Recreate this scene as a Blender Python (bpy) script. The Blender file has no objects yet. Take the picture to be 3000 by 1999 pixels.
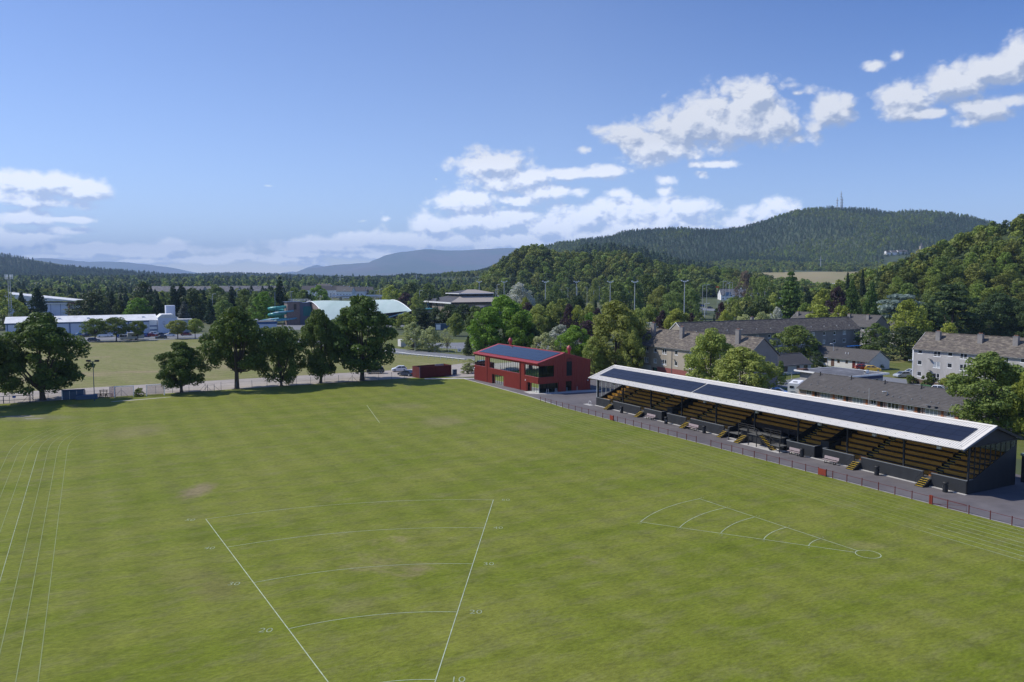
import bpy, math, random
import numpy as np
from mathutils import Vector, Matrix
R = math.radians
scene = bpy.context.scene
COL = scene.collection
rnd = random.Random(7)

# ------------------------------------------------------------ camera
FPX, VH, CH = 2350.0, 816.0, 24.5          # focal length and horizon row measured on the 3000 px photograph, drone height
PIT = math.atan((999.5 - VH) / FPX)
cam_d = bpy.data.cameras.new('camera'); cam = bpy.data.objects.new('camera', cam_d); COL.objects.link(cam)
cam_d.sensor_width = 36; cam_d.lens = FPX / 3000 * 36
cam_d.clip_start = 0.5; cam_d.clip_end = 60000
cam.location = (0, 0, CH); cam.rotation_euler = (R(90) - PIT, 0, 0)
scene.camera = cam

# ------------------------------------------------------------ light and exposure
SUN_AZ, SUN_EL = R(-75), R(47)               # azimuth from +Y, clockwise; sun stands to the left
sun_dir = Vector((math.sin(SUN_AZ) * math.cos(SUN_EL), math.cos(SUN_AZ) * math.cos(SUN_EL), math.sin(SUN_EL)))
sd = bpy.data.lights.new('sun', 'SUN'); so = bpy.data.objects.new('sun', sd); COL.objects.link(so)
sd.energy = 5.0; sd.angle = R(0.53); sd.color = (1.0, 0.955, 0.88)
so.rotation_euler = sun_dir.to_track_quat('Z', 'Y').to_euler(); so.location = (-200, 50, 200)
scene.view_settings.view_transform = 'Standard'; scene.view_settings.look = 'None'
scene.view_settings.exposure = 0.03; scene.view_settings.gamma = 1.0; scene.view_settings.use_curve_mapping = False
SKY_STRENGTH = 0.15
HAZE_DENSITY = 6.2e-5
scene.render.engine = 'CYCLES'
scene.cycles.max_bounces = 6; scene.cycles.diffuse_bounces = 2; scene.cycles.glossy_bounces = 2
scene.cycles.transparent_max_bounces = 8; scene.cycles.volume_bounces = 0

def ray(u, v):
    u -= 1500.0; v -= 999.5
    return (u, FPX * math.cos(PIT) - v * math.sin(PIT), -FPX * math.sin(PIT) - v * math.cos(PIT))
def G(u, v, z=0.0):
    d = ray(u, v); t = (z - CH) / d[2]; return (d[0] * t, d[1] * t)
def atY(u, v, Y):
    d = ray(u, v); return (d[0] * Y / d[1], Y, CH + d[2] * Y / d[1])

# world: daylight sky with cumulus laid out by azimuth and elevation
w = bpy.data.worlds.new('World'); scene.world = w; w.use_nodes = True
nt = w.node_tree; nt.nodes.clear()
def nn(tree, typ, **kw):
    n = tree.nodes.new(typ)
    for k, v in kw.items(): setattr(n, k, v)
    return n
def lk(tree, a, b): tree.links.new(a, b)
def mth(tree, op, a, b=None, c=None, clamp=False):
    n = tree.nodes.new('ShaderNodeMath'); n.operation = op; n.use_clamp = clamp
    for i, s in enumerate((a, b, c)):
        if s is None: continue
        if isinstance(s, (int, float)): n.inputs[i].default_value = s
        else: tree.links.new(s, n.inputs[i])
    return n.outputs[0]
# (centre u, v, half width, half height) in photograph pixels / 1.275
BL = [(560,590,60,8),(660,598,90,9),(780,575,160,18),(880,548,120,14),(1010,585,160,16),(1180,560,200,20),(1330,545,180,22),(1500,535,160,20),(40,560,120,18),(60,500,60,16),(180,575,160,14),(310,585,110,12),(1700,265,105,60),(1620,285,85,52),(1740,225,62,34),(1560,300,80,45),(1455,312,60,26),(1500,345,60,34),(1650,300,130,40),(1790,280,55,38),(1385,300,26,12),
 (1910,255,48,34),(1870,295,38,34),(1830,320,32,16),(2085,225,75,34),(2190,190,85,34),(2290,160,75,34),(2345,130,55,36),(2070,250,50,16),(2120,262,60,12),
 (2265,250,75,26),(2225,280,42,16),(2330,232,50,14),(2010,152,44,15),(2065,130,18,14),
 (1130,378,85,30),(1175,410,92,28),(1240,440,60,18),(1300,400,50,12),(1380,398,62,14),(1335,445,22,14),(1420,445,42,15),(1190,462,50,12),
 (1080,470,75,28),(1130,510,150,34),(975,500,45,24),(1000,520,60,20),(1265,525,85,28),(1420,490,120,32),(1560,480,72,28),(1340,505,60,26),(1480,520,120,24),(1350,550,220,15),(1170,550,160,16),
 (1765,490,58,26),(1710,522,48,20),(1690,540,40,10),
 (790,560,130,16),(700,585,75,12),(900,560,100,20),(1000,560,120,22),(850,585,180,10),(700,605,60,8),
 (90,425,105,30),(180,440,78,26),(60,455,70,18),(245,440,26,26),(160,505,50,7),(150,530,60,9),(20,430,45,20),(100,465,120,12),
 (250,572,270,12),(385,568,48,14),(440,597,110,9),(60,545,90,16),(330,600,120,8),(120,590,150,8),
 (618,428,16,4),(1340,345,17,9),(1614,400,16,10),(1525,415,26,14),(1530,440,20,12),(2245,514,24,8),(1900,495,30,6),(890,503,16,8),(835,508,14,5),(1002,411,6,6),(1830,215,22,8),(1860,210,16,14),(1640,378,50,8)]
grp = bpy.data.node_groups.new('cloud_cover', 'ShaderNodeTree')
grp.interface.new_socket('P', in_out='INPUT', socket_type='NodeSocketVector')
grp.interface.new_socket('D', in_out='OUTPUT', socket_type='NodeSocketFloat'); grp.interface.new_socket('S', in_out='OUTPUT', socket_type='NodeSocketFloat')
gi = grp.nodes.new('NodeGroupInput'); go = grp.nodes.new('NodeGroupOutput')
acc = None
for (cu, cv, rx, ry) in BL:
    d = ray(cu * 1.275, cv * 1.275)
    az = math.atan2(d[0], d[1]); el = math.atan2(d[2], math.hypot(d[0], d[1]))
    k = 1.275 * 1.34 / FPX
    if rx <= 30: rx *= 1.5; ry *= 1.35
    sx = k * rx * math.cos(az) ** 2; sy = k * ry * math.cos(az)
    s = nn(grp, 'ShaderNodeVectorMath', operation='MULTIPLY_ADD')
    lk(grp, gi.outputs[0], s.inputs[0]); s.inputs[1].default_value = (1 / sx, 1 / sy, 0); s.inputs[2].default_value = (-az / sx, -el / sy, 0)
    l = nn(grp, 'ShaderNodeVectorMath', operation='LENGTH'); lk(grp, s.outputs[0], l.inputs[0])
    m = mth(grp, 'SUBTRACT', 1.0 if rx > 45 else (0.62 if rx > 27 else 0.50), l.outputs['Value'])
    acc = m if acc is None else mth(grp, 'SMOOTH_MAX', acc, m, 0.25)
# more clouds of the same kind all round the horizon outside the picture
sx_ = nn(grp, 'ShaderNodeSeparateXYZ'); lk(grp, gi.outputs[0], sx_.inputs[0])
wide = nn(grp, 'ShaderNodeTexNoise'); wide.inputs['Scale'].default_value = 3.2; wide.inputs['Detail'].default_value = 2
lk(grp, gi.outputs[0], wide.inputs['Vector'])
aaz = mth(grp, 'ABSOLUTE', sx_.outputs[0])
outm = mth(grp, 'MULTIPLY', mth(grp, 'SUBTRACT', aaz, 0.68), 8.0, clamp=True)
low = mth(grp, 'SUBTRACT', 1.0, mth(grp, 'MULTIPLY', sx_.outputs[1], 1.6), clamp=True)
gen = mth(grp, 'SUBTRACT', mth(grp, 'MULTIPLY', wide.outputs['Fac'], 5.0), mth(grp, 'SUBTRACT', 3.9, low))
gen = mth(grp, 'SUBTRACT', gen, mth(grp, 'MULTIPLY', mth(grp, 'SUBTRACT', 1.0, outm), 6.0))
acc = mth(grp, 'MAXIMUM', mth(grp, 'MAXIMUM', acc, -1.2), gen)
mp = nn(grp, 'ShaderNodeVectorMath', operation='MULTIPLY'); mp.inputs[1].default_value = (1, 1.35, 1); lk(grp, gi.outputs[0], mp.inputs[0])
n1 = nn(grp, 'ShaderNodeTexNoise'); n1.inputs['Scale'].default_value = 26; n1.inputs['Detail'].default_value = 7; n1.inputs['Roughness'].default_value = 0.58
lk(grp, mp.outputs[0], n1.inputs['Vector'])
wn = nn(grp, 'ShaderNodeTexNoise'); wn.inputs['Scale'].default_value = 45; wn.inputs['Detail'].default_value = 4; lk(grp, mp.outputs[0], wn.inputs['Vector'])
wv = nn(grp, 'ShaderNodeVectorMath', operation='MULTIPLY_ADD'); lk(grp, wn.outputs['Color'], wv.inputs[0]); wv.inputs[1].default_value = (0.022, 0.022, 0.0); lk(grp, mp.outputs[0], wv.inputs[2])
bil = None
for sc_, wt_ in ((34, 0.95), (78, 0.55), (170, 0.32)):
    v_ = nn(grp, 'ShaderNodeTexVoronoi'); v_.voronoi_dimensions = '2D'; v_.feature = 'F1'; v_.inputs['Scale'].default_value = sc_; lk(grp, wv.outputs[0], v_.inputs['Vector'])
    q_ = mth(grp, 'MULTIPLY', mth(grp, 'SUBTRACT', 0.42, v_.outputs['Distance']), wt_)
    bil = q_ if bil is None else mth(grp, 'ADD', bil, q_)
dd = mth(grp, 'ADD', mth(grp, 'MULTIPLY_ADD', acc, 2.0, 0.10), mth(grp, 'MULTIPLY', mth(grp, 'SUBTRACT', n1.outputs['Fac'], 0.5), 2.6))
dd = mth(grp, 'ADD', dd, mth(grp, 'MULTIPLY', bil, 0.9))
lk(grp, dd, go.inputs[0])
ss = mth(grp, 'ADD', mth(grp, 'MULTIPLY', mth(grp, 'MINIMUM', acc, 0.9), 1.3), mth(grp, 'MULTIPLY', mth(grp, 'SUBTRACT', n1.outputs['Fac'], 0.5), 1.2))
ss = mth(grp, 'ADD', ss, mth(grp, 'MULTIPLY', bil, 0.8))
lk(grp, ss, go.inputs[1])

tc = nn(nt, 'ShaderNodeTexCoord'); sep = nn(nt, 'ShaderNodeSeparateXYZ'); lk(nt, tc.outputs['Generated'], sep.inputs[0])
azn = mth(nt, 'ARCTAN2', sep.outputs[0], sep.outputs[1]); eln = mth(nt, 'ARCSINE', sep.outputs[2])
cmb = nn(nt, 'ShaderNodeCombineXYZ'); lk(nt, azn, cmb.inputs[0]); lk(nt, eln, cmb.inputs[1])
ga = nn(nt, 'ShaderNodeGroup'); ga.node_tree = grp; lk(nt, cmb.outputs[0], ga.inputs[0])
off = nn(nt, 'ShaderNodeVectorMath', operation='ADD'); off.inputs[1].default_value = (-0.006, 0.011, 0); lk(nt, cmb.outputs[0], off.inputs[0])
gb = nn(nt, 'ShaderNodeGroup'); gb.node_tree = grp; lk(nt, off.outputs[0], gb.inputs[0])
fac = nn(nt, 'ShaderNodeMapRange', interpolation_type='SMOOTHSTEP'); lk(nt, ga.outputs[0], fac.inputs[0])
fac.inputs['From Min'].default_value = -0.1; fac.inputs['From Max'].default_value = 1.15
above = mth(nt, 'GREATER_THAN', sep.outputs[2], 0.0)
# clouds low over the horizon are paler and veiled
veil = nn(nt, 'ShaderNodeMapRange'); lk(nt, eln, veil.inputs[0]); veil.inputs['From Min'].default_value = 0.0; veil.inputs['From Max'].default_value = 0.14
veil.inputs['To Min'].default_value = 0.8; veil.inputs['To Max'].default_value = 0.96
cf = mth(nt, 'MULTIPLY', mth(nt, 'MULTIPLY', fac.outputs[0], veil.outputs[0]), above)
lit = mth(nt, 'MULTIPLY_ADD', mth(nt, 'SUBTRACT', ga.outputs[1], gb.outputs[1]), 1.5, 0.64, clamp=True)
cr = nn(nt, 'ShaderNodeMix', data_type='RGBA'); lk(nt, lit, cr.inputs['Factor'])
cr.inputs['A'].default_value = (0.38, 0.45, 0.60, 1); cr.inputs['B'].default_value = (0.92, 0.93, 0.95, 1)
sky = nn(nt, 'ShaderNodeTexSky'); sky.sky_type = 'NISHITA'; sky.sun_disc = False
sky.sun_elevation = SUN_EL; sky.sun_rotation = SUN_AZ; sky.air_density = 1.0; sky.dust_density = 0.0; sky.ozone_density = 6.0; sky.altitude = 3000
b1 = nn(nt, 'ShaderNodeBackground'); b1.inputs['Strength'].default_value = SKY_STRENGTH; 
# the sky is deeper blue on the side away from the sun
dk = mth(nt, 'MULTIPLY', mth(nt, 'MULTIPLY_ADD', sep.outputs[0], 2.2, -0.10, clamp=True), mth(nt, 'MULTIPLY_ADD', sep.outputs[2], 2.8, -0.12, clamp=True))
tm = nn(nt, 'ShaderNodeMix', data_type='RGBA'); lk(nt, dk, tm.inputs['Factor']); tm.inputs['A'].default_value = (1.10, 1.00, 1.08, 1); tm.inputs['B'].default_value = (0.24, 0.55, 0.95, 1)
tv = nn(nt, 'ShaderNodeVectorMath', operation='MULTIPLY'); lk(nt, sky.outputs[0], tv.inputs[0]); lk(nt, tm.outputs['Result'], tv.inputs[1])
hz = nn(nt, 'ShaderNodeValToRGB'); lk(nt, mth(nt, 'MULTIPLY', eln, 2.0, clamp=True), hz.inputs[0]); er = hz.color_ramp
for p_, c_ in ((0.0, (.98, .84, .66)), (0.12, (1.0, .88, .66)), (0.30, (.92, .82, .66)), (0.60, (.66, .66, .69)), (0.95, (.56, .60, .66))):
    e_ = er.elements[0] if p_ == 0 else (er.elements[1] if p_ == 0.95 else er.elements.new(p_)); e_.position = p_; e_.color = (*[q / 1.0 for q in c_], 1)
sc65 = nn(nt, 'ShaderNodeVectorMath', operation='SCALE'); lk(nt, hz.outputs[0], sc65.inputs[0]); sc65.inputs['Scale'].default_value = 1 / 0.65
tv2 = nn(nt, 'ShaderNodeVectorMath', operation='MULTIPLY'); lk(nt, tv.outputs[0], tv2.inputs[0]); lk(nt, sc65.outputs[0], tv2.inputs[1])
lk(nt, tv2.outputs[0], b1.inputs['Color'])
b2 = nn(nt, 'ShaderNodeBackground'); lk(nt, mth(nt, 'MULTIPLY_ADD', mth(nt, 'SUBTRACT', 1.0, mth(nt, 'MULTIPLY', eln, 6.0, clamp=True)), 1.5, 1.0), b2.inputs['Strength']); lk(nt, cr.outputs['Result'], b2.inputs['Color'])
mx = nn(nt, 'ShaderNodeMixShader'); lk(nt, cf, mx.inputs[0]); lk(nt, b1.outputs[0], mx.inputs[1]); lk(nt, b2.outputs[0], mx.inputs[2])
wo = nn(nt, 'ShaderNodeOutputWorld'); lk(nt, mx.outputs[0], wo.inputs['Surface'])
w.cycles.sampling_method = 'MANUAL'; w.cycles.sample_map_resolution = 512

# ------------------------------------------------------------ frames of reference on the ground
DX = Vector((-0.4802, 0.8771)); NX = Vector((0.8771, 0.4802)); GA = math.atan2(0.4802, 0.8771)
def W(n, d): return (NX.x * n + DX.x * d, NX.y * n + DX.y * d)      # along / across the stadium grid
def smooth(t): t = max(0.0, min(1.0, t)); return t * t * (3 - 2 * t)
def gz(x, y):                                                       # height of the terrain
    h = 8.0 * smooth((y - 600) / 260) * smooth((x - 30) / 120)
    return h + 12.0 * smooth((y - 950) / 1200)
def GT(u, v):                                                       # pixel to terrain
    d = ray(u, v); t = 0.02
    for k in range(4000):
        x, y, z = d[0] * t, d[1] * t, CH + d[2] * t
        if z <= gz(x, y): break
        t += 0.0005 if y < 2500 else 0.003
    return (x, y)

# ------------------------------------------------------------ mesh building
class MB:
    def __init__(s): s.v = []; s.f = []
    def poly(s, pts):
        i = len(s.v); s.v += [tuple(p) for p in pts]; s.f.append(tuple(range(i, i + len(pts)))); return s
    def box(s, x0, x1, y0, y1, z0, z1):
        i = len(s.v)
        s.v += [(x0,y0,z0),(x1,y0,z0),(x1,y1,z0),(x0,y1,z0),(x0,y0,z1),(x1,y0,z1),(x1,y1,z1),(x0,y1,z1)]
        s.f += [(i,i+3,i+2,i+1),(i+4,i+5,i+6,i+7),(i,i+1,i+5,i+4),(i+1,i+2,i+6,i+5),(i+2,i+3,i+7,i+6),(i+3,i,i+4,i+7)]; return s
    def prism(s, pts, h0, h1, axis='z'):      # extrude a polygon given in the two other axes
        n = len(pts); i = len(s.v)
        for h in (h0, h1):
            for (a, b) in pts:
                s.v.append((a, b, h) if axis == 'z' else ((h, a, b) if axis == 'x' else (a, h, b)))
        s.f.append(tuple(range(i, i + n))[::-1]); s.f.append(tuple(range(i + n, i + 2 * n)))
        for k in range(n):
            j = (k + 1) % n; s.f.append((i + k, i + j, i + n + j, i + n + k))
        return s
    def tube(s, pts, rads, n=6, cap=True):
        pts = [Vector(p) for p in pts]; i0 = len(s.v)
        if isinstance(rads, (int, float)): rads = [rads] * len(pts)
        for k, p in enumerate(pts):
            t = (pts[min(k + 1, len(pts) - 1)] - pts[max(k - 1, 0)])
            t = t.normalized() if t.length > 1e-9 else Vector((0, 0, 1))
            a = t.cross(Vector((0, 0, 1)) if abs(t.z) < 0.9 else Vector((1, 0, 0))).normalized(); b = t.cross(a)
            for j in range(n):
                an = 2 * math.pi * j / n
                s.v.append(tuple(p + (a * math.cos(an) + b * math.sin(an)) * rads[k]))
        for k in range(len(pts) - 1):
            for j in range(n):
                j2 = (j + 1) % n
                s.f.append((i0 + k * n + j, i0 + k * n + j2, i0 + (k + 1) * n + j2, i0 + (k + 1) * n + j))
        if cap:
            s.f.append(tuple(range(i0, i0 + n))); s.f.append(tuple(range(i0 + (len(pts) - 1) * n, i0 + len(pts) * n))[::-1])
        return s
    def lathe(s, prof, n=12, cx=0, cy=0):
        i0 = len(s.v)
        for (r, z) in prof:
            for j in range(n):
                an = 2 * math.pi * j / n; s.v.append((cx + r * math.cos(an), cy + r * math.sin(an), z))
        for k in range(len(prof) - 1):
            for j in range(n):
                j2 = (j + 1) % n; s.f.append((i0 + k * n + j, i0 + k * n + j2, i0 + (k + 1) * n + j2, i0 + (k + 1) * n + j))
        s.f.append(tuple(range(i0, i0 + n))[::-1]); s.f.append(tuple(range(i0 + (len(prof) - 1) * n, i0 + len(prof) * n)))
        return s
    def mesh(s, name, m=None, smoothed=False):
        me = bpy.data.meshes.new(name); me.from_pydata(s.v, [], s.f); me.update()
        if m: me.materials.append(m)
        if smoothed: me.shade_smooth()
        return me
    def build(s, name, m, parent=None, **kw): return mobj(name, s.mesh(name, m, kw.pop('smoothed', False)), parent, **kw)

def mobj(name, me, parent=None, loc=None, rot=None, label=None, cat=None, group=None, kind=None):
    o = bpy.data.objects.new(name, me); COL.objects.link(o)
    if parent is not None: o.parent = parent
    if loc is not None: o.location = loc if len(loc) == 3 else (loc[0], loc[1], 0)
    if rot is not None: o.rotation_euler = (0, 0, rot)
    for k, v in (('label', label), ('category', cat), ('group', group), ('kind', kind)):
        if v: o[k] = v
    return o
def thing(name, label, cat, loc=(0, 0, 0), rot=0.0, group=None): return mobj(name, None, None, loc, rot, label, cat, group)
KIDS = {}
def dup(root, loc, rot=None, label=None, group=None, scale=None):
    r = root.copy(); COL.objects.link(r); r.location = loc if len(loc) == 3 else (loc[0], loc[1], 0)
    if rot is not None: r.rotation_euler = (0, 0, rot)
    if label: r['label'] = label
    if group: r['group'] = group
    if scale: r.scale = scale
    for ch in list(root.children):
        c = ch.copy(); COL.objects.link(c); c.parent = r
        for g in ch.children:
            d = g.copy(); COL.objects.link(d); d.parent = c
    return r

# ------------------------------------------------------------ materials
def mat(name, c, rough=0.75, var=0.12, scale=2.0, metal=0.0, bump=0.0, spec=0.4, c2=None, f2=0.5, scale2=0.3, stretch=None, detail=5, cut=0.12):
    m = bpy.data.materials.new(name); m.use_nodes = True; t = m.node_tree; b = t.nodes['Principled BSDF']
    b.inputs['Roughness'].default_value = rough; b.inputs['Metallic'].default_value = metal; b.inputs['Specular IOR Level'].default_value = spec
    tc = t.nodes.new('ShaderNodeTexCoord'); src = tc.outputs['Object']
    if stretch:
        mp = t.nodes.new('ShaderNodeMapping'); mp.inputs['Scale'].default_value = stretch; t.links.new(src, mp.inputs[0]); src = mp.outputs[0]
    n = t.nodes.new('ShaderNodeTexNoise'); n.inputs['Scale'].default_value = scale; n.inputs['Detail'].default_value = detail; n.inputs['Roughness'].default_value = 0.62
    t.links.new(src, n.inputs['Vector'])
    mr = t.nodes.new('ShaderNodeMapRange'); mr.inputs['From Min'].default_value = 0.3; mr.inputs['From Max'].default_value = 0.7
    mr.inputs['To Min'].default_value = 1 - var; mr.inputs['To Max'].default_value = 1 + var; t.links.new(n.outputs['Fac'], mr.inputs[0])
    base = None
    if c2:
        n2 = t.nodes.new('ShaderNodeTexNoise'); n2.inputs['Scale'].default_value = scale2; n2.inputs['Detail'].default_value = 6; n2.inputs['Roughness'].default_value = 0.65
        t.links.new(src, n2.inputs['Vector'])
        r2 = t.nodes.new('ShaderNodeMapRange'); r2.inputs['From Min'].default_value = f2 - cut; r2.inputs['From Max'].default_value = f2 + cut; t.links.new(n2.outputs['Fac'], r2.inputs[0])
        mx = t.nodes.new('ShaderNodeMix'); mx.data_type = 'RGBA'; t.links.new(r2.outputs[0], mx.inputs['Factor'])
        mx.inputs['A'].default_value = (*c, 1); mx.inputs['B'].default_value = (*c2, 1); base = mx.outputs['Result']
    vm = t.nodes.new('ShaderNodeVectorMath'); vm.operation = 'SCALE'
    if base: t.links.new(base, vm.inputs[0])
    else: vm.inputs[0].default_value = c
    t.links.new(mr.outputs[0], vm.inputs['Scale']); t.links.new(vm.outputs[0], b.inputs['Base Color'])
    if bump:
        bp = t.nodes.new('ShaderNodeBump'); bp.inputs['Strength'].default_value = 0.6; bp.inputs['Distance'].default_value = bump
        t.links.new(n.outputs['Fac'], bp.inputs['Height']); t.links.new(bp.outputs[0], b.inputs['Normal'])
    return m
def leafmat(name, c, c2, hue=0.10):
    c = tuple(min(0.5, q * 1.32) for q in c); c2 = tuple(min(0.5, q * 1.32) for q in c2)
    m = bpy.data.materials.new(name); m.use_nodes = True; t = m.node_tree; b = t.nodes['Principled BSDF']
    at = t.nodes.new('ShaderNodeAttribute'); at.attribute_name = 'lv'
    mx = t.nodes.new('ShaderNodeMix'); mx.data_type = 'RGBA'; t.links.new(at.outputs['Fac'], mx.inputs['Factor'])
    mx.inputs['A'].default_value = (*c, 1); mx.inputs['B'].default_value = (*c2, 1)
    oi = t.nodes.new('ShaderNodeObjectInfo'); hs = t.nodes.new('ShaderNodeHueSaturation')
    a = t.nodes.new('ShaderNodeMapRange'); a.inputs['To Min'].default_value = 0.5 - hue * 0.13; a.inputs['To Max'].default_value = 0.5 + hue * 0.13; t.links.new(oi.outputs['Random'], a.inputs[0])
    ml = t.nodes.new('ShaderNodeMath'); ml.operation = 'MULTIPLY'; ml.inputs[1].default_value = 7.31; t.links.new(oi.outputs['Random'], ml.inputs[0])
    fr = t.nodes.new('ShaderNodeMath'); fr.operation = 'FRACT'; t.links.new(ml.outputs[0], fr.inputs[0])
    v = t.nodes.new('ShaderNodeMapRange'); v.inputs['To Min'].default_value = 1 - hue * 2.6; v.inputs['To Max'].default_value = 1 + hue * 2.6; t.links.new(fr.outputs[0], v.inputs[0])
    t.links.new(a.outputs[0], hs.inputs['Hue']); t.links.new(v.outputs[0], hs.inputs['Value']); t.links.new(mx.outputs['Result'], hs.inputs['Color'])
    t.links.new(hs.outputs[0], b.inputs['Base Color']); b.inputs['Roughness'].default_value = 0.6; b.inputs['Specular IOR Level'].default_value = 0.25
    tr = t.nodes.new('ShaderNodeBsdfTranslucent'); t.links.new(hs.outputs[0], tr.inputs['Color'])
    ms = t.nodes.new('ShaderNodeMixShader'); ms.inputs[0].default_value = 0.38
    t.links.new(b.outputs[0], ms.inputs[1]); t.links.new(tr.outputs[0], ms.inputs[2]); t.links.new(ms.outputs[0], t.nodes['Material Output'].inputs['Surface'])
    return m
M = {}
M['lawn'] = None
M['asphalt'] = mat('asphalt', (0.095, 0.085, 0.088), 0.9, 0.12, 0.6, c2=(0.13, 0.118, 0.118), f2=0.5, scale2=0.12, bump=0.004)
M['road'] = mat('road_asphalt', (0.16, 0.165, 0.175), 0.85, 0.1, 0.4)
M['gravel'] = mat('gravel', (0.33, 0.29, 0.25), 0.95, 0.16, 0.9, c2=(0.25, 0.22, 0.19), f2=0.55, scale2=0.08, stretch=(0.5, 1, 1), bump=0.01)
M['concrete'] = mat('concrete', (0.42, 0.40, 0.37), 0.85, 0.12, 1.2)
M['white'] = mat('white_paint', (0.78, 0.78, 0.76), 0.5, 0.04, 1.0)
M['line'] = mat('line_paint', (0.36, 0.41, 0.27), 0.8, 0.3, 1.5)
M['linefaint'] = mat('worn_line_paint', (0.20, 0.235, 0.085), 0.9, 0.2, 0.5)
M['roofwhite'] = mat('white_sheet_metal', (0.66, 0.62, 0.54), 0.4, 0.05, 0.5)
M['black'] = mat('black_paint', (0.013, 0.014, 0.016), 0.6, 0.15, 1.0)
M['blackwall'] = mat('black_wall', (0.018, 0.020, 0.023), 0.7, 0.2, 1.0, stretch=(1, 1, 0.15))
M['capgrey'] = mat('weathered_grey', (0.16, 0.17, 0.18), 0.7, 0.1)
M['ochre'] = mat('ochre_paint', (0.42, 0.20, 0.022), 0.6, 0.14, 1.5)
M['orange'] = mat('sunlit_orange_paint', (0.52, 0.19, 0.03), 0.55, 0.08)
M['brown'] = mat('brown_board', (0.10, 0.055, 0.04), 0.8, 0.15)
M['yellow'] = mat('yellow_nosing', (0.62, 0.42, 0.03), 0.6, 0.08)
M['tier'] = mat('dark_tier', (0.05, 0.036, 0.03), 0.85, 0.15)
M['stepgrey'] = mat('grey_step', (0.10, 0.10, 0.095), 0.85, 0.15)
M['railred'] = mat('red_rail_paint', (0.10, 0.014, 0.012), 0.5, 0.12)
M['boardred'] = mat('red_board', (0.20, 0.03, 0.014), 0.6, 0.1)
M['pavred'] = mat('red_cladding', (0.30, 0.052, 0.038), 0.5, 0.07, 0.7)
M['pavtrim'] = mat('red_trim', (0.36, 0.06, 0.065), 0.45, 0.06)
M['shedred'] = mat('dark_red_timber', (0.11, 0.016, 0.015), 0.6, 0.15)
M['render'] = mat('cream_render', (0.36, 0.315, 0.25), 0.9, 0.10, 0.5, c2=(0.27, 0.235, 0.19), f2=0.56, scale2=0.35, stretch=(1, 1, 0.35))
M['renderg'] = mat('grey_render', (0.40, 0.385, 0.365), 0.9, 0.10, 0.5, c2=(0.31, 0.295, 0.28), f2=0.56, scale2=0.35, stretch=(1, 1, 0.35))
M['renderd'] = mat('grey_and_shaded_harling', (0.22, 0.205, 0.195), 0.9, 0.12, 0.6)
M['renderw'] = mat('white_harling', (0.55, 0.53, 0.50), 0.9, 0.08, 0.6)
M['pinkblock'] = mat('pink_block', (0.40, 0.31, 0.27), 0.9, 0.08, 2.0)
M['redbrick'] = mat('red_painted_render', (0.25, 0.085, 0.075), 0.9, 0.1)
M['greypaint'] = mat('pale_grey_render', (0.42, 0.44, 0.44), 0.9, 0.1)
M['orangebrick'] = mat('orange_boards', (0.34, 0.13, 0.055), 0.8, 0.1)
M['tiles'] = mat('mossy_roof_tiles', (0.10, 0.084, 0.072), 0.9, 0.5, 3.5, c2=(0.23, 0.20, 0.15), f2=0.58, scale2=2.4, stretch=(1, 0.35, 1), detail=8)
M['tilesd'] = mat('dark_roof_tiles', (0.085, 0.078, 0.073), 0.85, 0.2, 3.0, stretch=(1, 0.4, 1), c2=(0.15, 0.14, 0.13), f2=0.68, scale2=0.6)
M['felt'] = mat('flat_roof_felt', (0.10, 0.10, 0.105), 0.8, 0.3, 0.5, c2=(0.20, 0.20, 0.21), f2=0.6, scale2=0.4)
M['glass'] = mat('dark_window_glass', (0.025, 0.03, 0.036), 0.06, 0.1, spec=0.8)
M['curtain'] = mat('pale_curtained_glass', (0.30, 0.33, 0.36), 0.12, 0.35, 3.0, spec=0.8)
M['teal'] = mat('teal_tube', (0.06, 0.30, 0.27), 0.35, 0.15, 0.4)
M['tealdark'] = mat('teal_panel', (0.015, 0.16, 0.17), 0.5, 0.1)
M['bluetube'] = mat('blue_tube', (0.12, 0.30, 0.40), 0.35, 0.1)
M['copper'] = mat('verdigris_roof', (0.38, 0.49, 0.44), 0.6, 0.08, 0.12, stretch=(1, 0.15, 1), c2=(0.46, 0.55, 0.51), f2=0.5, scale2=0.1)
M['shingle'] = mat('grey_timber_cladding', (0.20, 0.155, 0.14), 0.9, 0.25, 1.5)
M['steelblue'] = mat('blue_grey_steel', (0.10, 0.13, 0.19), 0.5, 0.1)
M['steel'] = mat('galvanised_steel', (0.44, 0.46, 0.47), 0.5, 0.1, metal=0.1)
M['rinkwhite'] = mat('white_wall_panels', (0.58, 0.62, 0.72), 0.6, 0.07, 0.3)
M['rinkblue'] = mat('blue_frame', (0.035, 0.10, 0.25), 0.6, 0.1)
M['rinkroof'] = mat('dirty_white_roof', (0.62, 0.62, 0.60), 0.6, 0.12, 0.4, c2=(0.34, 0.33, 0.31), f2=0.68, scale2=0.3, stretch=(1, 0.5, 1))
M['darkroof'] = mat('charcoal_roof', (0.055, 0.052, 0.055), 0.7, 0.1)
M['tanroof'] = mat('tan_metal_roof', (0.36, 0.31, 0.25), 0.6, 0.06)
M['tanwall'] = mat('tan_brick', (0.25, 0.215, 0.17), 0.9, 0.1)
M['bluesign'] = mat('blue_sign', (0.03, 0.25, 0.65), 0.5, 0.05)
M['navy'] = mat('navy_fascia', (0.012, 0.035, 0.14), 0.4, 0.08)
M['wood'] = mat('fence_wood', (0.12, 0.085, 0.06), 0.9, 0.2)
M['bark'] = mat('bark', (0.075, 0.062, 0.05), 0.95, 0.25, 2.0, stretch=(2, 2, 0.4))
M['barkpale'] = mat('pale_bark', (0.16, 0.14, 0.12), 0.95, 0.25, 2.0)
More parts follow.
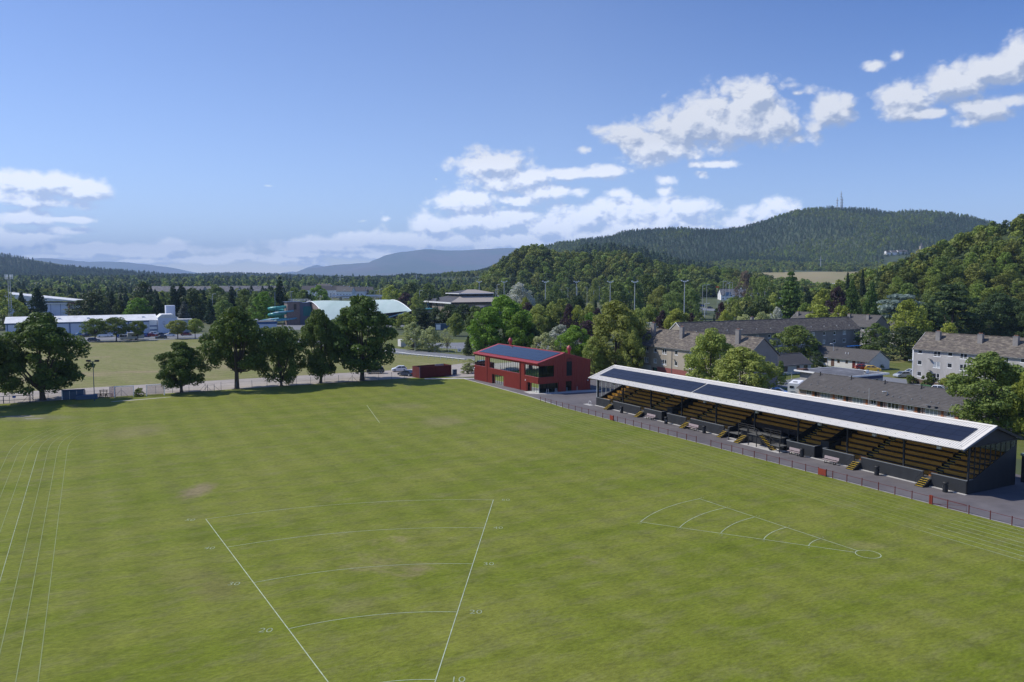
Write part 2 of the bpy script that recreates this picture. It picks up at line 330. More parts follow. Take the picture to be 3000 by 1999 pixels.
M['blueplastic'] = mat('blue_plastic', (0.02, 0.12, 0.55), 0.4, 0.06)
M['greenplastic'] = mat('green_plastic', (0.05, 0.14, 0.05), 0.4, 0.06)
M['tarpblue'] = mat('dark_blue_metal', (0.035, 0.075, 0.13), 0.5, 0.15)
M['canopyblue'] = mat('bright_blue_canopy', (0.03, 0.25, 0.75), 0.5, 0.06)
M['tyre'] = mat('tyre', (0.02, 0.02, 0.02), 0.8)
M['benchwood'] = mat('weathered_bench_wood', (0.30, 0.24, 0.24), 0.8, 0.12)
M['brickorange'] = mat('terracotta', (0.30, 0.15, 0.10), 0.8, 0.1)
def net_mat():
    m = bpy.data.materials.new('pink_netting'); m.use_nodes = True; t = m.node_tree; b = t.nodes['Principled BSDF']
    b.inputs['Base Color'].default_value = (0.55, 0.38, 0.36, 1); b.inputs['Roughness'].default_value = 0.9
    tr = t.nodes.new('ShaderNodeBsdfTransparent'); ms = t.nodes.new('ShaderNodeMixShader'); ms.inputs[0].default_value = 0.42
    t.links.new(tr.outputs[0], ms.inputs[1]); t.links.new(b.outputs[0], ms.inputs[2]); t.links.new(ms.outputs[0], t.nodes['Material Output'].inputs['Surface'])
    return m
M['net'] = net_mat()
def clear_glass(name, tint, refl):
    m = bpy.data.materials.new(name); m.use_nodes = True; t = m.node_tree; t.nodes.remove(t.nodes['Principled BSDF'])
    tr = t.nodes.new('ShaderNodeBsdfTransparent'); tr.inputs[0].default_value = (*tint, 1)
    gl = t.nodes.new('ShaderNodeBsdfGlossy'); gl.inputs['Roughness'].default_value = 0.03; gl.inputs['Color'].default_value = (0.85, 0.92, 0.9, 1)
    fr = t.nodes.new('ShaderNodeFresnel'); fr.inputs['IOR'].default_value = refl
    ms = t.nodes.new('ShaderNodeMixShader'); t.links.new(fr.outputs[0], ms.inputs[0]); t.links.new(tr.outputs[0], ms.inputs[1]); t.links.new(gl.outputs[0], ms.inputs[2])
    t.links.new(ms.outputs[0], t.nodes['Material Output'].inputs['Surface']); return m
M['pane'] = clear_glass('green_tinted_glass', (0.26, 0.34, 0.30), 1.5)
M['panestand'] = clear_glass('screen_glass', (0.72, 0.76, 0.76), 1.45)
def solar_mat(name, c, rough, spec):
    m = bpy.data.materials.new(name); m.use_nodes = True; t = m.node_tree; b = t.nodes['Principled BSDF']
    b.inputs['Roughness'].default_value = rough; b.inputs['Specular IOR Level'].default_value = spec
    tc = t.nodes.new('ShaderNodeTexCoord'); n = t.nodes.new('ShaderNodeTexNoise'); n.inputs['Scale'].default_value = 0.5; t.links.new(tc.outputs['Object'], n.inputs['Vector'])
    oi = t.nodes.new('ShaderNodeObjectInfo'); ad = t.nodes.new('ShaderNodeMath'); ad.operation = 'MULTIPLY_ADD'; ad.inputs[1].default_value = 0.25; ad.inputs[2].default_value = 0.75
    t.links.new(oi.outputs['Random'], ad.inputs[0])
    vm = t.nodes.new('ShaderNodeVectorMath'); vm.operation = 'SCALE'; vm.inputs[0].default_value = c; t.links.new(ad.outputs[0], vm.inputs['Scale'])
    t.links.new(vm.outputs[0], b.inputs['Base Color']); return m
M['solar'] = solar_mat('solar_glass_matt', (0.013, 0.015, 0.026), 0.4, 0.4)
M['solar2'] = solar_mat('solar_glass_glossy', (0.012, 0.015, 0.022), 0.10, 0.7)

# leaf colours
LV = {
 'oak': leafmat('oak_leaves', (0.040, 0.070, 0.014), (0.105, 0.150, 0.028), 0.05),
 'lime': leafmat('lime_leaves', (0.13, 0.165, 0.030), (0.27, 0.30, 0.070), 0.07),
 'bright': leafmat('bright_green_leaves', (0.075, 0.145, 0.014), (0.16, 0.26, 0.03), 0.06),
 'yellow': leafmat('yellow_green_leaves', (0.17, 0.20, 0.025), (0.30, 0.33, 0.06), 0.06),
 'pale': leafmat('pale_leaves', (0.20, 0.23, 0.085), (0.36, 0.38, 0.17), 0.06),
 'silver': leafmat('silver_leaves', (0.25, 0.28, 0.17), (0.46, 0.48, 0.35), 0.05),
 'mid': leafmat('mid_green_leaves', (0.072, 0.110, 0.024), (0.155, 0.20, 0.046), 0.10),
 'dark': leafmat('dark_green_leaves', (0.030, 0.052, 0.016), (0.065, 0.095, 0.030), 0.08),
 'conifer': leafmat('conifer_needles', (0.016, 0.034, 0.015), (0.042, 0.068, 0.030), 0.07),
 'cypress': leafmat('cypress_needles', (0.045, 0.085, 0.014), (0.095, 0.15, 0.026), 0.06),
 'cedar': leafmat('blue_cedar_needles', (0.11, 0.15, 0.125), (0.21, 0.26, 0.22), 0.04),
 'beech': leafmat('copper_beech_leaves', (0.030, 0.017, 0.020), (0.070, 0.042, 0.044), 0.08),
 'brown': leafmat('brown_bare_twigs', (0.10, 0.07, 0.048), (0.17, 0.125, 0.085), 0.05),
 'greysp': leafmat('grey_spruce_needles', (0.06, 0.072, 0.06), (0.12, 0.13, 0.11), 0.05),
}

# ============================================================ GROUND
def lawn_mat(name, g1, g2, g3, straw, sthr, mow, seed, spots=()):
    m = bpy.data.materials.new(name); m.use_nodes = True; t = m.node_tree; b = t.nodes['Principled BSDF']
    b.inputs['Roughness'].default_value = 0.9; b.inputs['Specular IOR Level'].default_value = 0.15
    tc = t.nodes.new('ShaderNodeTexCoord')
    mp = t.nodes.new('ShaderNodeMapping'); mp.inputs['Rotation'].default_value = (0, 0, -GA + mow); mp.inputs['Location'].default_value = (seed, seed * 2, 0)
    t.links.new(tc.outputs['Object'], mp.inputs[0])
    st = t.nodes.new('ShaderNodeMapping'); st.inputs['Scale'].default_value = (0.6, 1.35, 1); t.links.new(mp.outputs[0], st.inputs[0])
    def noise(sc, det, ro, src, dist=0.0):
        n = t.nodes.new('ShaderNodeTexNoise'); n.inputs['Scale'].default_value = sc; n.inputs['Detail'].default_value = det; n.inputs['Roughness'].default_value = ro; n.inputs['Distortion'].default_value = dist
        t.links.new(src, n.inputs['Vector']); return n.outputs['Fac']
    def rng(s, a, b_, lo=0.0, hi=1.0):
        r = t.nodes.new('ShaderNodeMapRange'); r.inputs['From Min'].default_value = a; r.inputs['From Max'].default_value = b_
        r.inputs['To Min'].default_value = lo; r.inputs['To Max'].default_value = hi; t.links.new(s, r.inputs[0]); return r.outputs[0]
    def mix(f, a, b_):
        x = t.nodes.new('ShaderNodeMix'); x.data_type = 'RGBA'; t.links.new(f, x.inputs['Factor'])
        for k, s in (('A', a), ('B', b_)):
            if isinstance(s, tuple): x.inputs[k].default_value = (*s, 1)
            else: t.links.new(s, x.inputs[k])
        return x.outputs['Result']
    c = mix(rng(noise(0.10, 8, 0.62, st.outputs[0], 0.4), 0.34, 0.64), g1, g2)          # large mottling
    c = mix(rng(noise(0.45, 6, 0.66, st.outputs[0]), 0.48, 0.70, 0, 0.75), c, g3)       # greyer blotches
    c = mix(rng(noise(0.045, 9, 0.7, mp.outputs[0], 0.8), sthr, sthr + 0.10, 0, 0.85), c, straw)   # dry patches
    if spots:
        for (sx0, sy0, rx0, ry0, amt, cc) in spots:
            sm_ = t.nodes.new('ShaderNodeVectorMath'); sm_.operation = 'MULTIPLY_ADD'; t.links.new(tc.outputs['Object'], sm_.inputs[0]); sm_.inputs[1].default_value = (1 / rx0, 1 / ry0, 0); sm_.inputs[2].default_value = (-sx0 / rx0, -sy0 / ry0, 0)
            ln_ = t.nodes.new('ShaderNodeVectorMath'); ln_.operation = 'LENGTH'; t.links.new(sm_.outputs[0], ln_.inputs[0])
            ad_ = t.nodes.new('ShaderNodeMath'); ad_.operation = 'ADD'; t.links.new(ln_.outputs['Value'], ad_.inputs[0]); t.links.new(noise(0.9, 5, 0.7, tc.outputs['Object']), ad_.inputs[1])
            c = mix(rng(ad_.outputs[0], 1.5, 0.9, 0, amt), c, cc)
    fine = rng(noise(3.2, 6, 0.7, st.outputs[0]), 0.25, 0.75, 0.62, 1.38)
    dk = rng(noise(0.62, 7, 0.72, st.outputs[0], 0.3), 0.33, 0.50, 0.78, 1.03)
    # mowing bands: pairs of passes across the pitch
    sx = t.nodes.new('ShaderNodeSeparateXYZ'); t.links.new(mp.outputs[0], sx.inputs[0])
    sn = t.nodes.new('ShaderNodeMath'); sn.operation = 'SINE'; ml = t.nodes.new('ShaderNodeMath'); ml.operation = 'MULTIPLY'; ml.inputs[1].default_value = 1.35
    t.links.new(sx.outputs[0], ml.inputs[0]); t.links.new(ml.outputs[0], sn.inputs[0])
    band = rng(sn.outputs[0], -1, 1, 0.945, 1.055)
    v = t.nodes.new('ShaderNodeMath'); v.operation = 'MULTIPLY'; t.links.new(fine, v.inputs[0]); t.links.new(dk, v.inputs[1])
    v2 = t.nodes.new('ShaderNodeMath'); v2.operation = 'MULTIPLY'; t.links.new(v.outputs[0], v2.inputs[0]); t.links.new(band, v2.inputs[1])
    s = t.nodes.new('ShaderNodeVectorMath'); s.operation = 'SCALE'; t.links.new(c, s.inputs[0]); t.links.new(v2.outputs[0], s.inputs['Scale'])
    t.links.new(s.outputs[0], b.inputs['Base Color'])
    bp = t.nodes.new('ShaderNodeBump'); bp.inputs['Strength'].default_value = 0.5; bp.inputs['Distance'].default_value = 0.05
    t.links.new(noise(6.0, 4, 0.7, mp.outputs[0]), bp.inputs['Height']); t.links.new(bp.outputs[0], b.inputs['Normal'])
    return m
SP_ = [(*G(u, v), rx, ry, a, c) for (u, v, rx, ry, a, c) in ((580, 1438, 2.0, 4.6, 0.85, (0.20, 0.16, 0.085)), (395, 1265, 6.5, 7.5, 0.45, (0.21, 0.175, 0.08)), (640, 1725, 2.5, 3.0, 0.45, (0.15, 0.125, 0.05)), (1300, 1235, 5, 7, 0.45, (0.21, 0.175, 0.085)), (1180, 1190, 6, 5, 0.35, (0.21, 0.18, 0.085)), (100, 1225, 9, 4, 0.5, (0.17, 0.16, 0.09)), (560, 1690, 3, 3, 0.3, (0.15, 0.125, 0.05)), (1030, 1780, 2.5, 2, 0.3, (0.18, 0.15, 0.07)), (1560, 1250, 5, 6, .3, (.20, .17, .08)), (2540, 1600, 2.0, 1.5, .4, (.20, .17, .08)))]
M['lawn'] = lawn_mat('mown_pitch_grass', (0.160, 0.172, 0.026), (0.115, 0.143, 0.010), (0.158, 0.158, 0.050), (0.22, 0.175, 0.09), 0.62, 0.0, 3.0, SP_)
M['dry'] = lawn_mat('dry_park_grass', (0.20, 0.19, 0.075), (0.155, 0.165, 0.045), (0.20, 0.175, 0.08), (0.24, 0.195, 0.105), 0.53, 1.35, 31.0)
M['verge'] = lawn_mat('verge_grass', (0.115, 0.125, 0.03), (0.085, 0.11, 0.022), (0.14, 0.13, 0.05), (0.22, 0.18, 0.085), 0.56, 0.3, 77.0)
M['rough'] = mat('rough_land', (0.055, 0.072, 0.024), 0.95, 0.25, 0.05, c2=(0.12, 0.115, 0.05), f2=0.58, scale2=0.008)
M['straw'] = mat('straw_field', (0.27, 0.22, 0.11), 0.95, 0.15, 0.02, c2=(0.17, 0.16, 0.06), f2=0.55, scale2=0.01)

xs = [-20000,-13000,-9000,-6000,-4000,-2600,-1700,-1100,-700,-450,-250,-120,-40] + list(range(0, 260, 20)) + [300,350,420,520,700,1000,1500,2300,3500,5500,9000,13000,20000]
ys = [-400,-100,100,300,450,560] + list(range(600, 900, 20)) + list(range(950, 2300, 90)) + [2600,3200,4200,6000,9000,14000,22000,32000]
g = MB()
for y in ys:
    for x in xs: g.v.append((x, y, gz(x, y)))
for j in range(len(ys) - 1):
    for i in range(len(xs) - 1):
        a = j * len(xs) + i; g.f.append((a, a + 1, a + 1 + len(xs), a + len(xs)))
g.build('ground', M['rough'], smoothed=True, kind='structure')

def sheet(name, pts, z, m, grid=True, kind='structure'):
    P = [W(*p) if grid else p for p in pts]
    return MB().poly([(x, y, z) for (x, y) in P]).build(name, m, kind=kind)
sheet('playing_field', [(-90, -90), (81.05, -90), (81.05, 128), (82.4, 142), (83.1, 177), (80.5, 184.4), (-90, 184.4)], 0.03, M['lawn'])
sheet('dry_field', [(-120, 202.5), (78, 202.5), (96, 208), (104, 212.6), (96.5, 234), (89, 250), (80, 280), (74, 300), (64, 335), (61, 346.5), (-120, 346.5)], 0.03, M['dry'])
sheet('gravel_track', [(-120, 184.4), (74, 184.4), (80, 180), (112, 178), (118, 196), (107, 211), (100, 211.5), (78, 202.5), (-120, 202.5)], 0.016, M['gravel'])
sheet('apron', [(81.35, -60), (150, -60), (150, 53), (103, 53), (103, 128), (112, 142), (112, 160), (100.5, 160), (100.5, 146), (86.8, 146.6), (87.2, 174.6), (83.4, 176.5), (82.7, 142), (81.35, 128)], 0.034, M['asphalt'])
sheet('concrete_path', [(74.5, 180.2), (83.3, 176.5), (87.3, 174.7), (87.3, 176.2), (83.6, 178.2), (75, 181.8)], 0.04, M['concrete'])
MB().box(0, 0.28, -60, 128, 0, 0.045).build('kerb_strip', mat('gravel_kerb', (0.27, 0.25, 0.23), 0.95, 0.2, 3.0), loc=W(81.07, 0), rot=GA, kind='structure')
kb = MB()
for (a, b) in (((81.2, 128), (82.55, 142)), ((82.55, 142), (83.25, 176.5))):
    p, q = W(*a), W(*b); dx, dy = q[0] - p[0], q[1] - p[1]; L = math.hypot(dx, dy); nx, ny = -dy / L * 0.09, dx / L * 0.09
    kb.prism([(p[0] - nx, p[1] - ny), (q[0] - nx, q[1] - ny), (q[0] + nx, q[1] + ny), (p[0] + nx, p[1] + ny)], 0, 0.07)
kb.build('kerb', M['concrete'], kind='structure')
# access road curving past the dry field, and the road in front of the ice rink
rd = [(98.8, 196), (105.6, 213.4), (98, 235), (90.6, 251.5), (81.6, 281), (75.6, 301), (65.6, 336), (64, 347.5), (-120, 347.5), (-120, 354.5), (72, 354.5), (78, 335), (87, 303), (93, 283), (101, 258), (110.6, 225), (118, 209), (126, 196)]
sheet('access_road', rd, 0.022, M['road'])
sheet('rink_car_park', [(-120, 357), (78, 357), (80, 377), (-120, 377)], 0.028, M['road'])
sheet('verge', [(110.9, 225), (101.3, 258), (93.3, 283), (87.3, 303), (78.3, 335), (72.3, 354.5), (78.3, 357), (115, 357), (140, 280), (175, 262), (160, 226), (130, 205), (118.3, 209)], 0.012, M['verge'])
sheet('parking_court', [(123, 240), (160, 236), (172, 262), (135, 276), (108, 285), (104, 277)], 0.026, M['road'])
sheet('leisure_forecourt', [(70, 385), (150, 385), (160, 430), (60, 430)], 0.014, M['road'])
sheet('pavilion_lawn', [(83.8, 178.4), (87.5, 176.4), (103, 172), (103, 160.2), (112, 160.2), (112, 177.6), (80.3, 179.6), (75.2, 182)], 0.024, M['verge'])
sheet('estate_green', [(112, 60), (250, 60), (250, 250), (112, 250)], 0.008, M['verge'])
sheet('estate_road', [(140, 108), (145, 102), (177, 102), (177, 95), (200, 95), (200, 100), (177.5, 122), (176, 138), (165, 141), (147, 136), (140, 132)], 0.020, M['road'])
# worn dry patches with their own shape on the pitch
E_ = lambda u, v: G(u, v)

def ribbon(pts, wd, z=0.045, name='line_marking', m=None):
    mb = MB(); P = [Vector((p[0], p[1], 0)) for p in pts]
    L = []; Rr = []
    for k, p in enumerate(P):
        t = (P[min(k + 1, len(P) - 1)] - P[max(k - 1, 0)]).normalized(); n = Vector((-t.y, t.x, 0)) * wd / 2
        L.append(p + n); Rr.append(p - n)
    for k in range(len(P) - 1): mb.poly([(Rr[k].x, Rr[k].y, z), (Rr[k+1].x, Rr[k+1].y, z), (L[k+1].x, L[k+1].y, z), (L[k].x, L[k].y, z)])
    return mb.build(name, m or M['line'], kind='structure')
# throwing sector marked every ten metres
AX, AY, A0, DA = -5.31, 37.3, -0.24, R(17.45)
def pol(r, a): return (AX + r * math.sin(a), AY + r * math.cos(a))
# the fitted axis of the sector
_r50, _l50 = G(1442.5, 1465.9), G(606.9, 1522.4)
A0 = 0.5 * (math.atan2(_r50[0] - AX, _r50[1] - AY) + math.atan2(_l50[0] - AX, _l50[1] - AY))
for s in (-1, 1): ribbon([pol(r, A0 + s * DA) for r in (0.5, 25, 50.1)], 0.065)
for r in (10, 20, 30, 40, 50): ribbon([pol(r, A0 - DA + 2 * DA * k / 40) for k in range(41)], 0.055)
M['linenum'] = mat('faded_line_paint', (0.27, 0.31, 0.17), 0.85, 0.3)
def number(txt, x, y, size, rot=0.0):
    cu = bpy.data.curves.new('distance_number', 'FONT'); cu.body = txt; cu.size = size; cu.align_x = 'CENTER'; cu.align_y = 'CENTER'; cu.offset = -0.008; cu.resolution_u = 3
    o = bpy.data.objects.new('distance_number', cu); COL.objects.link(o); bpy.context.view_layer.update()
    me = bpy.data.meshes.new_from_object(o); COL.objects.unlink(o); bpy.data.objects.remove(o)
    me.materials.clear(); me.materials.append(M['linenum'])
    return mobj('distance_number', me, None, (x, y, 0.046), rot, kind='structure')
for r in (10, 20, 30, 40, 50):
    x, y = pol(r, A0 + DA); number(str(r), x + 1.35, y, 1.0)
    if r > 10:
        x, y = pol(r, A0 - DA); number(str(r), x - 1.5, y - 0.25, 1.0)
# shot circle and its sector
SX, SY = 31.68, 69.66
ribbon([(SX + 1.05 * math.cos(k * math.pi / 24), SY + 1.05 * math.sin(k * math.pi / 24)) for k in range(49)], 0.07)
ar, al = math.atan2(20.9 - SX, 87.67 - SY), math.atan2(12.62 - SX, 79.28 - SY)
def ps(r, a): return (SX + r * math.sin(a), SY + r * math.cos(a))
for a in (ar, al): ribbon([ps(r, a) for r in (1.07, 10, 21.05)], 0.07)
for r in (5, 9, 13, 17, 21):
    ribbon([ps(r, al + (ar - al) * k / 20) for k in range(21)], 0.065)
    x, y = ps(r, ar); number(str(r), x + 0.35, y + 0.35, 0.5, R(-25))
    x, y = ps(r, al); number(str(r), x - 0.15, y - 0.5, 0.5, R(-25))
# running lanes along the stand, round the far bend and down the left side
for k in range(8):
    n0 = 80.0 - 1.21 * k if k else 79.95
    pts = [W(n0 + 0.25, -20), W(n0, 55), W(n0 - 0.15, 100)]
    ribbon(pts + [W(n0 - 0.4, 134)], 0.085, m=M['linefaint'])
    ribbon([W(n0 + 0.3, -20), W(n0 + 0.05, 48)], 0.04, z=0.048)
for k in range(7):
    n0 = -1.45 - 1.21 * k
    ribbon([W(n0 - 1.5, 20), W(n0 - 1.25, 55), W(n0 - 0.7, 90), W(n0, 131)], 0.06, m=M['linenum'] if k == 3 else M['linefaint'])
    rr = 36.5 + 1.21 * k
    pts = [W(35.1 - rr * math.cos(t), 131 + rr * math.sin(t)) for t in [R(a) for a in range(0, 42 if k in (0, 3) else 30, 3)]]
    ribbon(pts, 0.07, m=M['linefaint'])
ribbon([G(843 * 1.275, 932 * 1.275), G(872 * 1.275, 972 * 1.275)], 0.06, m=M['line'])
# long jump runway of bare sand by the goals and worn spots
def patch(name, cx, cy, rx, ry, rot, m, z=0.038, seed=1, n=40):
    rr = random.Random(seed); ph = [rr.uniform(0, 6.28) for _ in range(4)]; pts = []
    for k in range(n):
        a = 2 * math.pi * k / n; q = 1 + 0.16 * math.sin(2 * a + ph[0]) + 0.13 * math.sin(3 * a + ph[1]) + 0.09 * math.sin(7 * a + ph[2]) + 0.05 * math.sin(13 * a + ph[3])
        x, y = rx * q * math.cos(a), ry * q * math.sin(a)
        pts.append((cx + x * math.cos(rot) - y * math.sin(rot), cy + x * math.sin(rot) + y * math.cos(rot), z))
    return MB().poly(pts).build(name, m, kind='structure')
M['sand'] = mat('pale_sand', (0.36, 0.33, 0.26), 0.95, 0.2, 1.0)
a, b = G(356, 1175.5), G(465, 1167); patch('sand_strip', (a[0] + b[0]) / 2, (a[1] + b[1]) / 2, 5.0, 0.55, math.atan2(b[1] - a[1], b[0] - a[0]), M['sand'], seed=4)
for (u, v, r, ry, s) in ((55, 1221, 3.2, 0.9, 5), (100, 1227, 2.0, 0.6, 6)):
    x, y = G(u, v); patch('worn_patch', x, y, r, ry, 0.1, mat('worn_turf', (0.20, 0.18, 0.12), 0.95, 0.2, 0.8), seed=s)
if False: patch('worn_patch', x, y, 2.3, 2.0, 0.1, mat('worn_turf_brown', (0.20, 0.165, 0.085), 0.95, 0.25, 1.2, c2=(0.15, 0.16, 0.05), f2=0.5, scale2=0.7), seed=8)
# dashes on the access road
for k in range(9):
    p = W(107 - 2.2 * k + 0.0, 221 + 5.6 * k); q = W(107 - 2.2 * k - 0.6, 221 + 5.6 * k + 2.0); ribbon([p, q], 0.12, z=0.03, m=M['white'])

# ============================================================ TREES
def leaves(P, Nn, size, lv, rs):
    """P centres, Nn normals -> quad soup arrays"""
    n = len(P)
    up = rs.normal(size=(n, 3)); T = np.cross(Nn, up); T /= np.linalg.norm(T, axis=1)[:, None] + 1e-9
    B = np.cross(Nn, T); s = (size * (0.6 + 0.7 * rs.random(n)))[:, None] * 0.5
    a = (0.75 + 0.5 * rs.random(n))[:, None]
    V = np.stack([P - T * s - B * s * a, P + T * s - B * s * a * 0.6, P + T * s * 0.8 + B * s * a, P - T * s * 0.7 + B * s * a * 0.8], axis=1)
    V[:, 1] += Nn * s * 0.3; V[:, 3] -= Nn * s * 0.3
    return V.reshape(-1, 3), np.repeat(lv, 1)
def quad_mesh(name, V, lv, extra=None):
    n = len(V) // 4; me = bpy.data.meshes.new(name)
    me.vertices.add(len(V)); me.vertices.foreach_set('co', V.astype(np.float32).ravel())
    me.loops.add(4 * n); me.loops.foreach_set('vertex_index', np.arange(4 * n, dtype=np.int32))
    me.polygons.add(n); me.polygons.foreach_set('loop_start', np.arange(0, 4 * n, 4, dtype=np.int32)); me.polygons.foreach_set('loop_total', np.full(n, 4, dtype=np.int32))
    at = me.attributes.new('lv', 'FLOAT', 'FACE'); at.data.foreach_set('value', lv.astype(np.float32))
    me.update(); me.validate(); me.materials.append(LV['mid']); return me
PROF = {
 'oak':   lambda t: (0.55 + 0.45 * math.sin(math.pi * min(1, t * 1.05 + 0.08))) * (1 if t < .55 else math.sqrt(max(0, 1 - ((t - .55) / .47) ** 2)) ** .8),
 'round': lambda t: math.sqrt(max(0.0, 1 - (2 * t - 1) ** 2)) ** 0.75,
 'lime':  lambda t: (0.75 + 0.25 * math.sin(math.pi * t * 1.2)) * (1 if t < .45 else math.sqrt(max(0, 1 - ((t - .45) / .57) ** 2))),
 'dome':  lambda t: math.sqrt(max(0.0, 1 - (t * 0.98) ** 2)),
 'cone':  lambda t: (1 - t) ** 0.85 * 0.95 + 0.03,
 'spire': lambda t: (1 - t ** 1.6) * (0.55 + 0.45 * min(1, t * 4)) * 0.95 + 0.03,
 'column':lambda t: math.sin(math.pi * (0.12 + 0.82 * t)) ** 0.6,
 'vase':  lambda t: 0.35 + 0.65 * math.sin(math.pi * min(1, t * 0.8 + 0.05)),
}
TREES = {}
def proto(kind, prof, z0, nl, per, ls, lr, seed, flat=0.85, tiers=0, R0=6.0, H0=15.0, holes=0.0, asym=0.12, trunk_r=0.32, limbs=7):
    rs = np.random.default_rng(seed); pf = PROF[prof]; C = []; LR = []; LVb = []
    bump = [(rs.uniform(0, 6.28), rs.uniform(0, 6.28)) for _ in range(3)]
    for i in range(nl):
        t = (i + rs.random()) / nl; t = t ** 0.9
        if tiers: t = (math.floor(t * tiers) + 0.25 * rs.random()) / tiers
        ang = rs.uniform(0, 6.283)
        k = 1 + asym * (math.sin(ang * 2 + bump[0][0] + 4 * t) + math.sin(ang * 3 + bump[1][0] - 5 * t))
        rad = pf(t) * R0 * k; l = R0 * lr * (0.6 + 0.8 * rs.random()) * (0.55 + 0.45 * min(1, rad / (0.6 * R0)))
        if tiers: q = math.sqrt(0.1 + 0.9 * rs.random())
        else: q = 1 - 0.55 * rs.random() ** 2.2
        rr = max(0.0, rad * q - l * 0.45)
        z = z0 + (H0 - z0 - l * flat * 0.8) * t + l * 0.5
        C.append((rr * math.cos(ang), rr * math.sin(ang), z)); LR.append(l); LVb.append(rs.random())
    C = np.array(C); Ps = []; Ns = []; Ls = []
    for c, l, b in zip(C, LR, LVb):
        n = int(per * (l / (R0 * lr)) ** 2)
        d = rs.normal(size=(n, 3)); d[:, 2] += 0.35; d /= np.linalg.norm(d, axis=1)[:, None]
        r = l * (0.55 + 0.5 * rs.random(n) ** 0.6)[:, None]
        p = c + d * r * np.array([1, 1, flat if not tiers else 0.35])
        if tiers: p[:, 2] -= 0.12 * np.hypot(p[:, 0], p[:, 1])
        nrm = d + rs.normal(size=(n, 3)) * 0.45; nrm /= np.linalg.norm(nrm, axis=1)[:, None]
        Ps.append(p); Ns.append(nrm); Ls.append(np.clip(0.5 * b + 0.5 * rs.random(n), 0, 1))
    P = np.concatenate(Ps); Nn = np.concatenate(Ns); L = np.concatenate(Ls)
    V, lv = leaves(P, Nn, ls, L, rs)
    crown = quad_mesh(kind + '_crown', V, lv)
    tb = MB(); lean = rs.uniform(-0.3, 0.3, 2); top = (lean[0], lean[1], z0 + (H0 - z0) * 0.62)
    tb.tube([(0, 0, -0.3), (0.02, 0, 0.3), (lean[0] * .3, lean[1] * .3, z0 * 0.7), (lean[0] * .7, lean[1] * .7, z0 + (H0 - z0) * 0.25), top], [trunk_r * 1.6, trunk_r * 1.1, trunk_r * .9, trunk_r * .65, trunk_r * 0.2], 8)
    if limbs:
        for c in C[rs.choice(len(C), min(limbs, len(C)), replace=False)]:
            b0 = Vector((lean[0] * .5, lean[1] * .5, z0 * (0.75 + 0.5 * rs.random()) + 0.3)); e = Vector(c); mid = b0.lerp(e, 0.5) + Vector((0, 0, -0.4))
            if e.z < b0.z + 0.4: b0.z = max(0.6, e.z - 1.0)
            tb.tube([b0, mid, e], [trunk_r * .5, trunk_r * .33, trunk_r * .1], 5, cap=False)
    TREES.setdefault(kind, []).append((crown, tb.mesh(kind + '_trunk', M['bark'], True)))
for s in range(3): proto('oak', 'oak', (1.5, 3.2, 1.7)[s], 125, 185, 0.31, 0.195, 11 + s, asym=0.14, trunk_r=0.42, limbs=14)
proto('ivyoak', 'column', 0.8, 90, 170, 0.31, 0.22, 21, asym=0.15, trunk_r=0.42, limbs=8)
for s in range(3): proto('lime', 'lime', 0.6, 120, 130, 0.32, 0.195, 31 + s, asym=0.10)
for s in range(3): proto('round', 'lime', 0.3, 75, 60, 0.48, 0.22, 41 + s, asym=0.12)
for s in range(2): proto('small', 'round', 4.2, 60, 70, 0.50, 0.24, 51 + s, asym=0.05, trunk_r=0.3)
for s in range(3): proto('dome', 'dome', 0.0, 65, 60, 0.50, 0.23, 61 + s, asym=0.12, trunk_r=0.3)
for s in range(2): proto('conifer', 'cone', 0.5, 130, 40, 0.55, 0.19, 71 + s, tiers=13, asym=0.07, limbs=0)
for s in range(2): proto('spire', 'spire', 0.2, 90, 55, 0.48, 0.24, 81 + s, asym=0.05, limbs=0)
proto('pine', 'lime', 1.5, 90, 55, 0.55, 0.20, 91, tiers=10, asym=0.14)
proto('cedar', 'dome', 3.0, 80, 70, 0.50, 0.22, 95, tiers=8, asym=0.2)
for s in range(2): proto('column', 'column', 0.6, 46, 60, 0.50, 0.27, 101 + s, asym=0.08)
proto('sparse', 'vase', 3.0, 46, 34, 0.40, 0.17, 111, asym=0.15, trunk_r=0.22, limbs=26)
for s in range(2): proto('bush', 'dome', 0.0, 26, 75, 0.9, 0.30, 121 + s, asym=0.15, trunk_r=0.15, limbs=3)
TCAT = {'conifer': 'conifer', 'spire': 'conifer', 'pine': 'pine tree', 'cedar': 'cedar tree', 'bush': 'bush', 'oak': 'oak tree'}
TNAME = {'oak': 'oak_tree', 'ivyoak': 'oak_tree', 'lime': 'broadleaf_tree', 'round': 'round_tree', 'small': 'park_tree', 'dome': 'broadleaf_tree', 'conifer': 'conifer_tree', 'spire': 'cypress_tree', 'pine': 'pine_tree', 'cedar': 'cedar_tree', 'column': 'columnar_tree', 'sparse': 'park_tree', 'bush': 'bush'}
trees = []
def tree(kind, leaf, x, y, w, h, label, group=None, bark='bark', var=None, z=None, rot=None):
    vs = TREES[kind]; crown, trunk = vs[(var if var is not None else rnd.randrange(len(vs))) % len(vs)]
    z = gz(x, y) if z is None else z
    t = thing(TNAME[kind], label, TCAT.get(kind, 'tree'), (x, y, z - 0.05), rnd.uniform(0, 6.28) if rot is None else rot, group)
    t.scale = (w / 12.0, w / 12.0, h / 15.0)
    o = mobj('crown', crown, t); o.material_slots[0].link = 'OBJECT'; o.material_slots[0].material = LV[leaf]
    mobj('trunk', trunk, t)
    trees.append((x, y, w, h)); return t
